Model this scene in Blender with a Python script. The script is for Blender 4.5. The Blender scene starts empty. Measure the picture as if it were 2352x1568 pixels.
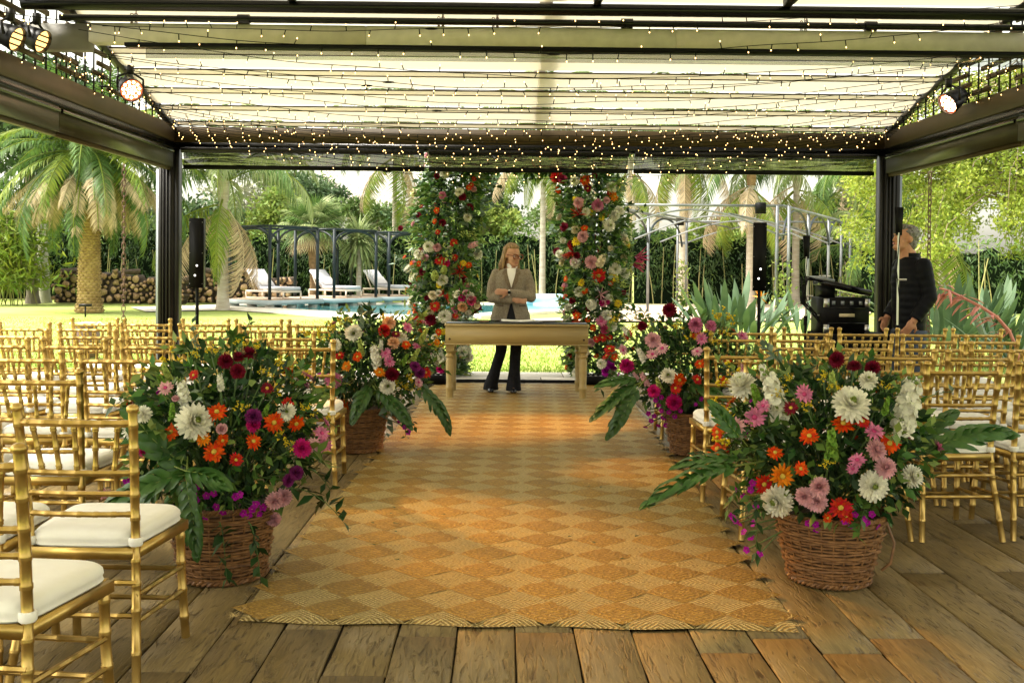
import bpy, math, random
import numpy as np
from mathutils import Vector, Matrix, Quaternion
random.seed(7); RNG = np.random.default_rng(7)
R = math.radians
SC = bpy.context.scene; COL = SC.collection

# ------------------------------------------------------------------ camera
CAM_H = 1.38
cd = bpy.data.cameras.new('camera'); cam = bpy.data.objects.new('camera', cd); COL.objects.link(cam)
cd.sensor_width = 36.0; cd.lens = 36.0; cd.clip_start = .05; cd.clip_end = 900
cd.shift_y = -0.056
CAM_M = (Matrix.Translation((0, 0, CAM_H)) @ Matrix.Rotation(R(-0.56), 4, 'Z') @ Matrix.Rotation(R(90 - 0.9), 4, 'X') @ Matrix.Rotation(R(0.5), 4, 'Z'))
cam.matrix_world = CAM_M
SC.camera = cam
def ray(px, py):
    # direction through a point measured on the 2352 x 1568 view of the photograph
    d = CAM_M.to_3x3() @ Vector(((px - 1176) / 2352, -(py - 784) / 2352 + cd.shift_y, -1))
    return d.normalized()
def g(px, py, z=0.0):
    d = ray(px, py); t = (z - CAM_H) / d.z
    return Vector((0, 0, CAM_H)) + d * t
def at(px, py, y):
    d = ray(px, py)
    return Vector((0, 0, CAM_H)) + d * (y / d.y)

# ------------------------------------------------------------------ sky, sun, exposure
SUN_EL, SUN_AZ = R(58), R(-100)          # azimuth measured from +Y towards +X
w = bpy.data.worlds.new('World'); SC.world = w; w.use_nodes = True
nt = w.node_tree; nt.nodes.clear()
sky = nt.nodes.new('ShaderNodeTexSky'); sky.sky_type = 'NISHITA'; sky.sun_disc = False
sky.sun_elevation = SUN_EL; sky.sun_rotation = SUN_AZ
sky.air_density = 1.0; sky.dust_density = 4.0; sky.ozone_density = 1.0
hs = nt.nodes.new('ShaderNodeHueSaturation'); hs.inputs['Saturation'].default_value = .22; hs.inputs['Value'].default_value = 1.0
bg = nt.nodes.new('ShaderNodeBackground'); bg.inputs['Strength'].default_value = .15
wo = nt.nodes.new('ShaderNodeOutputWorld')
wb = nt.nodes.new('ShaderNodeMix'); wb.data_type = 'RGBA'; wb.blend_type = 'MULTIPLY'; wb.inputs['Factor'].default_value = 1; wb.inputs['B'].default_value = (1, .955, .80, 1)
nt.links.new(sky.outputs[0], hs.inputs['Color']); nt.links.new(hs.outputs[0], wb.inputs['A']); nt.links.new(wb.outputs['Result'], bg.inputs['Color']); nt.links.new(bg.outputs[0], wo.inputs['Surface'])
sl = bpy.data.lights.new('sun', 'SUN'); sl.energy = 1.5; sl.angle = R(12); sl.color = (1, .95, .86)
so = bpy.data.objects.new('sun', sl); COL.objects.link(so)
sdir = Vector((math.sin(SUN_AZ) * math.cos(SUN_EL), math.cos(SUN_AZ) * math.cos(SUN_EL), math.sin(SUN_EL)))
so.rotation_euler = sdir.to_track_quat('Z', 'Y').to_euler(); so.location = (0, 0, 30)
vs = SC.view_settings; vs.view_transform = 'Standard'; vs.look = 'None'; vs.gamma = 1; vs.use_curve_mapping = False
vs.exposure = 2.08
SC.render.engine = 'CYCLES'
cy = SC.cycles
cy.use_denoising = True
try: cy.denoiser = 'OPENIMAGEDENOISE'
except Exception: pass
cy.max_bounces = 8; cy.diffuse_bounces = 4; cy.glossy_bounces = 3; cy.transmission_bounces = 4; cy.transparent_max_bounces = 12
cy.caustics_reflective = False; cy.caustics_refractive = False; cy.sample_clamp_indirect = 6

# ------------------------------------------------------------------ materials
MATS = {}
def M(name, c1, c2=None, scale=4.0, detail=4, rough=.6, metal=0.0, bump=0.0, bscale=30.0, stretch=(1, 1, 1), rnd=0.0, isl=0.0,
      hue=0.0, transl=0.0, spec=.5, lo=.35, hi=.65, coat=0.0, bdist=.01, rough2=None):
    m = bpy.data.materials.new(name); m.use_nodes = True; n = m.node_tree; n.nodes.clear(); L = n.links
    out = n.nodes.new('ShaderNodeOutputMaterial'); p = n.nodes.new('ShaderNodeBsdfPrincipled')
    tc = n.nodes.new('ShaderNodeTexCoord'); mp = n.nodes.new('ShaderNodeMapping'); mp.inputs['Scale'].default_value = stretch
    L.new(tc.outputs['Object'], mp.inputs['Vector'])
    vec = mp.outputs[0]
    if rnd:
        oi = n.nodes.new('ShaderNodeObjectInfo'); ad = n.nodes.new('ShaderNodeVectorMath'); ad.operation = 'MULTIPLY_ADD'
        cx = n.nodes.new('ShaderNodeCombineXYZ')
        for k in range(3): L.new(oi.outputs['Random'], cx.inputs[k])
        ad.inputs[1].default_value = (37, 91, 53); L.new(cx.outputs[0], ad.inputs[0]); L.new(vec, ad.inputs[2]); vec = ad.outputs[0]
    col = None
    if c2 is not None:
        nz = n.nodes.new('ShaderNodeTexNoise'); nz.inputs['Scale'].default_value = scale; nz.inputs['Detail'].default_value = detail
        L.new(vec, nz.inputs['Vector'])
        rp = n.nodes.new('ShaderNodeValToRGB'); rp.color_ramp.elements[0].position = lo; rp.color_ramp.elements[1].position = hi
        rp.color_ramp.elements[0].color = (*c1, 1); rp.color_ramp.elements[1].color = (*c2, 1)
        L.new(nz.outputs['Fac'], rp.inputs['Fac']); col = rp.outputs[0]
        if rough2 is not None:
            mr = n.nodes.new('ShaderNodeMapRange'); mr.inputs['From Min'].default_value = lo; mr.inputs['From Max'].default_value = hi
            mr.inputs['To Min'].default_value = rough; mr.inputs['To Max'].default_value = rough2
            L.new(nz.outputs['Fac'], mr.inputs['Value']); L.new(mr.outputs[0], p.inputs['Roughness'])
    if rnd or isl:
        h = n.nodes.new('ShaderNodeHueSaturation')
        if col: L.new(col, h.inputs['Color'])
        else: h.inputs['Color'].default_value = (*c1, 1)
        if isl:
            ge = n.nodes.new('ShaderNodeNewGeometry'); src = ge.outputs['Random Per Island']; amt = isl
        else: src = oi.outputs['Random']; amt = rnd
        a = n.nodes.new('ShaderNodeMath'); a.operation = 'MULTIPLY_ADD'; a.inputs[1].default_value = 2 * amt; a.inputs[2].default_value = 1 - amt
        L.new(src, a.inputs[0]); L.new(a.outputs[0], h.inputs['Value'])
        if hue:
            b = n.nodes.new('ShaderNodeMath'); b.operation = 'MULTIPLY'; b.inputs[1].default_value = 7.31; L.new(src, b.inputs[0])
            f = n.nodes.new('ShaderNodeMath'); f.operation = 'FRACT'; L.new(b.outputs[0], f.inputs[0])
            c = n.nodes.new('ShaderNodeMath'); c.operation = 'MULTIPLY_ADD'; c.inputs[1].default_value = 2 * hue; c.inputs[2].default_value = .5 - hue
            L.new(f.outputs[0], c.inputs[0]); L.new(c.outputs[0], h.inputs['Hue'])
        col = h.outputs[0]
    if col: L.new(col, p.inputs['Base Color'])
    else: p.inputs['Base Color'].default_value = (*c1, 1)
    if rough2 is None: p.inputs['Roughness'].default_value = rough
    p.inputs['Metallic'].default_value = metal; p.inputs['Specular IOR Level'].default_value = spec
    p.inputs['Coat Weight'].default_value = coat
    if bump:
        nb = n.nodes.new('ShaderNodeTexNoise'); nb.inputs['Scale'].default_value = bscale; nb.inputs['Detail'].default_value = 5
        L.new(vec, nb.inputs['Vector'])
        bp = n.nodes.new('ShaderNodeBump'); bp.inputs['Strength'].default_value = bump; bp.inputs['Distance'].default_value = bdist
        L.new(nb.outputs['Fac'], bp.inputs['Height']); L.new(bp.outputs[0], p.inputs['Normal'])
    sh = p.outputs[0]
    if transl:
        t = n.nodes.new('ShaderNodeBsdfTranslucent'); x = n.nodes.new('ShaderNodeMixShader'); x.inputs[0].default_value = transl
        if col: L.new(col, t.inputs['Color'])
        else: t.inputs['Color'].default_value = (*c1, 1)
        L.new(sh, x.inputs[1]); L.new(t.outputs[0], x.inputs[2]); sh = x.outputs[0]
    L.new(sh, out.inputs['Surface']); MATS[name] = m
    return m
def EM(name, c, s):
    m = bpy.data.materials.new(name); m.use_nodes = True; n = m.node_tree; n.nodes.clear()
    e = n.nodes.new('ShaderNodeEmission'); e.inputs[0].default_value = (*c, 1); e.inputs[1].default_value = s
    o = n.nodes.new('ShaderNodeOutputMaterial'); n.links.new(e.outputs[0], o.inputs[0])
    try: m.cycles.emission_sampling = 'NONE'
    except Exception: pass
    MATS[name] = m; return m

# ------------------------------------------------------------------ mesh helpers
def nrm(a): return a / np.maximum(np.linalg.norm(a, axis=-1, keepdims=True), 1e-9)
class MB:
    def __init__(s): s.V = []; s.F = []; s.n = 0
    def add(s, V, F, mi=0):
        V = np.asarray(V, float)
        if isinstance(F, np.ndarray): s.F.append((F + s.n, mi))
        else:
            by = {}
            for f in F: by.setdefault(len(f), []).append(f)
            for k, l in by.items(): s.F.append((np.array(l, int) + s.n, mi))
        s.V.append(V); s.n += len(V); return s
    def box(s, c, sz, Rm=None, mi=0, ch=0.0):
        x, y, z = [q / 2 for q in sz]
        if ch:
            V = [(-x, -y, -z), (x, -y, -z), (x, y, -z), (-x, y, -z), (-x, -y, z - ch), (x, -y, z - ch), (x, y, z - ch), (-x, y, z - ch),
                 (-x + ch, -y + ch, z), (x - ch, -y + ch, z), (x - ch, y - ch, z), (-x + ch, y - ch, z)]
            F = [(3, 2, 1, 0), (8, 9, 10, 11)] + [(i, (i + 1) % 4, 4 + (i + 1) % 4, 4 + i) for i in range(4)] + [(4 + i, 4 + (i + 1) % 4, 8 + (i + 1) % 4, 8 + i) for i in range(4)]
        else:
            V = [(-x, -y, -z), (x, -y, -z), (x, y, -z), (-x, y, -z), (-x, -y, z), (x, -y, z), (x, y, z), (-x, y, z)]
            F = [(3, 2, 1, 0), (4, 5, 6, 7)] + [(i, (i + 1) % 4, 4 + (i + 1) % 4, 4 + i) for i in range(4)]
        V = np.array(V)
        if Rm is not None: V = V @ np.array(Rm.to_3x3()).T
        return s.add(V + np.array(c), F, mi)
    def bar(s, a, b, wd, ht, up=(0, 0, 1), mi=0):
        a, b = Vector(a), Vector(b); d = b - a; L = d.length; d.normalize(); up = Vector(up)
        if abs(d.dot(up)) > .99: up = Vector((0, 1, 0))
        x = d.cross(up).normalized(); z = x.cross(d)
        Rm = Matrix((x, d, z)).transposed()
        return s.box((a + b) / 2, (wd, L, ht), Rm, mi)
    def tube(s, path, r, n=8, cap=True, mi=0, sq=1.0):
        P = np.asarray(path, float); k = len(P); r = np.full(k, r) if np.isscalar(r) else np.asarray(r, float)
        T = np.zeros_like(P); T[1:-1] = P[2:] - P[:-2]; T[0] = P[1] - P[0]; T[-1] = P[-1] - P[-2]; T = nrm(T)
        u = np.array((0, 0, 1.)) if abs(T[0][2]) < .9 else np.array((1., 0, 0))
        X = np.zeros_like(P); x = nrm(np.cross(u, T[0]))
        for i in range(k):
            x = nrm(x - T[i] * np.dot(x, T[i])); X[i] = x
        Yv = np.cross(T, X); a = np.arange(n) * 2 * np.pi / n
        V = P[:, None] + r[:, None, None] * (X[:, None] * np.cos(a)[None, :, None] + sq * Yv[:, None] * np.sin(a)[None, :, None])
        V = V.reshape(-1, 3); i = np.arange(k - 1)[:, None] * n; j = np.arange(n)[None]; j2 = (j + 1) % n
        F = np.stack([i + j, i + j2, i + n + j2, i + n + j], -1).reshape(-1, 4)
        s.add(V, F, mi)
        if cap:
            b = s.n - len(V)
            s.F.append((np.array([list(range(b + n - 1, b - 1, -1))]), mi)); s.F.append((np.array([list(range(b + (k - 1) * n, b + k * n))]), mi))
        return s
    def lathe(s, prof, n=16, c=(0, 0, 0), Rm=None, mi=0, sx=1, sy=1, cap=True):
        k = len(prof); a = np.arange(n) * 2 * np.pi / n
        V = np.array([[(r * sx * math.cos(t), r * sy * math.sin(t), z) for t in a] for r, z in prof]).reshape(-1, 3)
        if Rm is not None: V = V @ np.array(Rm.to_3x3()).T
        i = np.arange(k - 1)[:, None] * n; j = np.arange(n)[None]; j2 = (j + 1) % n
        F = np.stack([i + j, i + j2, i + n + j2, i + n + j], -1).reshape(-1, 4)
        s.add(V + np.array(c), F, mi)
        if cap:
            b = s.n - len(V)
            s.F.append((np.array([list(range(b + n - 1, b - 1, -1))]), mi)); s.F.append((np.array([list(range(b + (k - 1) * n, b + k * n))]), mi))
        return s
    def ell(s, c, r, n=12, m=8, Rm=None, mi=0):
        th = np.linspace(0.02, math.pi - .02, m)
        prof = [(math.sin(t), -math.cos(t)) for t in th]
        k = MB(); k.lathe(prof, n)
        V = np.concatenate(k.V) * np.array(r)
        if Rm is not None: V = V @ np.array(Rm.to_3x3()).T
        V = V + np.array(c)
        for F, _ in k.F: s.F.append((F + s.n, mi))
        s.V.append(V); s.n += len(V); return s
    def loft(s, secs, n=20, mi=0, cap=True):
        # secs: (centre, rx, ry[, Rm]) stacked sections, ellipse in local XY
        k = len(secs); a = np.arange(n) * 2 * np.pi / n; V = []
        for q in secs:
            c, rx, ry = q[:3]; e = np.stack([rx * np.cos(a), ry * np.sin(a), 0 * a], -1)
            if len(q) > 3: e = e @ np.array(q[3].to_3x3()).T
            V.append(e + np.array(c))
        V = np.concatenate(V); i = np.arange(k - 1)[:, None] * n; j = np.arange(n)[None]; j2 = (j + 1) % n
        F = np.stack([i + j, i + j2, i + n + j2, i + n + j], -1).reshape(-1, 4); s.add(V, F, mi)
        if cap:
            b = s.n - len(V)
            s.F.append((np.array([list(range(b + n - 1, b - 1, -1))]), mi)); s.F.append((np.array([list(range(b + (k - 1) * n, b + k * n))]), mi))
        return s
    def mesh(s, name, mats, smooth=False, sharp=40):
        me = bpy.data.meshes.new(name)
        V = np.concatenate(s.V).astype(np.float32); me.vertices.add(len(V)); me.vertices.foreach_set('co', V.ravel())
        li = np.concatenate([F.ravel() for F, _ in s.F]); tot = np.concatenate([np.full(len(F), F.shape[1]) for F, _ in s.F])
        mi = np.concatenate([np.full(len(F), q) for F, q in s.F])
        st = np.concatenate([[0], np.cumsum(tot)[:-1]])
        me.loops.add(len(li)); me.loops.foreach_set('vertex_index', li.astype(np.int32))
        me.polygons.add(len(tot)); me.polygons.foreach_set('loop_start', st.astype(np.int32)); me.polygons.foreach_set('loop_total', tot.astype(np.int32))
        me.polygons.foreach_set('material_index', mi.astype(np.int32))
        if smooth: me.polygons.foreach_set('use_smooth', np.ones(len(tot), bool))
        me.update(calc_edges=True)
        if smooth and sharp: me.set_sharp_from_angle(angle=R(sharp))
        for q in (mats if isinstance(mats, (list, tuple)) else [mats]): me.materials.append(MATS[q] if isinstance(q, str) else q)
        return me
def link(name, me, parent=None, loc=(0, 0, 0), rot=(0, 0, 0), sc=(1, 1, 1)):
    o = bpy.data.objects.new(name, me); COL.objects.link(o); o.location = loc; o.rotation_euler = rot; o.scale = sc
    if parent is not None: o.parent = parent
    return o
def tag(o, label=None, cat=None, group=None, kind=None):
    if label: o['label'] = label
    if cat: o['category'] = cat
    if group: o['group'] = group
    if kind: o['kind'] = kind
    return o
def thing(name, label, cat, loc=(0, 0, 0), rz=0, group=None):
    o = bpy.data.objects.new(name, None); COL.objects.link(o); o.location = loc; o.rotation_euler = (0, 0, rz); o.empty_display_size = .1
    return tag(o, label, cat, group)
def part(name, mb, mats, parent, smooth=False, world=False, kind=None, sharp=40):
    # world: geometry given in world coordinates although the parent has an origin of its own
    o = link(name, mb.mesh(name, mats, smooth, sharp), parent)
    if world:
        p = parent; off = Vector((0, 0, 0))
        while p is not None: off += Vector(p.location); p = p.parent
        o.location = -off
    if kind: o['kind'] = kind
    return o
def solo(name, mb, mats, label, cat, loc=(0, 0, 0), rz=0, group=None, smooth=False, kind=None):
    o = link(name, mb.mesh(name, mats, smooth), None, loc, (0, 0, rz)); return tag(o, label, cat, group, kind)
def struct(name, mb, mats, parent=None, smooth=False):
    o = link(name, mb.mesh(name, mats, smooth), parent)
    o['kind'] = 'structure'; return o
def copy_tree(o, parent=None):
    c = o.copy(); COL.objects.link(c); c.parent = parent
    for ch in list(o.children): copy_tree(ch, c)
    return c
def frames(D, roll=None, up=(0, 0, 1)):
    # y axis along D, z axis as near "up" as can be, then rolled
    D = nrm(np.asarray(D, float)); U = np.broadcast_to(np.array(up, float), D.shape).copy()
    bad = np.abs((D * U).sum(-1)) > .98; U[bad] = (1, 0, 0)
    X = nrm(np.cross(D, U)); Z = np.cross(X, D)
    if roll is not None:
        c, q = np.cos(roll)[:, None], np.sin(roll)[:, None]; X, Z = X * c + Z * q, Z * c - X * q
    return np.stack([X, D, Z], -1)
def inst(mb, tv, tf, P, D, S, roll=None, mi=0):
    tv = np.asarray(tv, float); tf = np.asarray(tf, int); P = np.asarray(P, float); N = len(P)
    if N == 0: return
    S = np.broadcast_to(np.asarray(S, float), (N,)) if np.ndim(S) <= 1 else np.asarray(S)
    Fm = frames(D, roll)
    loc = tv[None] * (S[:, None, None] if S.ndim == 1 else S[:, None, :])
    V = np.einsum('nij,nkj->nki', Fm, loc) + P[:, None]
    F = tf[None] + (np.arange(N) * len(tv))[:, None, None]
    mb.add(V.reshape(-1, 3), F.reshape(-1, tf.shape[1]), mi)
LEAF_V = [(0, 0, 0), (-.26, .42, .06), (0, 1, -.06), (.26, .42, .06), (0, .5, 0)]
LEAF_F = [(0, 4, 1), (1, 4, 2), (0, 3, 4), (3, 2, 4)]
SLIM_V = [(0, 0, 0), (-.11, .4, .03), (0, 1, -.12), (.11, .4, .03)]
SLIM_F = [(0, 3, 2), (0, 2, 1)]
def rdir(n, zb=0.0):
    d = RNG.normal(size=(n, 3)); d[:, 2] += zb; return nrm(d)
# ------------------------------------------------------------------ palette
M('grass', (.27, .36, .07), (.40, .45, .15), scale=.35, detail=6, rough=.9, bump=.5, bscale=18, bdist=.03, lo=.3, hi=.7, spec=.1)
M('grass_blade', (.24, .34, .06), rough=.7, isl=.35, hue=.02, transl=.35, spec=.2)

def plank_mat():
    m = bpy.data.materials.new('plank'); m.use_nodes = True; n = m.node_tree; n.nodes.clear(); L = n.links
    o = n.nodes.new('ShaderNodeOutputMaterial'); p = n.nodes.new('ShaderNodeBsdfPrincipled'); L.new(p.outputs[0], o.inputs[0])
    tc = n.nodes.new('ShaderNodeTexCoord'); oi = n.nodes.new('ShaderNodeObjectInfo'); cx = n.nodes.new('ShaderNodeCombineXYZ')
    for k in range(3): L.new(oi.outputs['Random'], cx.inputs[k])
    off = n.nodes.new('ShaderNodeVectorMath'); off.operation = 'MULTIPLY_ADD'; off.inputs[1].default_value = (41, 87, 59); L.new(cx.outputs[0], off.inputs[0]); L.new(tc.outputs['Object'], off.inputs[2])
    def noise(sc, stretch, det, dist=0.0):
        mp = n.nodes.new('ShaderNodeMapping'); mp.inputs['Scale'].default_value = stretch; L.new(off.outputs[0], mp.inputs[0])
        z = n.nodes.new('ShaderNodeTexNoise'); z.inputs['Scale'].default_value = sc; z.inputs['Detail'].default_value = det; z.inputs['Distortion'].default_value = dist; L.new(mp.outputs[0], z.inputs['Vector']); return z.outputs['Fac']
    def ramp(f, a, b, c0, c1):
        r = n.nodes.new('ShaderNodeValToRGB'); r.color_ramp.elements[0].position = a; r.color_ramp.elements[1].position = b; r.color_ramp.elements[0].color = (*c0, 1); r.color_ramp.elements[1].color = (*c1, 1); L.new(f, r.inputs[0]); return r.outputs[0]
    def mul(a, b, fac=1.0):
        x = n.nodes.new('ShaderNodeMix'); x.data_type = 'RGBA'; x.blend_type = 'MULTIPLY'; x.inputs['Factor'].default_value = fac; L.new(a, x.inputs['A']); L.new(b, x.inputs['B']); return x.outputs['Result']
    broad = noise(1.6, (3, .8, 1), 5, .4); grain = noise(1.0, (66, 7, 1), 7, 1.0); crack = noise(1.0, (40, 6.5, 1), 6, 1.4); worn = noise(3.0, (1.4, .7, 1), 4)
    col = ramp(broad, .28, .74, (.150, .106, .042), (.250, .186, .084)); col = mul(col, ramp(grain, .30, .66, (.70, .67, .63), (1.15, 1.13, 1.10))); col = mul(col, ramp(crack, .30, .42, (.42, .37, .31), (1, 1, 1)))
    h = n.nodes.new('ShaderNodeHueSaturation'); a = n.nodes.new('ShaderNodeMath'); a.operation = 'MULTIPLY_ADD'; a.inputs[1].default_value = .26; a.inputs[2].default_value = .88; L.new(oi.outputs['Random'], a.inputs[0]); L.new(a.outputs[0], h.inputs['Value']); L.new(col, h.inputs['Color']); L.new(h.outputs[0], p.inputs['Base Color'])
    mr = n.nodes.new('ShaderNodeMapRange'); mr.inputs['From Min'].default_value = .35; mr.inputs['From Max'].default_value = .65; mr.inputs['To Min'].default_value = .34; mr.inputs['To Max'].default_value = .62; L.new(worn, mr.inputs['Value']); L.new(mr.outputs[0], p.inputs['Roughness']); p.inputs['Specular IOR Level'].default_value = .3
    ad = n.nodes.new('ShaderNodeMath'); ad.operation = 'MULTIPLY_ADD'; ad.inputs[1].default_value = .5; L.new(grain, ad.inputs[0]); cl = n.nodes.new('ShaderNodeMapRange'); cl.inputs['From Min'].default_value = .30; cl.inputs['From Max'].default_value = .46; L.new(crack, cl.inputs['Value']); L.new(cl.outputs[0], ad.inputs[2])
    bp = n.nodes.new('ShaderNodeBump'); bp.inputs['Strength'].default_value = .9; bp.inputs['Distance'].default_value = .006; L.new(ad.outputs[0], bp.inputs['Height']); L.new(bp.outputs[0], p.inputs['Normal']); MATS['plank'] = m
plank_mat()
M('joint', (.012, .009, .006), rough=.9, spec=.1)
M('stone', (.50, .46, .40), (.64, .60, .54), scale=3, detail=6, rough=.75, bump=.25, bscale=14, rnd=.08)
M('paving', (.40, .30, .22), (.55, .44, .34), scale=1.2, detail=6, rough=.8, bump=.2, bscale=10, rnd=.1)
M('sand', (.62, .55, .45), (.74, .69, .60), scale=2, detail=5, rough=.85, bump=.2, bscale=12)
M('gold', (.42, .275, .080), (.56, .385, .125), scale=12, rough=.33, metal=.9, bump=.12, bscale=60, bdist=.002, rnd=.06, spec=.5)
M('cushion', (.82, .79, .72), (.86, .84, .79), scale=6, rough=.75, bump=.4, bscale=9, bdist=.015, spec=.2)
M('steel_dark', (.010, .0092, .0085), (.016, .0145, .013), scale=5, rough=.42, spec=.2)
M('steel_grey', (.20, .22, .25), (.26, .28, .31), scale=3, rough=.4, metal=.3)
M('beam_brown', (.044, .028, .011), (.062, .041, .017), scale=4, detail=6, spec=.2, rough=.55, bump=.1, bscale=20)
M('beam_cream', (.44, .40, .34), (.57, .52, .45), scale=9, detail=9, rough=.7, bump=.15, bscale=40, lo=.25, hi=.75)
M('beam_grey', (.13, .125, .115), (.17, .16, .145), scale=4, rough=.65)
M('box_olive', (.030, .026, .012), (.048, .041, .020), scale=2, rough=.38, spec=.25)
M('black', (.0035, .0035, .004), rough=.5, spec=.12)
M('black_gloss', (.004, .004, .0045), rough=.25, spec=.25)
M('black_cloth', (.006, .006, .008), rough=.9, bump=.2, bscale=20, spec=.1)
M('fabric_rib', (.66, .59, .46), rough=.7, transl=.17)
M('iron', (.010, .018, .024), (.018, .028, .035), scale=3, rough=.45, spec=.3)
M('iron_pale', (.11, .12, .135), (.20, .21, .225), scale=2, rough=.45, metal=.35)
M('wood_slat', (.050, .034, .014), (.080, .055, .026), scale=6, rough=.6, spec=.2)
M('chain', (.10, .06, .045), (.16, .09, .06), scale=30, rough=.6, metal=.5)
M('table_wood', (.31, .215, .072), (.44, .325, .125), scale=2.5, detail=8, rough=.5, bump=.12, bscale=10, stretch=(.6, 6, 6), lo=.25, hi=.75)
M('table_glass', (.02, .03, .03), rough=.05, spec=.6)
M('wicker', (.135, .060, .020), (.25, .120, .042), scale=26, detail=3, rough=.5, rnd=.06, spec=.4)
M('wicker_dark', (.07, .035, .015), rough=.7)
M('log_end', (.44, .30, .165), (.28, .175, .09), scale=9, rough=.85, rnd=.28, hue=.012)
M('log_bark', (.045, .032, .022), (.10, .072, .05), scale=9, rough=.9, bump=.5, bscale=20, rnd=.2)
M('trunk_canary', (.26, .165, .055), (.39, .27, .105), scale=4, rough=.85, bump=.4, bscale=14)
M('trunk_palm', (.34, .29, .23), (.46, .41, .34), scale=3, rough=.85, bump=.3, bscale=9, stretch=(1, 1, 4))
M('trunk_fibre', (.20, .12, .06), (.32, .21, .11), scale=9, rough=.9, bump=.5, bscale=20)
M('bark', (.16, .13, .10), (.26, .22, .18), scale=5, rough=.9, bump=.6, bscale=12, stretch=(3, 3, .6))
M('bark_pale', (.36, .35, .29), (.48, .47, .40), scale=4, rough=.85, bump=.3, bscale=10, stretch=(3, 3, .5))
M('frond', (.075, .145, .035), (.105, .185, .05), scale=1.5, rough=.45, isl=.3, hue=.015, transl=.28, spec=.25)
M('frond_yellow', (.24, .30, .035), (.12, .20, .03), scale=1.2, rough=.5, isl=.3, hue=.02, transl=.3, spec=.25)
M('frond_dry', (.60, .49, .34), (.42, .31, .19), scale=1.2, rough=.8, isl=.3, transl=.2, spec=.25)
M('frond_pale', (.22, .29, .12), (.33, .38, .17), scale=1.5, rough=.5, isl=.3, hue=.015, transl=.3, spec=.25)
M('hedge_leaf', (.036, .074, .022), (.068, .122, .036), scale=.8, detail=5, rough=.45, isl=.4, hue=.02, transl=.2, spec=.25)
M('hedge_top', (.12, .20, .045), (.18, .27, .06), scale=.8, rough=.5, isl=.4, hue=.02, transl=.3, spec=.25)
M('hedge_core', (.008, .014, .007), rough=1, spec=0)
M('culm', (.22, .22, .08), (.34, .30, .13), scale=2, rough=.45, rnd=.2)
M('tree_a', (.10, .16, .05), (.16, .23, .075), scale=.6, rough=.55, isl=.4, hue=.02, transl=.25, spec=.25)
M('tree_b', (.055, .10, .045), (.09, .145, .06), scale=.6, rough=.55, isl=.4, hue=.02, transl=.2, spec=.25)
M('tree_c', (.17, .235, .05), (.24, .31, .07), scale=.6, rough=.55, isl=.4, hue=.025, transl=.35, spec=.25)
M('tree_d', (.19, .20, .13), (.27, .28, .18), scale=.8, rough=.6, isl=.4, hue=.02, transl=.25, spec=.25)
M('lilac', (.66, .58, .66), (.76, .70, .74), scale=1, rough=.8, isl=.2, transl=.3)
M('lime_leaf', (.18, .24, .035), (.31, .36, .06), scale=1.2, rough=.5, isl=.35, hue=.02, transl=.4, spec=.25)
M('twig', (.15, .115, .08), (.22, .17, .12), scale=4, rough=.9)
M('strel', (.060, .115, .055), (.10, .16, .085), scale=3, rough=.35, isl=.25, hue=.01, transl=.15, spec=.35)
M('pink_stalk', (.52, .20, .15), (.42, .13, .11), scale=12, rough=.5)
M('orange_petal', (.85, .32, .02), rough=.5)
M('water', (.045, .20, .215), (.07, .25, .265), scale=1, rough=.08, bump=.12, bscale=5, spec=.6)
M('pool_blue', (.32, .56, .72), (.42, .64, .76), scale=2, rough=.5)
M('platform', (.36, .43, .46), (.42, .48, .50), scale=2, rough=.6)
M('deck_top', (.42, .30, .21), (.50, .37, .27), scale=3, rough=.7)
M('lounger_pad', (.50, .50, .56), (.55, .55, .60), scale=4, rough=.85)
M('lounger_frame', (.66, .57, .48), rough=.6)
M('pillow', (.74, .70, .72), rough=.85)
M('pot', (.10, .055, .045), (.17, .10, .08), scale=7, rough=.35)
M('pot_lid', (.60, .50, .32), rough=.6)
M('silver', (.55, .55, .55), rough=.3, metal=.9)
M('par_shell', (.006, .006, .007), rough=.4, spec=.25)
M('wire', (.004, .005, .004), rough=.7, spec=.1)
EM('bulb', (1, .58, .20), 2.0)
EM('led', (1, .62, .36), 6)
EM('led_rim', (1, .14, .04), .8)
EM('spot_glow', (1, .55, .16), .8)
EM('led_white', (1, .95, .8), 1.2)
# roof cloth: thin woven membrane, part of the daylight passes through
def cloth_mat():
    m = M('roof_cloth', (.75, .685, .555), (.81, .75, .63), scale=1.1, detail=6, rough=.8, transl=.25, spec=.1, bump=.35, bscale=3, stretch=(.35, 2, 2), bdist=.05); return m
cloth_mat()
# clear PVC blind: tinted, glossy, see-through
def pvc(name, tint, a):
    m = bpy.data.materials.new(name); m.use_nodes = True; n = m.node_tree; n.nodes.clear(); L = n.links
    o = n.nodes.new('ShaderNodeOutputMaterial'); t = n.nodes.new('ShaderNodeBsdfTransparent'); t.inputs[0].default_value = (*tint, 1)
    gl = n.nodes.new('ShaderNodeBsdfGlossy'); gl.inputs['Roughness'].default_value = .12; gl.inputs[0].default_value = (.8, .8, .8, 1)
    x = n.nodes.new('ShaderNodeMixShader'); x.inputs[0].default_value = a
    nz = n.nodes.new('ShaderNodeTexNoise'); nz.inputs['Scale'].default_value = 2.5; bp = n.nodes.new('ShaderNodeBump'); bp.inputs['Strength'].default_value = .25; bp.inputs['Distance'].default_value = .05
    L.new(nz.outputs[0], bp.inputs['Height']); L.new(bp.outputs[0], gl.inputs['Normal'])
    L.new(t.outputs[0], x.inputs[1]); L.new(gl.outputs[0], x.inputs[2]); L.new(x.outputs[0], o.inputs[0]); MATS[name] = m
pvc('pvc', (.13, .13, .125), .14)
pvc('pvc_clear', (.7, .72, .7), .12)
pvc('glass_vase', (.86, .92, .90), .10)
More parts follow.
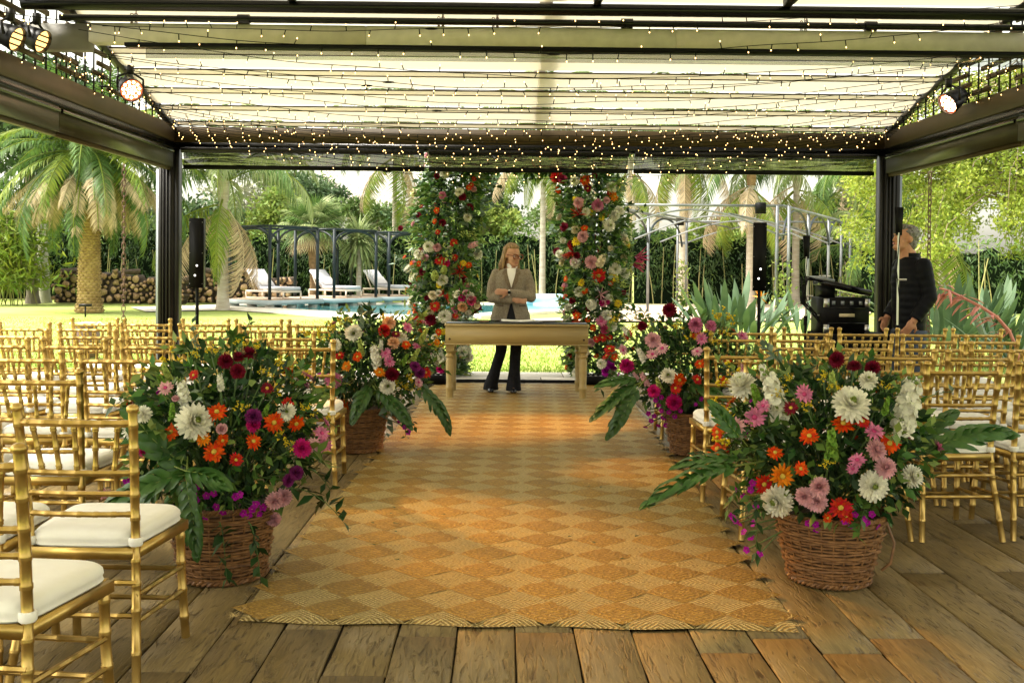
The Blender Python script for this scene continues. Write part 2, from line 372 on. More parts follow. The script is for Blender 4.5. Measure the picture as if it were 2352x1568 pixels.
# woven rug: two weaves, ridges of braid in the relief
def rug_mat(name, c1, c2, kind):
    m = bpy.data.materials.new(name); m.use_nodes = True; n = m.node_tree; n.nodes.clear(); L = n.links
    o = n.nodes.new('ShaderNodeOutputMaterial'); p = n.nodes.new('ShaderNodeBsdfPrincipled'); L.new(p.outputs[0], o.inputs[0])
    tc = n.nodes.new('ShaderNodeTexCoord'); nz = n.nodes.new('ShaderNodeTexNoise'); nz.inputs['Scale'].default_value = 6; nz.inputs['Detail'].default_value = 3
    L.new(tc.outputs['Object'], nz.inputs['Vector'])
    # distance rings round the middle of each light lozenge
    def math_(op, a, b=None, c=None):
        q = n.nodes.new('ShaderNodeMath'); q.operation = op
        for k, v in enumerate((a, b, c)):
            if v is None: continue
            if isinstance(v, (int, float)): q.inputs[k].default_value = v
            else: L.new(v, q.inputs[k])
        return q.outputs[0]
    sx = n.nodes.new('ShaderNodeSeparateXYZ'); L.new(tc.outputs['Object'], sx.inputs[0])
    if kind == 'light':
        u = math_('ABSOLUTE', math_('SUBTRACT', math_('FRACT', math_('DIVIDE', sx.outputs[0], .28)), .5))
        v = math_('ABSOLUTE', math_('SUBTRACT', math_('FRACT', math_('DIVIDE', sx.outputs[1], .272)), .5))
        d = math_('ADD', math_('MULTIPLY', u, .28), math_('MULTIPLY', v, .30))
    else:
        d = math_('ADD', math_('ABSOLUTE', sx.outputs[0]), math_('MULTIPLY', math_('ABSOLUTE', sx.outputs[1]), 1.0))
    d = math_('ADD', d, math_('MULTIPLY', nz.outputs['Fac'], .035 if kind == 'light' else .05))
    rg = math_('SINE', math_('MULTIPLY', d, 2 * math.pi / (.022 if kind == 'light' else .030)))
    n2 = n.nodes.new('ShaderNodeTexNoise'); n2.inputs['Scale'].default_value = 70; n2.inputs['Detail'].default_value = 4
    mp = n.nodes.new('ShaderNodeMapping'); mp.inputs['Scale'].default_value = (1, 1.8, 1); L.new(tc.outputs['Object'], mp.inputs[0]); L.new(mp.outputs[0], n2.inputs['Vector'])
    hgt = math_('ADD', math_('MULTIPLY', rg, .50 if kind == 'light' else .12), math_('MULTIPLY', n2.outputs['Fac'], 2.2))
    bp = n.nodes.new('ShaderNodeBump'); bp.inputs['Strength'].default_value = 1.0; bp.inputs['Distance'].default_value = .012
    L.new(hgt, bp.inputs['Height']); L.new(bp.outputs[0], p.inputs['Normal'])
    rp = n.nodes.new('ShaderNodeValToRGB'); rp.color_ramp.elements[0].position = .62; rp.color_ramp.elements[1].position = 1.5 / 1.6
    rp.color_ramp.elements[0].color = (*c1, 1); rp.color_ramp.elements[1].color = (*c2, 1)
    L.new(math_('MULTIPLY', hgt, .62), rp.inputs[0])
    h = n.nodes.new('ShaderNodeHueSaturation'); oi = n.nodes.new('ShaderNodeObjectInfo')
    L.new(rp.outputs[0], h.inputs['Color'])
    n3 = n.nodes.new('ShaderNodeTexNoise'); n3.inputs['Scale'].default_value = 1.3; n3.inputs['Detail'].default_value = 3; L.new(tc.outputs['Object'], n3.inputs['Vector'])
    L.new(math_('ADD', math_('MULTIPLY_ADD', oi.outputs['Random'], .22 if kind != 'light' else 0.0, .66 if kind != 'light' else .62), math_('MULTIPLY', n3.outputs['Fac'], .46)), h.inputs['Value'])
    L.new(h.outputs[0], p.inputs['Base Color']); p.inputs['Roughness'].default_value = .55; p.inputs['Specular IOR Level'].default_value = .45
    MATS[name] = m
rug_mat('rug_light', (.38, .25, .062), (.88, .68, .28), 'light')
M('dimming_rear_roof', (.62, .55, .42), (.70, .62, .48), scale=3, rough=.7, stretch=(.5, 5, 5), transl=.17)  # denser cloth made up for the unseen rear roof, to dim the foreground
rug_mat('rug_dark', (.25, .135, .014), (.52, .31, .042), 'dark')

# ------------------------------------------------------------------ ground
mb = MB(); N = 60
xs = np.linspace(-260, 260, 2); mb.add([(-260, -60, -.02), (260, -60, -.02), (260, 420, -.02), (-260, 420, -.02)], [(0, 1, 2, 3)])
struct('lawn', mb, 'grass')
# near lawn: blades along the strip that shows its texture
def blades():
    n = 60000
    Y = 13.6 + (RNG.random(n) ** 1.8) * 13; X = (RNG.random(n) - .5) * 2 * (.52 * Y + .6) + .015 * Y
    keep = ~((X > -4.4) & (X < 5.0) & (Y < 13.75)) & ~((Y > 22.5) & (X > 2.5)) 
    X, Y = X[keep], Y[keep]; n = len(X)
    D = rdir(n) * .55 + np.array((0, 0, 1.0)); s = .028 + .03 * RNG.random(n)
    b = MB(); inst(b, [(-.16, 0, 0), (.16, 0, 0), (0, 1, .15)], [(0, 1, 2)], np.stack([X, Y, np.full(n, -.02)], -1), D, s, RNG.random(n) * 6.28)
    o = link('grass_blades', b.mesh('grass_blades', 'grass_blade')); tag(o, 'short bright green grass of the lawn beyond the pavilion', 'grass', kind='stuff')
blades()

# deck: planks as separate boards over a dark bed
PX0, PX1, PY1 = -4.6, 5.2, 12.36
mb = MB().box(((PX0 + PX1) / 2, 5.2, -.0275), (PX1 - PX0, PY1 + 2.0, .03)); deck = struct('deck_floor', mb, 'joint')
x = PX0; PW = .222
while x < PX1 - .1:
    y = -1.5 - random.random() * 1.6
    while y < PY1 - .05:
        L = random.choice((1.35, 1.9, 2.4, 2.9)) * random.uniform(.9, 1.1); y2 = min(y + L, PY1)
        if PY1 - y2 < .4: y2 = PY1
        if y2 > 1.2 and abs(x + PW / 2) < .62 * y2 + .6:
            n = max(3, int((y2 - y) / .22)); gp = .0035
            ys = np.linspace(y + gp, y2 - gp, n); wl = x + gp + RNG.normal(0, .0016, n); wr = x + PW - gp + RNG.normal(0, .0016, n)
            zt = RNG.normal(0, .0018) - .004 + RNG.normal(0, .0009, n) ; ch = .0045
            V = np.concatenate([np.stack([wl, ys, np.full(n, -.034)], -1), np.stack([wl, ys, zt - ch], -1), np.stack([wl + ch, ys, zt], -1),
                                np.stack([wr - ch, ys, zt], -1), np.stack([wr, ys, zt - ch], -1), np.stack([wr, ys, np.full(n, -.034)], -1)])
            yc, xc = (y + y2) / 2, x + PW / 2
            V[:, 0] -= xc; V[:, 1] -= yc
            F = [(k * n + i, k * n + i + 1, (k + 1) * n + i + 1, (k + 1) * n + i) for k in range(5) for i in range(n - 1)]
            F += [tuple(k * n for k in range(6)), tuple(k * n + n - 1 for k in range(5, -1, -1))]
            F = [f[::-1] for f in F]
            b = MB().add(V, F); o = link('plank', b.mesh('plank', 'plank'), deck, (xc, yc, 0))
        y = y2
    x += PW
# stone strip beyond the deck, one slab each
strip = struct('stone_path', MB().box((.3, 13.0, -.033), (11.6, 1.28, .04)), 'joint')
for i in range(19):
    for j in range(2):
        wx, wy = .6, .62
        b = MB().box((0, 0, 0), (wx - .012, wy - .012, .035), ch=.005)
        link('slab', b.mesh('slab', 'stone'), strip, (-5.2 + i * wx + (.3 if j else 0), 12.70 + j * wy, -.02 + random.uniform(-.002, .002)))
b = MB(); 
for k, (yy, h) in enumerate(((12.375, .012), (12.40, .02))): b.tube([(xx, yy + .006 * math.sin(xx * 3 + k), h) for xx in np.linspace(-.75, 1.5, 24)], .009, 6)
b.box((.35, 12.39, .0), (2.3, .06, .012))
solo('cable_cover', b, 'black', 'black cable strip lying across the end of the woven rug', 'cable')
# pool, its coping, the paved terrace on the right
pc = [g(505, 706), g(640, 711), g(800, 721), g(930, 727), g(1060, 725), g(1310, 712), g(1312, 702), g(1180, 699), g(700, 699)]
def poly(pts, z): return MB().add([(p.x, p.y, z) for p in pts], [tuple(range(len(pts)))])
struct('pool_water', poly(pc, .02), 'water')
c = sum((p for p in pc), Vector()) / len(pc)
b = MB()
for i in range(len(pc)):
    a0, a1 = pc[i], pc[(i + 1) % len(pc)]
    o0 = a0 + (a0 - c).normalized() * (1.5 if i in (1, 2, 3, 4) else .9); o1 = a1 + (a1 - c).normalized() * (1.5 if (i + 1) % len(pc) in (1, 2, 3, 4) else .9)
    b.add([(a0.x, a0.y, .06), (a1.x, a1.y, .06), (o1.x, o1.y, .06), (o0.x, o0.y, .06), (a0.x, a0.y, -.05), (a1.x, a1.y, -.05), (o1.x, o1.y, -.05), (o0.x, o0.y, -.05)],
          [(0, 1, 2, 3), (0, 4, 5, 1), (2, 6, 7, 3)])
struct('pool_coping', b, 'sand')
w0, w1 = g(1210, 700), g(1312, 701)
b = MB().box(((w0.x + w1.x) / 2, w0.y + .3, .2), (w1.x - w0.x, .5, .42), ch=.02)
solo('pool_wall', b, 'pool_blue', 'low pale blue raised wall at the far end of the pool', 'wall')
pv = [g(1115, 741), g(1800, 738), g(2000, 722), g(2000, 700), g(1345, 700), g(1345, 728)]
ter = struct('terrace', poly(pv, .03), 'paving')
b = MB()
for i in range(14):
    yy = 26.2 + i * .8
    b.box((6.5, yy, .034), (16, .03, .004))
# path to the left of the pool
pl = [g(335, 716), g(520, 712), g(640, 720), g(520, 704), g(420, 702), g(300, 706)]
struct('garden_path', poly(pl, .012), 'sand')

# ------------------------------------------------------------------ rug
rug_dir = math.atan(.0323)
f0, f1 = g(520, 1437), g(1830, 1440)
RW = 2.19; RL = 8.2; RC = Vector(((f0.x + f1.x) / 2, (f0.y + f1.y) / 2, 0))
def rug_edge(v, s):      # slow wander of the two long edges
    return .018 * math.sin(v * 2.1 + s) + .012 * math.sin(v * 5.3 + 2 * s)
nx, ny = 60, 220
us, vs_ = np.linspace(-.5, .5, nx), np.linspace(0, RL, ny)
V = []
for v in vs_:
    for u in us:
        xx = u * RW + (rug_edge(v, 1) * (u < 0) + rug_edge(v, 2.5) * (u > 0)) * abs(2 * u) ** 4
        yy = v + (.012 * math.sin(u * 23) if v < .01 else 0)
        z = .013 + .0012 * math.sin(xx * 7 + math.sin(v * 2)) * math.sin(v * 4.1 + xx)
        if abs(u) > .499 or v < .01 or v > RL - .01: z = .001
        V.append((xx, yy, z))
F = [(j * nx + i, j * nx + i + 1, (j + 1) * nx + i + 1, (j + 1) * nx + i) for j in range(ny - 1) for i in range(nx - 1)]
rug = thing('woven_rug', 'long straw-coloured woven aisle rug with a lozenge pattern', 'rug', RC, -rug_dir)
o = part('weave', MB().add(V, F), 'rug_light', rug, smooth=True)
# darker plaited lozenges, slightly proud of the light weave
def loz(s1, s2):
    n = 7; V = []; 
    for j in range(n):
        for i in range(n):
            a, c_ = i / (n - 1), j / (n - 1); xx = (a - c_) / 2 * .300 * s1 * 2 / 2; yy = (a + c_ - 1) / 2 * .282 * s2
            e = min(a, 1 - a, c_, 1 - c_); V.append((xx + .003 * math.sin(9 * yy * 30), yy, -.0025 + .0065 * min(1, e * 4) ** .8 + .0015 * math.sin(i * 5 + j * 3)))
    F = [(j * n + i, j * n + i + 1, (j + 1) * n + i + 1, (j + 1) * n + i) for j in range(n - 1) for i in range(n - 1)]
    return MB().add(V, [f for f in F]).mesh('plaited_lozenge', 'rug_dark', True, 0)
LM = [loz(1, 1), loz(1.02, .97), loz(.97, 1.02)]
for j in range(30):
    v = .14 + j * .272
    for i in range(8):
        u = -.98 + i * .28
        if abs(u) > RW / 2 - .10: continue
        link('plaited_lozenge', random.choice(LM), rug, (u + random.uniform(-.008, .008), v + random.uniform(-.006, .006), .0158), (0, 0, random.uniform(-.03, .03)))

# loose straws along the edges and over the weave
n = 1500; u = np.where(RNG.random(n) < .4, np.sign(RNG.random(n) - .5) * (.5 - .012 * RNG.random(n)), RNG.random(n) - .5) * RW; v = RNG.random(n) ** 1.5 * RL
e_ = RNG.random(n) < .08; v[e_] = .0 + .01 * RNG.random(e_.sum()); a = RNG.random(n) * 6.28; b = MB()
M('straw', (.62, .46, .20), rough=.7, isl=.3)
inst(b, [(-.03, 0, 0), (.03, 0, 0), (.02, .5, .10), (-.02, .5, .10), (0, 1, .02)], [(0, 1, 2), (0, 2, 3), (3, 2, 4)], np.stack([u, v, np.full(n, .021)], -1), np.stack([np.cos(a), np.sin(a), .06 + 0 * a], -1), .016 + .028 * RNG.random(n))
part('loose_straw', b, 'straw', rug, kind='stuff')
# ------------------------------------------------------------------ pavilion (steel frame with a cloth roof)
YF = 12.6
XL, XR = at(392, 560, YF).x, at(2036, 560, YF).x
perg = thing('pavilion', 'dark steel garden pavilion with a cream cloth roof', 'pavilion', ((XL + XR) / 2, YF, 0))
def pp(name, mb, mat, smooth=False, parent=None, kind=None): return part(name, mb, mat, parent or perg, smooth, True, kind)
Z_FAS, Z_BOT, Z_TOP = 2.57, 2.87, 3.06
def post(x, sgn):
    # rolled steel section: core, two channels with lips, a side plate
    b = MB().box((x, YF, 1.53), (.13, .20, 3.06))
    b.box((x - .10 * sgn, YF - .02, 1.5), (.05, .13, 3.0)); b.box((x + .095 * sgn, YF - .01, 1.5), (.04, .16, 3.0))
    for dx in (-.052, -.01, .032): b.box((x + dx, YF - .115, 1.5), (.014, .03, 2.98))
    b.box((x, YF, .02), (.34, .32, .04))
    return pp('post', b, 'steel_dark')
post(XL, 1); post(XR, -1)
# grey folded side plates of the outer blinds' guides
for x, s in ((XL - .145, 1), (XR + .15, -1)):
    pp('blind_guide', MB().box((x, YF + .05, 1.28), (.07, .10, 2.54)), 'steel_grey')
# beams
pp('front_beam', MB().box(((XL + XR) / 2, YF, (Z_BOT + Z_TOP) / 2), (XR - XL - .05, .22, Z_TOP - Z_BOT)), 'beam_brown')
pp('front_beam_track', MB().box(((XL + XR) / 2, YF - .06, Z_BOT - .04), (XR - XL - .14, .10, .078)), 'black_gloss')
YB = -2.5
for x, s in ((XL, 1), (XR, -1)):
    b = MB().box((x, (YF - .11 + YB) / 2, (Z_BOT + Z_TOP) / 2 + .01), (.16, YF - .11 - YB, Z_TOP - Z_BOT)); pp('side_beam', b, 'beam_brown')
    b = MB().box((x + .03 * s, (YF - .12 + YB) / 2, Z_BOT - .035), (.09, YF - .12 - YB, .07)); pp('side_beam_track', b, 'black_gloss')
    for k in range(4):
        y1 = YF - .12 - k * 3.2; y0 = max(y1 - 3.18, YB)
        b = MB().box((x + .015 * s, (y0 + y1) / 2, (Z_FAS + Z_BOT - .07) / 2), (.10, y1 - y0, Z_BOT - .07 - Z_FAS))
        q = pp('blind_box', b, 'box_olive')
        q2 = MB().box((x + .015 * s, (y0 + y1) / 2, Z_FAS - .02), (.05, y1 - y0 - .02, .036)); part('bottom_bar', q2, 'beam_brown', q, False, True)
        q3 = MB().tube([(x + .072 * s, y0 + .02, Z_FAS + .19), (x + .072 * s, y1 - .02, Z_FAS + .19)], .02, 8); part('roller', q3, 'black_gloss', q, True, True)
# three rolled clear blinds under the front beam
cuts = [(424, 975), (986, 1441), (1454, 2004)]
for a, c in cuts:
    x0, x1 = at(a, 400, YF).x, at(c, 400, YF).x
    b = MB(); nn = 24
    V = [(xx, YF - .05 + .012 * math.sin(xx * 3.1) + (.015 if zz < 2.7 else 0), zz) for zz in (2.80, 2.70, 2.60) for xx in np.linspace(x0, x1, nn)]
    F = [(j * nn + i, j * nn + i + 1, (j + 1) * nn + i + 1, (j + 1) * nn + i) for j in range(2) for i in range(nn - 1)]
    q = pp('clear_blind', b.add(V, F), 'pvc', True)
    part('roller', MB().tube([(x0, YF - .13, 2.775), (x1, YF - .13, 2.775)], .035, 10), 'black_gloss', q, True, True)
    part('bottom_bar', MB().box(((x0 + x1) / 2, YF - .04, 2.575), (x1 - x0, .035, .05)), 'black', q, False, True)
# cloth roof: panels between ribs, rising from the front beam towards the viewer, then falling again behind
SL = .222; YR = 8.3
def rz(y): return 3.10 + SL * (12.45 - y) if y > YR else 3.10 + SL * (12.45 - YR) - .10 * (YR - y)
ribs = [12.40 - .503 * k for k in range(29)]
for k in range(len(ribs) - 1):
    y1, y0 = ribs[k], ribs[k + 1]; nx, ny = 2, 7; V = []
    for j in range(ny):
        t = j / (ny - 1); yy = y1 - .06 + (y0 - y1 + .12) * t; zz = rz(yy) - .035 * math.sin(math.pi * t)
        for xx in (XL + .1, XR - .1): V.append((xx, yy, zz))
    F = [(j * 2, j * 2 + 1, j * 2 + 3, j * 2 + 2) for j in range(ny - 1)]
    pp('roof_cloth' if y1 > 7.6 else 'dimming_rear_roof', MB().add(V, F), 'roof_cloth' if y1 > 7.6 else 'dimming_rear_roof', True)  # unseen panels nearer the camera pass less daylight, added to darken the foreground
for k, y in enumerate(ribs):
    a = math.atan(SL) if y > YR else -.1
    b = MB().add([(XL + .11, y - .066, rz(y - .066) - .022), (XR - .11, y - .066, rz(y - .066) - .022), (XR - .11, y + .066, rz(y + .066) - .022), (XL + .11, y + .066, rz(y + .066) - .022)], [(0, 1, 2, 3)])
    q = pp('roof_rib', b, 'fabric_rib')
    b = MB()
    for dy in (-.064, .064): b.box(((XL + XR) / 2, y + dy, rz(y + dy) - .024), (XR - XL - .22, .006, .016))
    part('edge_line', b, 'wood_slat', q, False, True)
# rafters: one over the cloth in the middle, one along each gable edge
for xm, wd, dz in (((XL + XR) / 2 + .05, .12, .10), (XL + .06, .07, -.01), (XR - .06, .07, -.01)):
    b = MB().bar((xm, 12.45, rz(12.45) + dz), (xm, YR, rz(YR) + dz), wd, .09); b.bar((xm, YR, rz(YR) + dz), (xm, -1.6, rz(-1.6) + dz), wd, .09)
    pp('rafter', b, 'beam_grey' if dz > 0 else 'steel_dark')
# gable lattices: upright rods and staggered wooden slats
for x, s, lab in ((XL, 1, 'left'), (XR, -1, 'right')):
    lat = thing('gable_lattice', 'open lattice of rods and short wooden slats above the %s side beam' % lab, 'lattice', (x + .05 * s, 10, Z_TOP + .02))
    ys = np.arange(12.2, 5.5, -.21)
    for y in ys:
        h = rz(y) - .05
        if h - Z_TOP < .06: continue
        part('rod', MB().box((x + .05 * s, y, (Z_TOP + .02 + h) / 2), (.014, .014, h - Z_TOP - .02)), 'steel_dark', lat, False, True)
    for r_ in range(8):
        z = Z_TOP + .09 + r_ * .105; y = 12.1 - .37 * (r_ % 3)
        while y > 5.8:
            L = random.choice((.36, .5, .62))
            if z < rz(y) - .08 and z < 3.85: part('slat', MB().box((x + .068 * s, y - L / 2, z), (.02, L, .045)), 'wood_slat', lat, False, True)
            y -= L + random.uniform(.25, .6)
# transverse steel pipes near the ridge, and the cream beam chained below them
def trans(px, py, y): return at(px, py, y)
zp = at(1176, 33, 8.55).z
b = MB().tube([(XL + .1, 8.5, zp + .03), (XR - .1, 8.5, zp + .03)], .05, 10); pp('ridge_pipe', b, 'black_gloss', True)
b = MB().tube([(XL + .3, 8.75, zp - .02), (XR - .3, 8.75, zp - .02)], .028, 10)
for px in (560, 1440, 2000): b.tube([(at(px, 40, 8.75).x - .05, 8.75, zp - .02), (at(px, 40, 8.75).x + .05, 8.75, zp - .02)], .042, 10)
pp('rail_pipe', b, 'black_gloss', True)
b = MB().box(((XL + XR) / 2, 8.15, zp + .155), (XR - XL - .2, .14, .08))
for px in (662, 1376, 1820): b.box((at(px, 15, 8.3).x, 8.32, zp + .12), (.06, .3, .12))
pp('ridge_beam', b, 'steel_dark')
yh = 8.85
zt, zb = at(1300, 69, yh).z, at(1300, 112, yh).z
x0 = at(212, 100, yh).x
hb = thing('hanging_beam', 'cream timber beam hung by chains under the cloth roof', 'beam', ((x0 + XR) / 2, yh, zb))
for a, c in ((x0, x0 + 2.35), (x0 + 2.354, x0 + 5.0), (x0 + 5.004, XR - .05)):
    part('board', MB().box(((a + c) / 2, yh, (zt + zb) / 2), (c - a, .16, zt - zb), ch=.006), 'beam_cream', hb, False, True)
part('lower_lip', MB().box(((x0 + XR) / 2 + .1, yh - .01, zb - .018), (XR - x0 - .4, .13, .03)), 'black', hb, False, True)
part('clear_strip', MB().box(((x0 + XR) / 2 + .15, yh + .02, zb - .075), (XR - x0 - .6, .006, .085)), 'pvc_clear', hb, False, True)
part('end_block', MB().box((x0 - .28, yh + .03, (zt + zb) / 2 - .03), (.50, .17, zt - zb + .05)), 'beam_grey', hb, False, True)
# ------------------------------------------------------------------ chains
def link_mesh(L, wd, r):
    a = np.linspace(0, 2 * math.pi, 13)[:-1]; P = [(wd / 2 * math.cos(t), 0, (L / 2 - wd / 2) * np.sign(math.sin(t)) * (abs(math.sin(t)) > .1) + wd / 2 * math.sin(t)) for t in a]
    P = P + [P[0], P[1]]
    return MB().tube(P, r, 5, False).mesh('chain_link', 'chain', True, 0)
CL = link_mesh(.085, .042, .0068); SLK = link_mesh(.05, .026, .004)
def chain(x, y, z0, z1, me, step, label, name='hanging_chain', group=None):
    t = thing(name, label, 'chain', (x, y, z0), 0, group); z = z0 + step / 2; k = 0
    while z < z1:
        link('chain_link', me, t, (0, 0, z - z0), (0, 0, (math.pi / 2 if k % 2 else 0) + .5 + random.uniform(-.15, .15))); z += step; k += 1
    return t
pc1 = at(284, 600, 13.0); chain(pc1.x, 13.0, .0, 2.62, CL, .066, 'rusty chain hanging to the lawn left of the left pavilion post')
pc2 = at(2134, 560, 12.3); chain(pc2.x, 12.3, .0, 2.60, CL, .066, 'dark chain hanging behind the man in the padded jacket')
for px, nm in ((303, 'leftmost'), (1008, 'second from the left of the five'), (1133, 'middle one of the five'), (1841, 'second from the right of the five'), (2290, 'rightmost')):
    p = at(px, 60, 8.8); t = chain(p.x, 8.80, zt - .03, zp + .02, SLK, .037, 'thin double chain holding the cream beam, %s' % nm, 'beam_chain')
    for k in range(4): link('chain_link', SLK, t, (.035, 0, .02 + k * .037), (0, 0, 1.57 * (k % 2) + .4))
# ------------------------------------------------------------------ strings of fairy lights
BV = MB(); BV.ell((0, 0, 0), (.0047, .0047, .007), 6, 5)
def strand(p0, p1, sag, label, sp=.205, wob=.02):
    p0, p1 = np.array(p0), np.array(p1); L = np.linalg.norm(p1 - p0); n = int(L / .1); t = np.linspace(0, 1, n)
    P = p0[None] + (p1 - p0)[None] * t[:, None]; P[:, 2] -= sag * 4 * t * (1 - t)
    ph = RNG.random(4) * 6.28
    P[:, 2] += wob * (np.sin(t * 17 + ph[0]) * .5 + np.sin(t * 43 + ph[1]) * .25) * np.sin(math.pi * t)
    P[:, 1] += wob * np.sin(t * 21 + ph[2]) * np.sin(math.pi * t)
    th = thing('fairy_light_string', label, 'string lights', p0, 0, 'fairy light strings under the roof')
    b = MB(); b.tube(P, .0030, 4, False); bb = MB(); m = int(L / sp); bt = (np.arange(m) + .5) / m
    idx = np.clip((bt * (n - 1)).astype(int), 0, n - 1)
    for k, i in enumerate(idx):
        q = P[i]; d = np.array((RNG.normal(0, .25), RNG.normal(0, .3), -1.0 if RNG.random() < .62 else 1.0)); d /= np.linalg.norm(d)
        e = q + d * .045; b.tube([q, e], .0042, 4, True); e2 = e + d * .012
        V = np.concatenate(BV.V) + e2
        for F, _ in BV.F: bb.F.append((F + bb.n, 0))
        bb.V.append(V); bb.n += len(V)
    part('wire', b, 'wire', th, False, True); part('bulbs', bb, 'bulb', th, False, True, 'stuff')
    if RNG.random() < .4:
        i = int(n * RNG.uniform(.25, .6)); part('plug', MB().tube([P[i] - (.05, 0, 0), P[i] - (.02, 0, 0), P[i] + (.02, 0, 0), P[i] + (.05, 0, 0)], [.005, .010, .010, .005], 6), 'black', th, False, True)
def zl(y): return Z_TOP + .05
ordn = ['first', 'second', 'third', 'fourth', 'fifth', 'sixth', 'seventh', 'eighth', 'ninth', 'tenth', 'eleventh', 'twelfth', 'thirteenth', 'fourteenth', 'fifteenth', 'sixteenth', 'seventeenth', 'eighteenth', 'nineteenth', 'twentieth', 'twenty-first', 'twenty-second', 'twenty-third', 'twenty-fourth', 'twenty-fifth', 'twenty-sixth']
rows = []
# fanned over the ceiling: (left px,py,Y) (right px,py,Y) sag
fan = [((235, 60, 8.6), (2352, 12, 8.6), .10), ((0, 28, 7.3), (2352, 45, 8.3), .28), ((180, 68, 8.7), (2352, 105, 8.9), .34), ((115, 105, 9.0), (2352, 130, 9.0), .32),
       ((230, 128, 9.4), (2330, 125, 9.3), .33), ((285, 160, 10.0), (2260, 160, 9.9), .33), ((300, 170, 10.2), (2240, 172, 10.0), .38), ((325, 205, 10.6), (2200, 190, 10.4), .36),
       ((330, 235, 11.0), (2190, 215, 10.7), .33), ((345, 240, 11.3), (2150, 230, 11.0), .42), ((365, 250, 11.6), (2120, 245, 11.3), .40), ((370, 262, 11.8), (2100, 262, 11.7), .46)]
for k, (a, c, s) in enumerate(fan):
    rows.append((at(*a), at(*c), s))
for k in range(10):
    yl, yr = 11.9 + .05 * k, 11.7 + .06 * k
    a = Vector((XL + .12, yl, Z_TOP + .02 - .012 * k)); c = Vector((XR - .12, yr, Z_TOP + .02 - .012 * k))
    rows.append((a, c, .20 + .035 * k + RNG.uniform(-.03, .03)))
rows.sort(key=lambda q: q[0].y)
for k, (a, c, s) in enumerate(rows):
    strand(a, c, s, 'string of warm fairy lights across the ceiling, %s counting from the camera' % ordn[k], sp=.20 + .01 * (k % 3))
# lights looped along the left and right lattices
for x, s, lab in ((XL, 1, 'left'), (XR, -1, 'right')):
    for k in range(5):
        y0 = 12.1 - .1 * k
        strand((x + .09 * s, y0, Z_TOP + .08 + .02 * k), (x + .09 * s, 6.6, Z_TOP + .10 + .13 * k), .05 + .02 * k, 'string of fairy lights along the %s gable lattice, %s from the beam up' % (lab, ordn[k]), sp=.24)
# ------------------------------------------------------------------ stage lamps (lit)
def par(loc, aim, kind, label, sz=.115):
    # local -Z is the beam
    t = thing('stage_lamp', label, 'lamp', loc); d = (Vector(aim) - Vector(loc)).normalized(); q = d.to_track_quat('-Z', 'Y')
    Rm = q.to_matrix()
    def lp(v): return Rm @ Vector(v)
    body = MB().lathe([(sz * .35, .16), (sz * .72, .13), (sz * .86, .06), (sz * .92, 0), (sz, -.02), (sz, -.05), (sz * .93, -.05), (sz * .90, .0), (sz * .88, .01)], 20, Rm=Rm, cap=False)
    part('housing', body, 'par_shell', t, True)
    for k in range(10):
        a = k * .628; part('cooling_fin', MB().bar(lp((sz * .4 * math.cos(a), sz * .4 * math.sin(a), .10)), lp((sz * .75 * math.cos(a), sz * .75 * math.sin(a), .16)), .006, .05), 'par_shell', t)
    y = MB().tube([lp((sz * 1.08, 0, 0)), lp((sz * 1.1, sz * .8, .06)), lp((0, sz * 1.35, .08)), lp((-sz * 1.1, sz * .8, .06)), lp((-sz * 1.08, 0, 0))], .012, 6); part('yoke', y, 'par_shell', t)
    part('clamp', MB().box(lp((0, sz * 1.5, .08)), (.05, .05, .09)), 'par_shell', t)
    if kind == 'led':
        part('lens', MB().lathe([(sz * .9, -.022), (sz * .001, -.021)], 20, Rm=Rm, cap=False), 'led_rim', t)
        for k, (rr, n) in enumerate(((0, 1), (.34, 6), (.68, 11))):
            for i in range(n):
                a = i * 6.283 / n; part('diode', MB().ell(lp((sz * rr * math.cos(a), sz * rr * math.sin(a), -.028)), (sz * .125,) * 3, 8, 5), 'led', t, True)
    else:
        part('lens', MB().lathe([(sz * .9, -.024), (sz * .001, -.014)], 20, Rm=Rm, cap=False), 'spot_glow', t)
        b = MB()
        for k in range(3): b.bar(lp((-sz * .85, (k - 1) * sz * .45, -.04)), lp((sz * .85, (k - 1) * sz * .45, -.04)), .006, .012)
        part('grille', b, 'par_shell', t)
    return t
def spot(loc, aim, e, col, ang, blend=.7, r=.09):
    d = (Vector(aim) - Vector(loc)).normalized()
    l = bpy.data.lights.new('stage_beam', 'SPOT'); l.energy = e; l.color = col; l.spot_size = R(ang); l.spot_blend = blend; l.shadow_soft_size = r
    o = bpy.data.objects.new('stage_beam', l); COL.objects.link(o); o.location = Vector(loc) + d * .12; o.rotation_euler = d.to_track_quat('-Z', 'Y').to_euler()
pA = at(300, 205, 10.2); aA = g(1275, 1285); par(pA, aA, 'led', 'round stage lamp with glowing diodes on the left side beam'); spot(pA, aA, 950, (1, .44, .07), 17, 1.0, .2)
pB = at(2183, 235, 10.2); aB = g(1130, 985); par(pB, aB, 'led', 'round stage lamp with glowing diodes on the right side beam'); spot(pB, aB, 750, (1, .44, .09), 22, 1.0)
pC = at(88, 92, 8.4); aC = g(1585, 1092); par(pC, (3.0, 7.4, .2), 'spot', 'black stage lamp with an amber lens at the upper left, nearer the grey block', .10); spot(pC, aC, 420, (1, .46, .08), 13)
pD = at(28, 86, 7.9); par(pD, (3.0, 7.2, .2), 'spot', 'black stage lamp with a pale glowing lens at the upper left edge', .10)

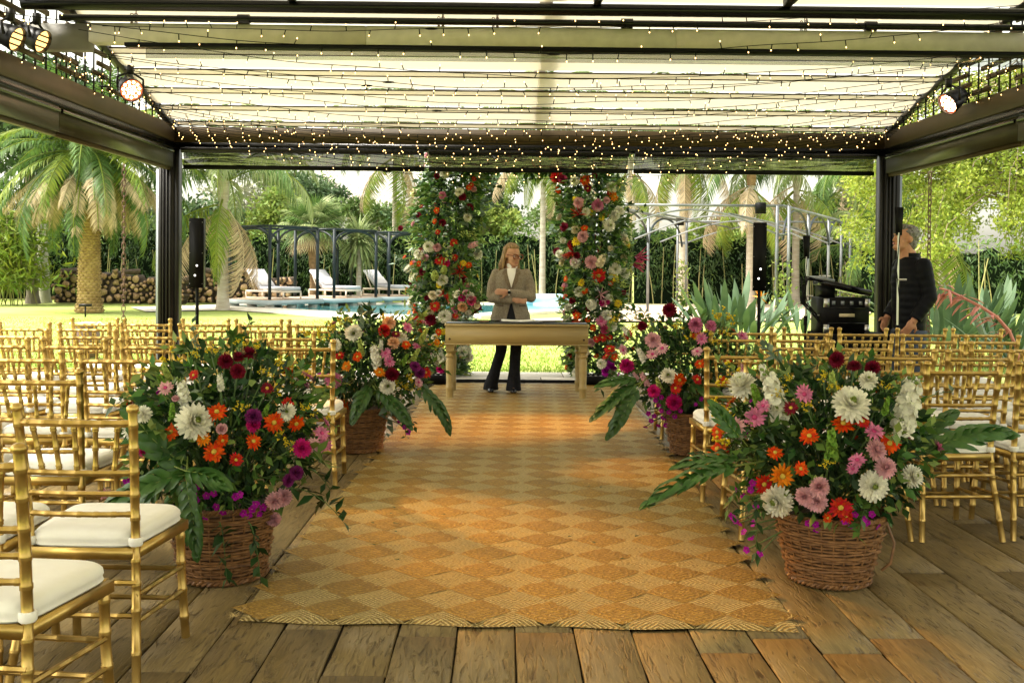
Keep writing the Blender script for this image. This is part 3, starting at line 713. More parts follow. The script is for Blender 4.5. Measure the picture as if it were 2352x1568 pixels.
# ------------------------------------------------------------------ gilded chairs
def ringed(path, r, pos, n=8, rb=1.13, hw=.0042):
    # turned rod with raised double rings at the given heights (fractions of the path)
    P = np.asarray(path, float); seg = np.linalg.norm(np.diff(P, axis=0), axis=1); cum = np.concatenate([[0], np.cumsum(seg)]); L = cum[-1]
    ts = [0.0, L] + list(cum[1:-1]); 
    for p in pos: ts += [p * L + q for q in (-2.2 * hw, -1.4 * hw, -.6 * hw, 0, .6 * hw, 1.4 * hw, 2.2 * hw)]
    ts = sorted(set(round(min(max(t, 0), L), 5) for t in ts)); pts, rs = [], []
    for t in ts:
        i = min(np.searchsorted(cum, t, 'right') - 1, len(seg) - 1); f = (t - cum[i]) / seg[i]; pts.append(P[i] * (1 - f) + P[i + 1] * f)
        d = min([abs(t - p * L) / hw for p in pos] or [9]); rs.append(r * (rb if .3 < d < 1.8 else (1.12 if d <= .3 else 1.0)))
    return MB().tube(pts, rs, n)
def chair_proto():
    t = thing('gilded_chair', 'x', 'chair', (0, 0, 0), 0, 'gilded ceremony chairs')
    mk = {}
    def add(nm, mb, mat='gold', sm=True): return part(nm, mb, mat, t, sm, sharp=50)
    for s in (-1, 1):
        P = [(s * .212, -.075, 0), (s * .186, -.015, .30), (s * .178, 0, .45), (s * .182, -.020, .66), (s * .192, -.062, .905)]
        b = ringed(P, .0158, (.12, .27, .36, .445, .52, .60, .685, .77, .86, .945)); b.lathe([(.0165, 0), (.021, .006), (.021, .016), (.016, .022), (.008, .026)], 8, (s * .1925, -.064, .90)); add('back_post', b)
        P = [(s * .205, .400, 0), (s * .196, .378, .25), (s * .192, .372, .435)]; add('front_leg', ringed(P, .0165, (.18, .42, .66, .88)))
        for z0, z1 in ((.20, .18), (.29, .27)): add('side_stretcher', ringed([(s * .190, -.03, z0), (s * .20, .385, z1)], .009, (.25, .5, .75), 6))
        add('side_rail', MB().bar((s * .178, .0, .425), (s * .205, .385, .425), .03, .034), sm=False)
    def yb(z): return -.020 - .042 * (z - .66) / .245 if z > .66 else -.02 * (z - .45) / .21
    for z, r_ in ((.862, .0125), (.695, .0105), (.625, .0095), (.555, .0095)):
        hw_ = .180 + .010 * (z - .55) / .35; n = 9
        P = [(x, yb(z) - .016 * (1 - (x / hw_) ** 2), z) for x in np.linspace(-hw_, hw_, n)]; add('top_rail' if z > .8 else 'back_rail', ringed(P, r_, (.08, .24, .42, .58, .76, .92) if z > .8 else (.06, .19, .35, .5, .65, .81, .94), 6))
    for k in range(5):
        u = (k - 2) / 2.6; x1, x0 = u * .185, u * .155
        P = [(x0, yb(.695) - .014 * (1 - u * u), .695), (x1, yb(.862) - .014 * (1 - u * u), .862)]; add('spindle', ringed(P, .0082, (.12, .5, .88), 6, 1.28))
    for z in (.33, .22): add('back_stretcher', ringed([(-.19, -.022, z), (.19, -.022, z)], .0095, (.15, .38, .62, .85), 6))
    for z in (.26, .15): add('front_stretcher', ringed([(-.2, .385, z), (.2, .385, z)], .0095, (.15, .38, .62, .85), 6))
    add('back_rail_seat', MB().box((0, -.004, .424), (.35, .03, .038)), sm=False); add('front_rail_seat', MB().box((0, .383, .424), (.39, .032, .038)), sm=False)
    # cushion: rounded trapezoid, domed, with a welt
    def outline(k, gro):
        pts = []
        for i in range(32):
            a = 2 * math.pi * i / 32; c_, s_ = math.cos(a), math.sin(a); e = .32
            xx = np.sign(c_) * abs(c_) ** e; yy = np.sign(s_) * abs(s_) ** e
            wd = .176 + .030 * (yy + 1) / 2; pts.append((xx * (wd + gro) * k, .19 + yy * (.205 + gro) * k))
        return pts
    lev = [(1, 0, .444), (1, .006, .450), (1, .003, .462), (1, .006, .468), (1, .004, .482), (1, -.004, .492), (.93, 0, .499), (.75, 0, .504), (.45, 0, .507), (.15, 0, .508)]
    V = []; 
    for k, gr, z in lev: V += [(x, y, z) for x, y in outline(k, gr)]
    F = [(j * 32 + i, j * 32 + (i + 1) % 32, (j + 1) * 32 + (i + 1) % 32, (j + 1) * 32 + i) for j in range(len(lev) - 1) for i in range(32)] + [tuple(range((len(lev) - 1) * 32, len(lev) * 32))]
    add('cushion', MB().add(V, F), 'cushion')
    for s in (-1, 1):
        b = MB().lathe([(.0205, -.014), (.0235, -.010), (.0235, .010), (.0205, .014)], 10, (s * .1785, 0, .462)); b.box((s * .166, .016, .458), (.02, .04, .022)); add('cushion_tie', b, 'cushion')
    return t
proto = chair_proto(); first = True
ords = ['first', 'second', 'third', 'fourth', 'fifth', 'sixth', 'seventh', 'eighth', 'ninth', 'tenth']
def chair(x, y, rz_, label):
    global first
    o = proto if first else copy_tree(proto); first = False
    o.location = (x, y, 0); o.rotation_euler = (0, 0, rz_); o['label'] = label
# rows measured at the backs; x of the chair nearest the aisle, how many outward
LROW = [(2.62, -1.36, 1), (3.36, -1.39, 3), (4.46, -2.04, 3), (5.48, -2.06, 4), (6.38, -1.25, 6), (7.25, -1.52, 6), (8.05, -1.40, 6), (8.80, -1.62, 5)]
RROW = [(5.22, 1.44, 5), (6.02, 1.42, 5), (6.72, 1.90, 5), (7.45, 1.72, 6), (8.25, 1.52, 6)]
for side, rowsx, s in (('left', LROW, -1), ('right', RROW, 1)):
    for r_, (y, xa, n) in enumerate(rowsx):
        for k in range(n):
            x = xa + s * k * .468 + random.uniform(-.015, .015)
            if side == 'left' and r_ == 0: x, q_ = x - .05, -.14
            else: q_ = 0.0
            chair(x, y + .06 + random.uniform(-.02, .02), q_ + random.uniform(-.05, .05), 'gilded bamboo-style chair, %s from the aisle in the %s row from the camera, %s block' % (ords[k], ords[r_], side))
# ------------------------------------------------------------------ planting
def frond_mesh(name, mat, L=3.0, droop=1.0, up=.5, nl=46, ll=.55, hang=.35, tip=0.0, wid=.036, rach='frond_yellow', rows=2, dry_tip=None):
    # rachis leaves along +Y, bends down; leaflets in pairs
    t = np.linspace(0, 1, 15); ang = up - droop * t ** 1.15 * 1.0
    dy, dz = np.cos(ang), np.sin(ang); y = np.concatenate([[0], np.cumsum(dy[:-1])]) * L / 14; z = np.concatenate([[0], np.cumsum(dz[:-1])]) * L / 14
    b = MB(); b.tube(np.stack([0 * y, y, z], -1), np.linspace(.035, .008, 15), 5, True, 0)
    ts = np.linspace(.10, .995, nl); py = np.interp(ts, t, y); pz = np.interp(ts, t, z); pa = np.interp(ts, t, ang)
    P, D, S = [], [], []
    for i, q in enumerate(ts):
        T = np.array((0, math.cos(pa[i]), math.sin(pa[i]))); U = np.array((0, -math.sin(pa[i]), math.cos(pa[i])))
        ln = ll * (math.sin(math.pi * min(1, .18 + .74 * q)) ** .6) * RNG.uniform(.85, 1.12)
        for s in (-1, 1):
            v = np.array((s, 0, 0)) * 1.0 + T * (.55 + .5 * q) + U * RNG.uniform(-.05, .42) + np.array((0, 0, -hang)) + RNG.normal(0, .06, 3)
            P.append((0, py[i], pz[i])); D.append(v); S.append((ln * wid / .028 * .30 if wid > .03 else ln * .3, ln, ln))
    # leaflet: two segments, the outer one hangs
    tv = [(-.035, 0, 0), (.035, 0, 0), (.075, .45, -.02), (-.075, .45, -.02), (0, 1, -.16 - .35 * hang)]
    k = MB(); P = np.array(P); S = np.array(S); S[:, 0] = S[:, 1] * wid / .075 * 1.4
    inst(k, tv, [(0, 1, 2), (0, 2, 3), (3, 2, 4)], P, D, S)
    V = np.concatenate(k.V); F = k.F[0][0]
    if dry_tip:
        sel = (F.min(1) // 5) // 2 > nl * dry_tip; b.add(V, F[~sel], 1)
        b.F.append((F[sel] + b.n - len(V), 2)); return b.mesh(name, [rach, mat, 'frond_dry'])
    b.add(V, F, 1); return b.mesh(name, [rach, mat])
def palm_trunk(b, H, r0, r1, ring=.10, n=18, lean=0.0, flare=1.35):
    k = int(H / ring) * 2; prof = []; V = []
    for i in range(k + 1):
        t = i / k; r = r0 + (r1 - r0) * t; r *= 1 + (flare - 1) * math.exp(-t * H / .35); r *= 1.0 + (.022 if i % 2 else -.012); prof.append(((lean * t * t * H, 0, t * H), r, r))
    return b.loft(prof, n)
def palm(name, label, base, H, r0, r1, fr, nf, trunk_mat='trunk_palm', lean=0.0, group=None, dead=None, nd=0, crown=True, elev=(-35, 75), dead_el=(-85, -60), shaft=None):
    t = thing(name, label, 'palm tree', base, 0, group)
    part('trunk', palm_trunk(MB(), H, r0, r1, lean=lean), trunk_mat, t, True)
    top = (lean * H, 0, H)
    if shaft: part('crown_shaft', MB().loft([((lean * H, 0, H - .1), r1 * 1.35, r1 * 1.35), ((lean * H, 0, H + .5), r1 * 1.6, r1 * 1.5), ((lean * H, 0, H + 1.1), r1 * .8, r1 * .8)], 12), shaft, t, True)
    for i in range(nf):
        a = i * 2.39996 + random.uniform(-.2, .2); e = R(elev[0] + (elev[1] - elev[0]) * (i + .5) / nf + random.uniform(-7, 7))
        o = link('frond', fr[i % len(fr)], t, (top[0] + .12 * math.sin(-a), .12 * math.cos(a), H + (.5 if shaft else 0.1)), (e, 0, a)); o.rotation_mode = 'XYZ'
    for i in range(nd):
        a = i * 2.39996 + 1.1 + random.uniform(-.3, .3); e = R(random.uniform(*dead_el))
        link('dry_frond', dead[i % len(dead)], t, (top[0] + .16 * math.sin(-a), .16 * math.cos(a), H - .15 + random.uniform(-.3, .1)), (e, 0, a))
    return t
# --- big feather palm on the left lawn
cf = [frond_mesh('frond', 'frond', 3.5, 1.25, .35, 60, .52, .28), frond_mesh('frond', 'frond', 3.7, 1.5, .35, 60, .55, .34), frond_mesh('frond', 'frond_yellow', 3.4, 1.35, .3, 58, .5, .32)]
cdr = [frond_mesh('dry_frond', 'frond_yellow', 3.0, .75, .15, 54, .45, .5, dry_tip=.45, rach='frond_yellow'), frond_mesh('dry_frond', 'frond_dry', 2.9, .6, .1, 54, .42, .7, rach='frond_dry'), frond_mesh('dry_frond', 'frond', 3.0, .8, .2, 54, .46, .45, dry_tip=.62)]
cb = g(205, 717); cb.z = 0
t = thing('date_palm', 'stout feather-leaved palm with hanging dry fronds on the left lawn', 'palm tree', cb)
# trunk clad in rows of old leaf bases
H = 4.45; b = MB(); rows_, n = 52, 13; V = []; F = []
b.loft([((0, 0, 0), .39, .39), ((0, 0, .3), .31, .31), ((0, 0, 2.2), .275, .275), ((0, 0, 3.3), .29, .29), ((0, 0, H), .40, .40)], 20)
for j in range(rows_):
    z = .02 + j * (H - .1) / rows_; r = np.interp(z, [0, .3, 2.2, 3.3, H], [.41, .325, .285, .30, .41])
    for i in range(n):
        a = (i + .5 * (j % 2)) * 2 * math.pi / n + random.uniform(-.04, .04); wd = r * math.pi / n * 1.02; h = .085 * random.uniform(.8, 1.15); pr = .028 * random.uniform(.6, 1.4)
        def pt(da, rr, zz): return (rr * math.cos(a + da), rr * math.sin(a + da), zz)
        w_ = wd / r; k = len(V)
        V += [pt(-w_, r - .015, z), pt(w_, r - .015, z), pt(w_ * .9, r + pr, z + h * .55), pt(-w_ * .9, r + pr, z + h * .55 + random.uniform(-.01, .01)), pt(w_ * .5, r - .01, z + h), pt(-w_ * .5, r - .01, z + h)]
        F += [(k, k + 1, k + 2, k + 3), (k + 3, k + 2, k + 4, k + 5), (k, k + 3, k + 5), (k + 1, k + 4, k + 2)]
tr = part('trunk', b, 'trunk_canary', t, True)
part('leaf_scars', MB().add(V, F), 'trunk_canary', tr, kind='stuff')
for i in range(58):
    a = i * 2.39996; e = R(-52 + 118 * (i + .5) / 58 + random.uniform(-6, 6)); link('frond', cf[i % 3], t, (.22 * math.sin(-a), .22 * math.cos(a), H + .1 + .2 * i / 58), (e, 0, a), sc=(1, 1, 1))
for i in range(42):
    a = i * 2.39996 + .5 + random.uniform(-.2, .2); e = R(random.uniform(-52, -22)); link('dry_frond', cdr[i % 3], t, (.3 * math.sin(-a), .3 * math.cos(a), H + .05 - .25 * random.random()), (e, 0, a), sc=(1.15, random.uniform(.72, .92), 1))
# --- tall queen palms with drooping feathery crowns
qf = [frond_mesh('frond', 'frond_pale', 3.6, 2.3, .8, 56, .72, .75, wid=.022), frond_mesh('frond', 'frond', 3.6, 2.1, .8, 56, .72, .65, wid=.022)]
qd = [frond_mesh('dry_frond', 'frond_dry', 2.8, 1.2, .3, 46, .7, .9, wid=.022, rach='frond_dry'), frond_mesh('dry_frond', 'frond_yellow', 2.9, 1.3, .3, 46, .7, .9, wid=.022)]
def qpalm(px, pyb, top_py, w, label, Y=None, nf=20, nd=5, lean=0.0, shaft='trunk_palm', top_h=None):
    p = g(px, pyb) if Y is None else at(px, pyb, Y); p.z = 0; Y = p.y
    H = top_h or at(px, top_py, Y).z; r = w * Y / 2352 / 2
    return palm('queen_palm', label, p, H, r * 1.05, r * .75, qf, nf, lean=lean, dead=qd, nd=nd, shaft=shaft, elev=(-30, 70), dead_el=(-75, -25))
qpalm(512, 712, 455, 24, 'ringed grey palm just left of the poolside pavilions', nf=22, nd=6, shaft='trunk_palm')
qpalm(1568, 703, 330, 22, 'tall straight pale palm trunk behind the open steel pergola', nd=8)
qpalm(1722, 706, 420, 20, 'palm with a shaggy crown behind the right column loudspeaker', nd=9, shaft='trunk_fibre')
qpalm(1826, 702, 425, 18, 'pale palm trunk inside the right bay of the steel pergola', nf=18, nd=6)
qpalm(1245, 700, 330, 14, 'palm whose long pale fronds hang behind the woman', Y=40, nf=26, nd=6)
qpalm(905, 700, 350, 12, 'palm whose fronds hang just left of the flower arch', Y=42, nf=24, nd=5)
qpalm(1445, 700, 385, 12, 'slender palm with yellowing fronds right of the flower arch', Y=46, nf=16, nd=8)
qpalm(2166, 690, 520, 24, 'pale palm trunk rising behind the strelitzia on the right', Y=24, nf=8, nd=4)
qpalm(1935, 700, 430, 12, 'slim palm beyond the far corner of the steel pergola', Y=46, nf=18, nd=8)
qpalm(2010, 705, 640, 14, 'short dry-fronded palm beside the right pavilion post', Y=38, nf=10, nd=8)
# --- two bare trunks at the far left
for px, pyb, w, m, lab in ((75, 697, 24, 'bark', 'rough dark tree trunk at the far left of the lawn'), (100, 695, 26, 'bark_pale', 'smooth pale tree trunk beside the rough one at far left')):
    p = g(px, pyb); p.z = 0; r = w * p.y / 4704
    t = thing('tree', lab, 'tree', p); b = MB().loft([((0, 0, 0), r * 1.5, r * 1.4), ((0, 0, .3), r * 1.1, r * 1.1), ((-.05, 0, 2), r * .95, r * .95), ((-.1, 0, 4.2), r * .85, r * .8), ((-.1, 0, 7.5), r * .5, r * .5)], 14)
    for k in range(5):
        a = k * 1.3; b.tube([(-.1, 0, 4.2 + .5 * k), (-.1 + 1.2 * math.cos(a), 1.2 * math.sin(a), 5.3 + .5 * k), (-.1 + 2.2 * math.cos(a), 2.2 * math.sin(a), 5.8 + .5 * k)], [r * .4, r * .25, .03], 6)
    part('trunk', b, m, t, True)
    n = 7000; d = rdir(n); P = d * (RNG.random(n) ** .4)[:, None] * np.array((3.2, 3.2, 2.2)) + np.array((0, 0, 6.6)); q = MB(); inst(q, LEAF_V, LEAF_F, P, rdir(n, -.5), .16 + .12 * RNG.random(n), RNG.random(n) * 6.28)
    part('crown', q, 'tree_b', t, kind='stuff')
# --- fan palm and yucca by the pavilions
def fan_palm(px, pyb, top, label, R_=.75):
    p = g(px, pyb); p.z = 0; H = at(px, top, p.y).z
    t = thing('fan_palm', label, 'palm tree', p)
    b = MB(); b.loft([((0, 0, 0), .17, .17), ((0, 0, .15), .12, .12), ((0, 0, 1.2), .10, .10), ((0, 0, 1.5), .15, .15), ((0, 0, H), .20, .20)], 14); part('trunk', b, 'trunk_fibre', t, True)
    m = []
    for mt in ('frond', 'frond_pale', 'frond_dry'):
        b = MB(); b.tube([(0, 0, 0), (0, .5, 0), (0, .75, -.03)], [.018, .013, .012], 5)
        for k in range(34):
            a = -2.3 + 4.6 * k / 33; d = np.array((math.sin(a), math.cos(a), -.12)); s = np.array((math.cos(a), -math.sin(a), 0)) * .022; o = np.array((0, .75, -.03)); L = R_ * RNG.uniform(.88, 1.05)
            b.add([o, o + d * L * .55 + s, o + d * L * .55 - s, o + d * L + np.array((0, 0, -.16 - .1 * RNG.random()))], [(0, 1, 2), (1, 3, 2)])
        m.append(b.mesh('fan_leaf', mt))
    for i in range(40):
        a = i * 2.39996; e = R(-45 + 115 * (i + .5) / 40); link('fan_leaf', m[2] if i < 5 else m[i % 2], t, (0, 0, H), (e, random.uniform(-.3, .3), a))
fan_palm(718, 697, 520, 'fan-leaved palm rising behind the middle lounger')
p = g(824, 697); p.z = 0
t = thing('yucca', 'spiky yucca with strap leaves between the second and third loungers', 'yucca', p); Hy = at(824, 560, p.y).z
part('trunk', MB().loft([((0, 0, 0), .13, .13), ((0, 0, .3), .10, .10), ((0, 0, Hy), .09, .09)], 10), 'trunk_palm', t, True)
n = 420; d = rdir(n, .25); q = MB(); k = [(-.024, 0, 0), (.024, 0, 0), (.03, .5, .04), (-.03, .5, .04), (0, 1, -.22)]
inst(q, k, [(0, 1, 2), (0, 2, 3), (3, 2, 4)], np.array((0, 0, Hy)) + d * .08 + np.stack([0 * d[:, 0], 0 * d[:, 0], RNG.random(n) * .4 - .2], -1), d, .85 + .35 * RNG.random(n))
part('leaves', q, 'frond_pale', t, kind='stuff')
# --- bamboo hedge along the back, in separate runs
def hedge(x0, x1, y, h, label, dens=260):
    t = thing('bamboo_hedge', label, 'hedge', ((x0 + x1) / 2, y, 0)); W = x1 - x0
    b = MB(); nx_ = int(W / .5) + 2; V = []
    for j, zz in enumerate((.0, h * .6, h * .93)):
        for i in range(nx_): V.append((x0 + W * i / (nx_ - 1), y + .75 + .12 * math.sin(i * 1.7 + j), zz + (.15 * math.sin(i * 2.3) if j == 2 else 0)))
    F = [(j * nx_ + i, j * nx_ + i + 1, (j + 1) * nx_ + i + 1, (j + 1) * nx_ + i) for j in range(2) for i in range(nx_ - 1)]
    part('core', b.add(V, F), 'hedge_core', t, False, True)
    n = int(W * h * dens); X = x0 + W * RNG.random(n); Zf = RNG.random(n) ** .75
    top = h * (1 + .07 * np.sin(X * 1.3) + .06 * np.sin(X * 3.7 + 1) + .05 * np.sin(X * 8.1)); Z = .25 + (top - .2) * Zf
    # clumps: sprays hang in tufts, with gaps low down where the culms show
    cl = np.sin(X * 5.1 + np.sin(Z * 3) * 2) * np.sin(Z * 4.3 + X * 1.7); keep = RNG.random(n) < np.clip(.55 + .5 * cl, .08, 1) * np.clip(.12 + Z / 1.1, 0, 1)
    X, Z, Zf, top = X[keep], Z[keep], Zf[keep], top[keep]; n = len(X)
    Yv = y + .65 * RNG.random(n) - .28 * np.sin(X * 2.3 + Z * 1.1) - .1
    D = rdir(n) * .7 + np.array((0, -.4, -.75)); P = np.stack([X, Yv, Z], -1); s = .15 + .14 * RNG.random(n)
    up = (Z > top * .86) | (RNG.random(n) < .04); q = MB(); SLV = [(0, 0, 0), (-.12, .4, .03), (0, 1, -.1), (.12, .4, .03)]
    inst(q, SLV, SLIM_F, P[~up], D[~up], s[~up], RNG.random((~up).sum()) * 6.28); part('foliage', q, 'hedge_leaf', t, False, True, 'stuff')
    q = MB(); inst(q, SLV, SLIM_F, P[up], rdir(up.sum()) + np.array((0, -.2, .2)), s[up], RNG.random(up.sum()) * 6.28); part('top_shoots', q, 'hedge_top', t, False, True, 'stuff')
    me = [MB().tube([(0, 0, 0), (.04 * k - .04, 0, 1.0), (.16 * k - .15, 0, 2.3)], [.022, .02, .014], 5).mesh('culm', 'culm', True) for k in range(3)]
    for i in range(int(W / .42)):
        part_o = link('culm', me[i % 3], t, (x0 + W * random.random() - (x0 + x1) / 2, random.uniform(-.32, .1), 0), (random.uniform(-.05, .05), random.uniform(-.08, .08), 0), (1, 1, random.uniform(.6, 1.05)))
hedge(at(-700, 600, 38).x, at(-60, 600, 38).x, 38.0, 3.0, 'dark bamboo hedge running on at the far left edge', 120)
hx = [at(-60, 600, 40).x, at(560, 600, 40).x, at(1100, 600, 41).x, at(1460, 600, 40.5).x, at(2060, 600, 40).x]
hedge(hx[0], hx[1], 39.5, 2.9, 'dark bamboo hedge behind the firewood stack')
hedge(hx[1], hx[2], 40.5, 2.7, 'bamboo hedge behind the poolside pavilions')
hedge(hx[2], hx[3], 41.0, 2.85, 'bamboo hedge behind the woman, seen through the flower arch')
hedge(hx[3], hx[4], 40.2, 2.75, 'bamboo hedge behind the open steel pergola')
hedge(at(2000, 600, 33).x, at(2500, 600, 33).x, 33.0, 2.2, 'dark hedge behind the strelitzia on the right')
# --- broadleaf trees beyond the hedge
def tree(px, py, Y, rx, rz_, mat, label, n=5200, ls=.22, trunk='bark', seed=0, gap=.35, zb=-.2):
    c = at(px, py, Y); H = c.z; t = thing('garden_tree', label, 'tree', (c.x, Y, 0), 0, 'trees beyond the hedge')
    b = MB(); b.loft([((0, 0, 0), .22, .22), ((.1, 0, H * .5), .15, .15), ((0, 0, H), .06, .06)], 8); K = 9; cen = []
    rg = np.random.default_rng(seed + abs(int(px)))
    for k in range(K * 3):
        d = nrm(rg.normal(size=3)); q = d * rg.random() ** .4 * np.array((rx, rx * .7, rz_)) * .8; cen.append(q)
        if k < K: b.tube([(0, 0, H * .55), tuple(q * .5 + np.array((0, 0, H * .9))), tuple(q + np.array((0, 0, H)))], [.09, .05, .015], 5)
    part('trunk', b, trunk, t, True)
    cen = np.array(cen); i = rg.integers(0, len(cen), n); d = nrm(rg.normal(size=(n, 3))); sz = .30 * min(rx, rz_) * (.6 + .8 * rg.random(len(cen)))
    P = cen[i] + d * (rg.random(n) ** .45)[:, None] * sz[i][:, None] * np.array((1.15, 1, .8)) + np.array((0, 0, H))
    q = MB(); inst(q, LEAF_V, LEAF_F, P, d + rg.normal(0, .6, (n, 3)) + np.array((0, 0, zb)), ls * (.6 + .8 * rg.random(n)), rg.random(n) * 6.28); part('crown', q, mat, t, kind='stuff')
    return t
TR = [(-260, 500, 44, 3.8, 3.0, 'tree_a', 'green tree beyond the left edge of the lawn'), (-480, 480, 46, 4.0, 3.2, 'tree_b', 'dark tree farthest out beyond the left edge'), (430, 520, 46, 2.6, 2.6, 'tree_b', 'dark leafy tree just right of the left pavilion post'), (560, 500, 50, 2.6, 2.4, 'tree_d', 'grey green feathery tree behind the ringed grey palm'),
      (640, 505, 48, 2.4, 1.8, 'tree_c', 'bright yellow green shrubby tree left of the fan palm'), (735, 470, 54, 2.1, 1.9, 'tree_b', 'rounded dark tree behind the fan palm'),
      (665, 440, 58, 2.2, 2.2, 'tree_a', 'mid green tree whose top shows above the pavilions'), (850, 510, 52, 2.6, 1.5, 'tree_a', 'soft green tree behind the yucca'),
      (975, 500, 50, 1.9, 2.0, 'tree_b', 'green tree behind the left pillar of the flower arch'), (1140, 470, 54, 2.0, 2.2, 'tree_b', 'dark tree seen inside the flower arch'),
      (1110, 515, 46, 1.8, 1.1, 'tree_c', 'light green shrub top inside the flower arch'), (1300, 500, 50, 2.0, 1.7, 'tree_a', 'green tree behind the right pillar of the flower arch'),
      (1900, 520, 46, 2.0, 2.6, 'tree_a', 'airy green tree right of the steel pergola'), (1985, 480, 50, 2.3, 2.9, 'tree_d', 'pale feathery tree beside the right pavilion post'),
      (1640, 545, 52, 2.8, 1.0, 'tree_c', 'low yellow green tree line behind the steel pergola'), (1480, 560, 50, 2.0, .9, 'tree_b', 'low dark shrub left of the tall pale trunk'), (1790, 545, 52, 2.2, 1.2, 'tree_c', 'low bright shrub behind the right bay of the pergola'),
      (-40, 480, 44, 3.5, 3.4, 'tree_b', 'dark tree at the left edge behind the big palm'), (150, 520, 46, 3.2, 2.4, 'tree_b', 'dark tree behind the trunk of the big palm'), (310, 530, 46, 3.0, 2.2, 'tree_a', 'green tree left of the left pavilion post')]
for q in TR: tree(*q)
t = tree(815, 440, 70, 3.6, 3.2, 'lilac', 'faint lilac blossoming tree against the white sky', n=1500, ls=.26)
# --- weeping yellow-green tree on the right
def weeping():
    p = at(2420, 500, 21); t = thing('weeping_tree', 'large yellow green tree with hanging sprays on the right', 'tree', (p.x, 21, 0))
    b = MB(); b.loft([((0, 0, 0), .3, .3), ((-.1, 0, 1.5), .22, .22), ((-.3, 0, 3), .18, .18), ((-.4, 0, 5), .1, .1)], 10); P, D = [], []; tw = MB()
    for k in range(230):
        a = RNG.uniform(0, 6.28); L = RNG.uniform(1.2, 3.9); z0 = RNG.uniform(2.5, 5.2); d = np.array((math.cos(a), math.sin(a) * .8, 0)); 
        z1 = z0 + RNG.uniform(.2, .9) - .16 * L; drop = RNG.uniform(.5, 1.5); e = np.array((-.3, 0, 0)) + d * L
        pts = [(-.3, 0, z0), tuple(np.array((-.3, 0, 0)) + d * L * .5 + np.array((0, 0, z0 + .5))), tuple(e + np.array((0, 0, z1))), tuple(e + d * .35 + np.array((0, 0, z1 - drop)))]
        tw.tube(pts, [.03, .018, .01, .004], 4)
        pts = np.array(pts); m = 330; K = 7; uc = RNG.random(K) ** .7 * 1.95 + 1; ic = np.clip(uc.astype(int), 0, 2); fc = (uc - ic)[:, None]; cen = pts[ic] * (1 - fc) + pts[ic + 1] * fc; w2 = RNG.integers(0, K, m)
        P.append(cen[w2] + nrm(RNG.normal(size=(m, 3))) * (RNG.random(m) ** .5)[:, None] * np.array((.30, .30, .17)) + RNG.normal(0, .03, (m, 3))); D.append(rdir(m) + np.array((0, 0, -.4)))
    part('trunk', b, 'bark', t, True); part('branches', tw, 'twig', t, kind='stuff'); P = np.concatenate(P); P = P[P[:, 2] > 1.35]; n = len(P); q = MB()
    inst(q, LEAF_V, LEAF_F, P, np.concatenate(D)[:n], .055 + .06 * RNG.random(n), RNG.random(n) * 6.28); part('crown', q, 'lime_leaf', t, kind='stuff')
weeping()
# --- bamboo clump at the left edge
def lefthedge():
    p = g(15, 700); t = thing('bamboo_clump', 'yellow green bamboo clump at the left edge of the lawn', 'bamboo', (p.x, p.y, 0)); n = 2600
    P = np.stack([RNG.normal(0, .8, n), RNG.normal(0, .6, n), .6 + 2.6 * RNG.random(n)], -1); q = MB(); inst(q, SLIM_V, SLIM_F, P, rdir(n) + np.array((.3, -.2, -.5)), .28 + .15 * RNG.random(n), RNG.random(n) * 6.28); part('foliage', q, 'frond_yellow', t, kind='stuff')
    for i in range(16): part('culm', MB().tube([(random.uniform(-1, 1), random.uniform(-.5, .5), 0), (random.uniform(-1, 1), random.uniform(-.5, .5), 3.2)], .02, 5), 'culm', t)
lefthedge()
# --- strelitzia clumps and the pink flower stalk
def blade(L, wd, bend):
    n = 9; t = np.linspace(0, 1, n); y = bend * L * t ** 2; z = L * t * (1 - .22 * bend * t); V = []
    for i in range(n):
        f = 0.03 if t[i] < .42 else math.sin(math.pi * min(1, (t[i] - .42) / .58)) ** .75 * .5 + .02; ww = wd * f
        V += [(-ww, y[i] + .22 * ww, z[i]), (0, y[i], z[i]), (ww, y[i] + .22 * ww, z[i])]
    F = [q for i in range(n - 1) for q in ((3 * i, 3 * i + 1, 3 * i + 4, 3 * i + 3), (3 * i + 1, 3 * i + 2, 3 * i + 5, 3 * i + 4))]
    return MB().add(V, F).mesh('leaf', 'strel', True, 0)
SB = [blade(1.15, .115, .25), blade(1.0, .105, .5), blade(1.25, .11, .12), blade(.9, .10, .75)]
def strel(px, py, Y, n, sp, sc, label, flowers=()):
    p = at(px, py, Y); p.z = 0; t = thing('strelitzia', label, 'plant', p, 0, 'strelitzia clumps')
    for i in range(n):
        a = i * 2.39996; r = sp * math.sqrt((i + .5) / n); k = random.choice(SB); s = sc * random.uniform(.75, 1.15)
        link('leaf', k, t, (r * math.cos(a), r * .6 * math.sin(a), 0), (random.uniform(-.1, .25) * 0 - .12, 0, a - math.pi / 2 + random.uniform(-.7, .7)), (s, s, s))
    for fx, fz in flowers:
        b = MB().tube([(fx * .6, -sp * .3, 0), (fx, -sp * .35, fz)], .009, 5); o = part('flower_stem', b, 'strel', t)
        b = MB(); inst(b, SLIM_V, SLIM_F, np.tile((fx, -sp * .35, fz), (9, 1)), rdir(9, 1.2), .15, RNG.random(9) * 6.28); part('flower', b, 'orange_petal', o)
strel(1690, 745, 16.5, 80, .62, 1.02, 'strelitzia clump behind the right column loudspeaker', [(.35, .95)])
strel(1845, 745, 17, 18, .35, .85, 'small strelitzia clump left of the sound desk')
strel(2185, 745, 14.5, 90, .62, 1.0, 'strelitzia clump with one orange flower right of the man', [(.02, .98)])
strel(2270, 760, 14.8, 70, .5, 1.0, 'strelitzia clump under the pink flower stalk at the right')
strel(2345, 790, 12.6, 30, .4, .85, 'strelitzia leaves at the right edge behind the chairs')
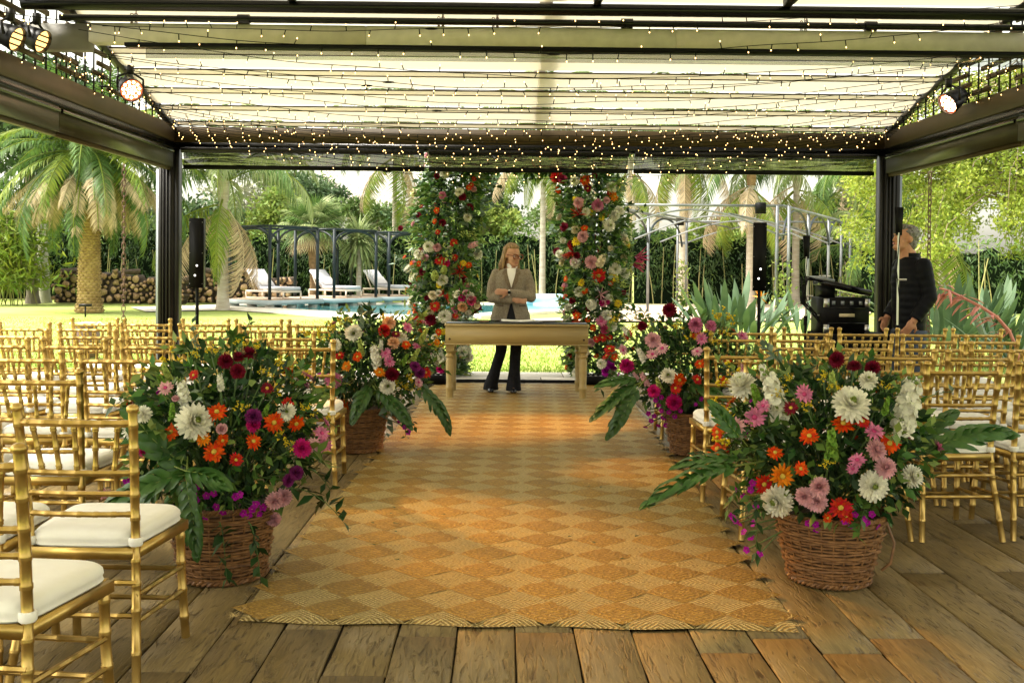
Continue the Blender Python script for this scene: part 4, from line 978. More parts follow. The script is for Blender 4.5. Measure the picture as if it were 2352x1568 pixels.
P = [at(x_, y_, 11.6) for x_, y_ in ((2335, 800), (2318, 760), (2290, 728), (2255, 705), (2215, 685), (2180, 668), (2158, 662))]
t = thing('flower_stalk', 'arching pink flower stalk with drooping bracts at the right', 'flower', (P[0].x, P[0].y, 0))
P = [(P[0].x + .1, 11.6, 0)] + [tuple(q) for q in P]; part('stem', MB().tube(P, [.02, .02, .02, .019, .018, .016, .014, .012], 7), 'pink_stalk', t, True, True)
for i, q in enumerate(P[2:]):
    for k in range(7):
        a = np.array(q) + RNG.normal(0, .03, 3); d = np.array((RNG.uniform(-1, -.1), RNG.uniform(-.5, .5), RNG.uniform(-.7, .4))); d /= np.linalg.norm(d); L = RNG.uniform(.12, .24)
        part('bract', MB().loft([(a, .006, .006), (a + d * L * .4, .02, .016), (a + d * L * .8 + (0, 0, -.02), .014, .012), (a + d * L + (0, 0, -.04), .002, .002)], 6), 'pink_stalk', t, True, True)
def agave():
    p = g(2335, 850); t = thing('agave', 'blue green rosette of narrow leaves at the right edge', 'plant', at(2325, 800, 11.8).xyz * 1); t.location.z = 0
    for i in range(26):
        a = i * 2.39996; link('leaf', SB[3], t, (0, 0, .05), (random.uniform(-.1, .4), 0, a), (.5, .7, .75))
agave()
# --- firewood stack
ls = []
for k in range(4):
    n = 9 + k; V = []; rr = [1 + random.uniform(-.14, .14) * (1.9 if k > 1 else 1) for _ in range(n)]; Lg = .55
    for y in (0, .01, Lg):
        for i in range(n): a = 2 * math.pi * i / n; V.append((.5 * rr[i] * math.cos(a) * (.93 if y == 0 else 1), (y if y else -.012), .5 * rr[i] * math.sin(a) * (.93 if y == 0 else 1)))
    b = MB().add(V, [tuple(range(n - 1, -1, -1))[::-1]], 0); b.F = [(np.array([list(range(n))]), 0)] + [(np.array([(j * n + i, (j + 1) * n + i, (j + 1) * n + (i + 1) % n, j * n + (i + 1) % n) for j in range(2) for i in range(n)]), 1)]
    ls.append(b.mesh('log', ['log_end', 'log_bark']))
def stack(px0, px1, pyb, Y, h, label):
    x0, x1 = at(px0, pyb, Y).x, at(px1, pyb, Y).x; t = thing('firewood_stack', label, 'firewood', (x0, Y, 0)); placed = []
    for tries in range(5200):
        d = random.choice((.13, .17, .2, .24, .28)); x_ = random.uniform(0, x1 - x0); hh = h * (.9 + .14 * math.sin(x_ * 1.1) + .07 * math.sin(x_ * 3.3)); z_ = random.uniform(d / 2, hh)
        if all((x_ - a) ** 2 + (z_ - c_) ** 2 > (.5 * (d + e) * .93) ** 2 for a, c_, e in placed):
            placed.append((x_, z_, d))
        if len(placed) > 290: break
    for x_, z_, d in placed: link('log', random.choice(ls), t, (x_, random.uniform(-.06, .06), z_), (random.uniform(-.06, .06), random.uniform(0, 6), random.uniform(-.12, .12)), (d, 1, d))
    for k in range(int((x1 - x0) * 2.6)):
        x_ = random.uniform(0, x1 - x0); hh = h * (.9 + .14 * math.sin(x_ * 1.1) + .07 * math.sin(x_ * 3.3)) + .07
        link('log', random.choice(ls), t, (x_, -.1, hh), (random.uniform(-.2, .2), random.uniform(0, 6), random.uniform(-1.3, 1.3)), (.19, 1.1, .19))
    part('inner_logs', MB().box(((x1 - x0) / 2, .32, h * .44), (x1 - x0 - .1, .4, h * .86)), 'log_bark', t)
stack(122, 420, 704, 36, 1.02, 'long stack of cut firewood behind the big palm')
stack(425, 665, 706, 37, 1.08, 'stack of cut firewood behind the left loudspeaker and first lounger')
# garden spotlight by the palm, clay jar
p = g(196, 728); b = MB().tube([(0, 0, 0), (0, 0, .28)], .02, 6); b.box((0, 0, .31), (.3, .12, .07)); solo('garden_light', b, 'steel_dark', 'small dark garden spotlight in front of the big palm', 'light', p)
p = at(198, 780, 15.2); p.z = 0; hj = at(198, 744, 15.2).z
t = thing('clay_jar', 'dark glazed clay jar with a pale lid on the left lawn', 'jar', p)
part('body', MB().lathe([(.12, 0), (.18, .1), (.205, .24), (.19, .36), (.155, hj - .06), (.165, hj - .02), (.15, hj)], 20), 'pot', t, True); part('lid', MB().lathe([(.15, hj), (.155, hj + .02), (.05, hj + .03)], 20), 'pot_lid', t, True)
for s in (-1, 1): part('handle', MB().tube([(s * .13, 0, hj - .02), (s * .2, 0, hj + .03), (s * .24, 0, hj - .0)], .014, 6), 'silver', t, True)
# ------------------------------------------------------------------ poolside pavilions and loungers
def rot2(v, a): return Vector((v[0] * math.cos(a) - v[1] * math.sin(a), v[0] * math.sin(a) + v[1] * math.cos(a), v[2] if len(v) > 2 else 0))
def pool_pavilion(px, pyb, Y, label, llabel):
    F_ = at(px, pyb, Y); F_.z = 0; A = R(38); s = 2.0; zt_ = .30; h = 2.35
    # local frame: origin at front corner, x along the right side, y along the left side
    t = thing('iron_arbour', label, 'arbour', F_, 0)
    def w_(x_, y_, z_): return Vector((x_ * math.sin(A) - y_ * math.cos(A), x_ * math.cos(A) + y_ * math.sin(A), z_))
    cs = [(0, 0), (s, 0), (s, s), (0, s)]
    for c_ in cs: part('post', MB().bar(w_(*c_, zt_), w_(*c_, zt_ + h), .075, .075, up=(math.sin(A), math.cos(A), 0)), 'iron', t)
    for i in range(4):
        a, b_ = Vector((*cs[i], 0)), Vector((*cs[(i + 1) % 4], 0))
        part('top_rail', MB().bar(w_(a.x, a.y, zt_ + h), w_(b_.x, b_.y, zt_ + h), .07, .07), 'iron', t)
        P = []
        for u in np.linspace(0, 1, 17):
            v = abs(2 * u - 1); z_ = h - .52 + .50 * math.sqrt(max(0, 1 - v ** 2.0)); q = a + (b_ - a) * u; P.append(tuple(w_(q.x, q.y, zt_ + z_)))
        part('arch', MB().tube(P, .034, 6, True, 0), 'iron', t, True)
    f = thing('pool_platform', llabel.replace('sun lounger', 'floating deck under the lounger'), 'platform', F_)
    o = -.16; e = s + .16; V = [w_(o, o, 0), w_(e, o, 0), w_(e, e, 0), w_(o, e, 0)]
    def slab(z0, z1, m, nm, g_=0):
        q = MB(); cc = [(o + g_, o + g_), (e - g_, o + g_), (e - g_, e - g_), (o + g_, e - g_)]
        q.add([w_(*c_, z0) for c_ in cc] + [w_(*c_, z1) for c_ in cc], [(0, 3, 2, 1)[::-1], (4, 5, 6, 7)[::-1]] + [(i, 4 + i, 4 + (i + 1) % 4, (i + 1) % 4) for i in range(4)]); return part(nm, q, m, f)
    slab(.14, .285, 'platform', 'fascia'); slab(.285, .299, 'deck_top', 'decking', .02)
    for c_ in ((.1, .1), (s - .1, .1), (.1, s - .1), (s / 2, .1), (.1, s / 2), (s - .1, s - .1)):
        part('pier', MB().box(w_(*c_, .06), (.26, .26, .15)), 'stone', f)
    # lounger: head end away to the left
    L = thing('sun_lounger', llabel, 'sun lounger', F_ + w_(s / 2, s * .52, zt_), 0)
    Rm = Matrix((w_(0, -1, 0), w_(1, 0, 0), Vector((0, 0, 1)))).transposed()   # local x: towards foot, y: across
    def q_(v): return Rm @ Vector(v)
    for sy in (-1, 1): part('frame_rail', MB().bar(q_((-.95, sy * .36, .24)), q_((.95, sy * .36, .24)), .05, .06), 'lounger_frame', L)
    for sx in (-1, 1): part('frame_end', MB().bar(q_((sx * .95, -.36, .24)), q_((sx * .95, .36, .24)), .05, .06), 'lounger_frame', L)
    for sx, sy in ((-.95, -.36), (-.95, .36), (.95, -.36), (.95, .36), (-.1, -.36), (-.1, .36)): part('leg', MB().bar(q_((sx, sy, 0)), q_((sx, sy, .22)), .05, .05), 'lounger_frame', L)
    part('runner', MB().bar(q_((-.95, -.36, .03)), q_((.95, -.36, .03)), .04, .04), 'lounger_frame', L)
    part('seat_pad', MB().box(q_((.33, 0, .345)), (1.25, .70, .11), Rm, ch=.02), 'lounger_pad', L)
    bk = Rm @ Matrix.Rotation(R(43), 3, 'Y'); part('back_pad', MB().box(q_((-.60, 0, .63)), (.92, .70, .10), bk, ch=.02), 'lounger_pad', L)
    for sy in (-1, 1): part('back_strut', MB().bar(q_((-.55, sy * .33, .27)), q_((-.80, sy * .33, .76)), .03, .03), 'lounger_frame', L)
    part('pillow', MB().box(q_((-.40, 0, .56)), (.36, .52, .11), bk, ch=.03), 'pillow', L)
pool_pavilion(619, 712, 32.6, 'dark iron arbour over the first lounger, nearest the left post', 'grey padded sun lounger under the first arbour, nearest the left post')
pool_pavilion(767, 708, 35.0, 'dark iron arbour over the middle lounger', 'grey padded sun lounger under the middle arbour')
pool_pavilion(893, 705, 37.6, 'dark iron arbour over the third lounger, nearest the flower arch', 'grey padded sun lounger under the third arbour, nearest the flower arch')
# ------------------------------------------------------------------ open steel pergola on the terrace
A_, B_, C_, D_ = Vector((2.74, 27.8, 0)), Vector((7.6, 27.7, 0)), Vector((12.3, 36.6, 0)), Vector((6.5, 37.0, 0)); HG = 3.12
t = thing('steel_pergola', 'open pale steel pergola with arched sides on the terrace', 'pergola', A_)
def sp(nm, mb, m='iron_pale', sm=False): return part(nm, mb, m, t, sm, True)
def up_(v, z): return Vector((v.x, v.y, z))
for P0, P1 in ((A_, B_), (B_, C_), (C_, D_), (D_, A_)): sp('top_rail', MB().bar(up_(P0, HG), up_(P1, HG), .07, .07))
for P0, P1, us in ((A_, D_, (0, .5, 1)), (B_, C_, (0, .34, .67, 1))):
    for i, u in enumerate(us):
        q = P0 + (P1 - P0) * u; dbl = u in (0, 1) 
        for dx in ((-.16, .16) if dbl else (0,)): sp('column', MB().box((q.x + dx, q.y, HG / 2), (.075, .075, HG)))
        if dbl:
            for z_ in (.6, 2.35): sp('column_tie', MB().box((q.x, q.y, z_), (.25, .05, .06)))
        if i:
            a = P0 + (P1 - P0) * us[i - 1]; pts = []
            for v in np.linspace(0, 1, 19): w2 = a + (q - a) * v; pts.append((w2.x, w2.y, 2.2 + .88 * math.sqrt(max(0, 1 - (2 * v - 1) ** 2))))
            sp('arch', MB().tube(pts, .035, 6), 'iron', True)
for u in (0.0, .33, .66, 1.0):
    a, c_ = A_ + (D_ - A_) * u, B_ + (C_ - B_) * u; pts = []
    for v in np.linspace(0, 1, 21): w2 = a + (c_ - a) * v; pts.append((w2.x, w2.y, 2.28 + .72 * math.sin(math.pi * v)))
    sp('roof_arc', MB().tube(pts, .028, 6), 'iron_pale', True)
for v in (.3, .7): sp('roof_rail', MB().bar(up_(A_ + (B_ - A_) * v, 2.9), up_(D_ + (C_ - D_) * v, 2.9), .05, .05))
for k, (px, py, Y) in enumerate(((1747, 478, 27.7), (1562, 508, 36.9))):
    p = at(px, py, Y - .1); b = MB().box((0, 0, 0), (.26, .16, .30), ch=.02); b.box((0, .12, .14), (.05, .2, .05))
    solo('floodlight', b, 'black', ('small black speaker box hung on the front rail of the steel pergola', 'small black speaker box on the far corner of the steel pergola')[k], 'speaker', p)
# vines at the feet of the columns
for k, (q, lab) in enumerate(((B_, 'light green vine climbing the near column of the steel pergola'), (C_, 'light green vine climbing the far right column of the steel pergola'), (D_, 'light green vine climbing the back left column of the steel pergola'))):
    n = 260; P = np.stack([RNG.normal(0, .13, n), RNG.normal(-.05, .1, n), RNG.random(n) ** 1.4 * 1.7], -1); b = MB(); inst(b, LEAF_V, LEAF_F, P, rdir(n) + np.array((0, -.5, -.2)), .10 + .06 * RNG.random(n), RNG.random(n) * 6.28)
    v = thing('climbing_vine', lab, 'vine', q); part('leaves', b, 'tree_c', v, kind='stuff'); part('stem', MB().tube([(0, -.06, 0), (.05, -.06, .8), (-.03, -.06, 1.7)], .012, 5), 'twig', v)
# ------------------------------------------------------------------ column loudspeakers
def speaker(px0, px1, py0, py1, Y, rz_, label):
    cx = (px0 + px1) / 2; top, bot = at(cx, py0, Y), at(cx, py1, Y); wd = (px1 - px0) * Y / 2352; t = thing('loudspeaker', label, 'speaker', (top.x, Y, 0), rz_); h = top.z - bot.z; zc = (top.z + bot.z) / 2
    part('cabinet', MB().box((0, .06, zc), (wd, wd * 1.15, h), ch=.006), 'black', t); part('grille', MB().box((0, .06 - wd * .585, zc), (wd * .86, .008, h * .95)), 'black', t)
    for k, z_ in enumerate((zc - h * .18, zc - h * .32)): part('status_light', MB().ell((-.01 if k else .01, .06 - wd * .6, z_), (.012, .006, .012), 8, 6), 'led_white', t)
    part('pole', MB().tube([(0, .06, .05), (0, .06, bot.z)], .019, 10), 'black', t, True); part('base', MB().lathe([(.22, 0), (.22, .015), (.03, .03), (.02, .06)], 20, (0, .06, 0)), 'black', t, True)
    for k in range(6): part('screw', MB().ell((wd * .44 * (-1 if k % 2 else 1), .06 - wd * .585, zc + h * (.44 - .44 * (k // 2))), (.005, .003, .005), 6, 4), 'silver', t)
speaker(436, 467, 501, 661, 11.4, .12, 'black column loudspeaker on a pole at the left')
speaker(1731, 1761, 511, 668, 11.4, -.22, 'black column loudspeaker on a pole at the right')
# ------------------------------------------------------------------ sound desk on the right
Yd = 9.9; d0, d1 = at(1885, 745, Yd).x, at(2012, 745, Yd).x; zt_ = at(1950, 745, Yd).z; zt_ = .78
t = thing('cloth_table', 'small table under a black cloth behind the right chairs', 'table', ((d0 + d1) / 2, Yd, 0)); hx_, hy_ = (d1 - d0) / 2 + .06, .33; n = 64; V = []
for j, z_ in enumerate((zt_, zt_, zt_ - .02, zt_ * .5, .01)):
    for i in range(n):
        a = 2 * math.pi * i / n; c_, s_ = math.cos(a), math.sin(a); e = .25; k = (.96 if j == 0 else 1) + (.05 * (j - 2) * (1 + .5 * math.sin(i * 1.2)) if j > 2 else 0)
        V.append((np.sign(c_) * abs(c_) ** e * hx_ * k, np.sign(s_) * abs(s_) ** e * hy_ * k, z_))
part('cloth', MB().add(V, [(j * n + i, (j + 1) * n + i, (j + 1) * n + (i + 1) % n, j * n + (i + 1) % n) for j in range(4) for i in range(n)] + [tuple(range(n))]), 'black_cloth', t, True)
for sx in (-1, 1):
    for sy in (-1, 1): part('leg', MB().box((sx * (hx_ - .06), sy * (hy_ - .06), (zt_ - .02) / 2), (.04, .04, zt_ - .02)), 'steel_dark', t)
r0, r1 = at(1893, 700, Yd - .2).x, at(1996, 700, Yd - .2).x; rt = at(1950, 684, Yd - .2).z; rw = r1 - r0
t = thing('rack_case', 'black equipment rack case with steel corners on the cloth table', 'case', ((r0 + r1) / 2, Yd, zt_)); hr = rt - zt_
part('shell', MB().box((0, 0, hr / 2 + .001), (rw, .42, hr), ch=.008), 'black', t)
for sx in (-1, 1):
    for sz_ in (.05, hr - .05): part('corner', MB().box((sx * (rw / 2 - .02), -.205, sz_), (.045, .03, .08)), 'silver', t)
    part('handle', MB().tube([(sx * (rw / 2 + .005), -.08, hr * .5), (sx * (rw / 2 + .03), -.06, hr * .5), (sx * (rw / 2 + .03), .06, hr * .5), (sx * (rw / 2 + .005), .08, hr * .5)], .008, 6), 'silver', t)
for z_ in (hr * .3, hr * .72): part('panel_seam', MB().box((0, -.213, z_), (rw * .84, .006, .012)), 'black_gloss', t)
part('name_plate', MB().box((0, -.214, hr * .52), (rw * .34, .006, .03)), 'pot_lid', t)
for k in range(4): part('latch', MB().box((-rw * .3 + k * rw * .2, -.214, hr * .86), (.03, .008, .035)), 'steel_grey', t)
t = thing('mixing_desk', 'slanted black mixing desk lying on the rack case', 'mixer', ((r0 + r1) / 2, Yd, rt)); Rm = Matrix.Rotation(R(13), 3, 'Y')
part('body', MB().box((.02, 0, .095), (rw * 1.05, .40, .055), Rm, ch=.008), 'black_gloss', t); part('control_panel', MB().box((-rw * .43, -.02, .175), (.14, .36, .03), Rm), 'steel_grey', t)
part('stand', MB().box((-rw * .3, .05, .06), (.10, .30, .12)), 'black', t)
for k in range(8): part('knob', MB().lathe([(.009, 0), (.007, .018)], 8, (-rw * .46 + .03 * (k % 3), -.16 + .05 * (k // 2), .195)), 'silver', t)
b = MB()
for k in range(9):
    x0_ = -rw * .5 - .02 - .02 * RNG.random(); b.tube([(x0_ + .06, -.1 + .03 * k, .16), (x0_ - .08 - .05 * RNG.random(), -.12 + .03 * k, .16 + .05 * RNG.random()), (x0_ - .1 - .06 * RNG.random(), -.1, -.05), (x0_ - .02, -.12, -.2 + .05 * RNG.random()), (x0_ + .03, -.15, -.27)], .005, 5)
part('cables', b, 'black', t, True, kind='stuff')
def antenna(px, py0, py1, pyb, Y, label, wpx):
    p = at(px, py1, Y); t = thing('antenna_stand', label, 'stand', (p.x, Y, 0)); z1 = p.z; z0 = at(px, py0, Y).z; wd = wpx * Y / 2352
    V = [(-wd * .5, -.006, z0), (wd * .5, -.006, z0), (wd * .38, -.006, z1), (-wd * .30, -.006, z1)]; V += [(x_, .012, z_) for x_, _, z_ in V]
    part('paddle', MB().add(V, [(0, 1, 2, 3), (7, 6, 5, 4), (0, 4, 5, 1), (1, 5, 6, 2), (2, 6, 7, 3), (3, 7, 4, 0)]), 'black', t); part('tube', MB().tube([(0, .0, .5), (0, 0, z1 + .02)], .0085, 8), 'silver', t, True)
    part('lower_tube', MB().tube([(0, 0, .05), (0, 0, .85)], .013, 8), 'black', t, True); part('clutch', MB().tube([(0, 0, .82), (0, 0, .92)], .02, 8), 'black', t, True); part('clamp', MB().tube([(-.01, 0, z1 - .38), (.07, -.01, z1 - .38)], .009, 6), 'silver', t, True)
    for k in range(3): a = k * 2.09 + .4; part('foot', MB().tube([(0, 0, .08), (.3 * math.cos(a), .3 * math.sin(a), .012)], .01, 6), 'black', t, True)
    part('cable', MB().tube([(.01, -.012, z1 + .05), (-.02, -.02, z1 - .3), (.012, -.02, z1 - .6), (-.015, -.02, .4), (.05, -.05, .02)], .004, 5), 'black', t, True)
antenna(1852, 541, 594, 740, 10.4, 'paddle aerial on a thin stand left of the sound desk', 16)
antenna(2064, 476, 540, 750, 8.75, 'paddle aerial on a stand in front of the man', 20)
# ------------------------------------------------------------------ signing table
Yt = 10.75; tl, tr_ = at(1021, 760, Yt).x, at(1353, 760, Yt).x; cx = (tl + tr_) / 2; W = tr_ - tl; Ht = at(1187, 742, Yt).z
tb = thing('wooden_table', 'pale wooden table with turned legs and a deep apron', 'table', (cx, Yt + .33, 0)); Dp = .72
part('top', MB().box((0, 0, Ht - .022), (W + .0, Dp + .02, .022), ch=.004), 'table_wood', tb); part('glass_top', MB().box((0, 0, Ht - .006), (W - .03, Dp - .01, .008)), 'table_glass', tb)
hA = .185
part('front_apron', MB().box((0, -Dp / 2 + .012, Ht - .034 - hA / 2), (W - .02, .024, hA)), 'table_wood', tb); part('back_apron', MB().box((0, Dp / 2 - .012, Ht - .034 - hA / 2), (W - .02, .024, hA)), 'table_wood', tb)
for s in (-1, 1): part('side_apron', MB().box((s * (W / 2 - .022), 0, Ht - .034 - hA / 2), (.024, Dp - .05, hA)), 'table_wood', tb)
part('apron_lip', MB().box((0, -Dp / 2 + .004, Ht - .034 - hA - .005), (W + .03, .05, .012)), 'table_wood', tb)
zl_ = Ht - .034 - hA - .011
lp_ = [(.036, 0), (.040, .06), (.039, .10), (.043, .11), (.043, .125), (.036, .14), (.042, .30), (.044, zl_ - .18), (.034, zl_ - .14), (.048, zl_ - .125), (.048, zl_ - .11), (.033, zl_ - .095), (.045, zl_ - .075)]
for sx in (-1, 1):
    for sy in (-1, 1):
        b = MB().lathe(lp_, 14); b.box((0, 0, zl_ - .035), (.085, .085, .07)); o = part('leg', b, 'table_wood', tb, True); o.location = (sx * (W / 2 - .058), sy * (Dp / 2 - .06), 0)
    part('bolt', MB().ell((sx * (W / 2 - .055), -Dp / 2 - .001, Ht - .17), (.012, .005, .012), 8, 6), 'wicker_dark', tb)
M('paper', (.85, .84, .80), rough=.7); M('leather', (.035, .03, .03), rough=.4)
tz = Ht + .0
def flat(nm, px, dy, sz, m, lab, cat): 
    p = at(px, 742, Yt + .33); return solo(nm, MB().box((0, 0, sz[2] / 2), sz, ch=.002), m, lab, cat, (p.x, Yt + .33 + dy, tz))
flat('folder', 1196, -.12, (.46, .30, .010), 'leather', 'dark open folder lying on the wooden table', 'folder')
solo('open_book', MB().box((-.09, 0, .006), (.18, .25, .012), Matrix.Rotation(.04, 3, 'Y')).box((.09, 0, .006), (.18, .25, .012), Matrix.Rotation(-.04, 3, 'Y')), 'paper', 'open white book on the dark folder on the table', 'book', (at(1190, 742, Yt + .2).x, Yt + .21, tz + .011))
flat('notebook', 1258, -.05, (.16, .12, .012), 'leather', 'small dark notebook at the right on the table', 'notebook')
flat('phone', 1113, -.2, (.10, .05, .016), 'trunk_fibre', 'small brown case lying beside the vase on the table', 'case')
# floor uplights beside the arch feet
for px, py, lab in ((990, 884, 'left'), (1368, 886, 'right')):
    p = g(px, py); t = thing('floor_lamp', 'low black floor uplight at the foot of the %s flower pillar' % lab, 'lamp', p); part('body', MB().box((0, 0, .07), (.34, .2, .10), ch=.012), 'black', t)
    part('bracket', MB().tube([(-.18, 0, .01), (-.18, 0, .13), (.18, 0, .13), (.18, 0, .01)], .01, 6), 'black_gloss', t)
    for k in range(5): part('lens', MB().lathe([(.02, 0), (.018, .006)], 8, (-.12 + .06 * k, 0, .119)), 'silver', t)

# ------------------------------------------------------------------ people
M('skin', (.42, .215, .13), (.50, .27, .17), scale=14, rough=.5, spec=.25); M('skin_man', (.38, .175, .10), (.46, .23, .14), scale=12, rough=.5, spec=.25)
M('tweed', (.185, .150, .108), (.275, .235, .178), scale=90, detail=3, rough=.95, bump=.7, bscale=11, bdist=.03, spec=.15)
M('tweed_dark', (.13, .095, .062), (.20, .155, .11), scale=90, detail=3, rough=.95, bump=.5, bscale=140, bdist=.003, spec=.15)
M('knit_white', (.80, .77, .74), rough=.85, bump=.2, bscale=60)
M('denim_black', (.008, .008, .010), (.014, .014, .017), scale=14, spec=.15, rough=.85, bump=.15, bscale=60)
M('shoe', (.012, .012, .014), rough=.22); M('hair_blonde', (.42, .27, .12), (.13, .07, .032), scale=9, detail=8, rough=.45, stretch=(9, 9, 1.0), lo=.36, hi=.62, bump=.8, bscale=16, bdist=.02, spec=.3)
M('hair_grey', (.05, .045, .042), (.22, .20, .19), scale=30, detail=4, rough=.6, stretch=(2, 2, 2)); M('padded', (.0035, .0038, .0055), (.006, .0065, .009), scale=8, rough=.5, spec=.08)
M('denim_blue', (.03, .04, .065), (.05, .065, .10), scale=14, rough=.85); M('tortoise', (.16, .035, .02), rough=.25); M('lip', (.42, .13, .11), rough=.45); M('eye_white', (.75, .73, .7), rough=.3); M('iris', (.05, .03, .02), rough=.2)
def fuse(name, mb, mats, parent=None, vox=.011, smooth=6, kind=None):
    me = mb.mesh(name + '_raw', mats); o = bpy.data.objects.new(name, me); COL.objects.link(o)
    r = o.modifiers.new('r', 'REMESH'); r.mode = 'VOXEL'; r.voxel_size = vox
    s = o.modifiers.new('s', 'SMOOTH'); s.iterations = smooth; s.factor = .5
    dg = bpy.context.evaluated_depsgraph_get(); ev = o.evaluated_get(dg); m2 = bpy.data.meshes.new_from_object(ev); o.modifiers.clear()
    m2.polygons.foreach_set('use_smooth', np.ones(len(m2.polygons), bool)); m2.materials.clear()
    for q in (mats if isinstance(mats, list) else [mats]): m2.materials.append(MATS[q])
    o.data = m2; bpy.data.meshes.remove(me); m2.name = name
    if parent is not None: o.parent = parent
    return o
def limb(mb, pts, rs, n=12):
    # tapered limb through joints, rounded ends
    mb.tube(pts, rs, n)
    for p, r_ in zip(pts, rs): mb.ell(p, (r_,) * 3, n, 8)
def hand(mb, wrist, d, nrm_, scale=1.0, curl=.5):
    # palm with four unequal bent fingers and a thumb leaving its side
    d = Vector(d).normalized(); n_ = Vector(nrm_); n_ = (n_ - d * n_.dot(d)).normalized(); s = d.cross(n_); w0 = Vector(wrist); S = scale
    pc_ = w0 + d * .045 * S; Rm = Matrix((s, d, n_)).transposed(); mb.ell(pc_, (.042 * S, .055 * S, .018 * S), 12, 8, Rm)
    for k, (off, L) in enumerate(((-.030, .070), (-.010, .080), (.011, .075), (.030, .058))):
        p0 = w0 + d * .085 * S + s * off * S; d1 = (d * math.cos(curl * .5) - n_ * math.sin(curl * .5)); d2 = (d * math.cos(curl * 1.2) - n_ * math.sin(curl * 1.2))
        limb(mb, [p0, p0 + d1 * L * .5 * S, p0 + d1 * L * .5 * S + d2 * L * .5 * S], [.0092 * S, .0085 * S, .0072 * S], 8)
    p0 = w0 + d * .03 * S - s * .034 * S; limb(mb, [p0, p0 + (d * .6 - s * .7).normalized() * .035 * S, p0 + (d * .6 - s * .7).normalized() * .035 * S + (d * .9 - s * .25 - n_ * .3).normalized() * .03 * S], [.012 * S, .0105 * S, .0085 * S], 8)
def head_geo(mb, c, Rm, s=1.0, man=False):
    # c: middle of the head; local -Y is the face, Z up. Head height about .23
    def q(v): return Rm @ Vector(v) * s + Vector(c)
    def e(v, r_, n=14): mb.ell(q(v), tuple(k * s for k in r_), n, 10, Rm)
    e((0, .015, .03), (.075, .094, .088), 20); e((0, -.022, -.03), (.060, .066, .080), 18); e((0, -.048, -.085), (.038, .040, .034)); e((0, -.030, -.068), (.055, .050, .036))
    e((0, -.086, .022), (.045, .014, .012)); e((0, -.094, -.022), (.0125, .018, .030)); e((0, -.104, -.034), (.015, .015, .012)); e((-.030, -.070, -.022), (.024, .022, .020)); e((.030, -.070, -.022), (.024, .022, .020))
    e((0, -.083, -.062), (.024, .012, .012)); e((0, -.082, -.094), (.020, .016, .014))
    for sx in (-1, 1): e((sx * .074, .012, -.005), (.010, .020, .032))
    mb.tube([q((0, .03, -.05)), q((0, .045, -.13)), q((0, .055, -.19))], [.055 * s * (1.1 if man else .92)] * 3, 14)
def face_bits(parent, c, Rm, s, skin, glasses):
    def q(v): return Rm @ Vector(v) * s + Vector(c)
    for sx in (-1, 1):
        part('eye', MB().ell(q((sx * .031, -.0835, .004)), (.0125 * s, .007 * s, .0065 * s), 10, 6, Rm), 'eye_white', parent, True); part('iris', MB().ell(q((sx * .031, -.0895, .004)), (.0058 * s, .003 * s, .0058 * s), 8, 6, Rm), 'iris', parent, True)
        part('eyebrow', MB().tube([q((sx * .014, -.096, .026)), q((sx * .034, -.094, .031)), q((sx * .052, -.080, .025))], .0035 * s, 6), 'trunk_fibre', parent, True)
    part('mouth', MB().tube([q((-.022, -.088, -.064)), q((-.008, -.097, -.061)), q((.008, -.097, -.061)), q((.022, -.088, -.064))], [.003 * s, .0058 * s, .0058 * s, .003 * s], 8), 'lip', parent, True)
    if glasses:
        gl = MB()
        for sx in (-1, 1):
            P = []
            for a in np.linspace(0, 2 * math.pi, 17): P.append(tuple(q((sx * .034 + .029 * np.sign(math.cos(a)) * abs(math.cos(a)) ** .7, -.112 + .006 * abs(math.cos(a)), .002 + .024 * np.sign(math.sin(a)) * abs(math.sin(a)) ** .7 + .004 * sx * math.cos(a)))))
            gl.tube(P, .0042 * s, 6, False); gl.tube([q((sx * .062, -.106, .012)), q((sx * .074, -.06, .012)), q((sx * .076, .01, .01))], .0035 * s, 5)
        gl.tube([q((-.007, -.112, .008)), q((0, -.115, .010)), q((.007, -.112, .008))], .004 * s, 5); part('glasses', gl, 'tortoise', parent, True)
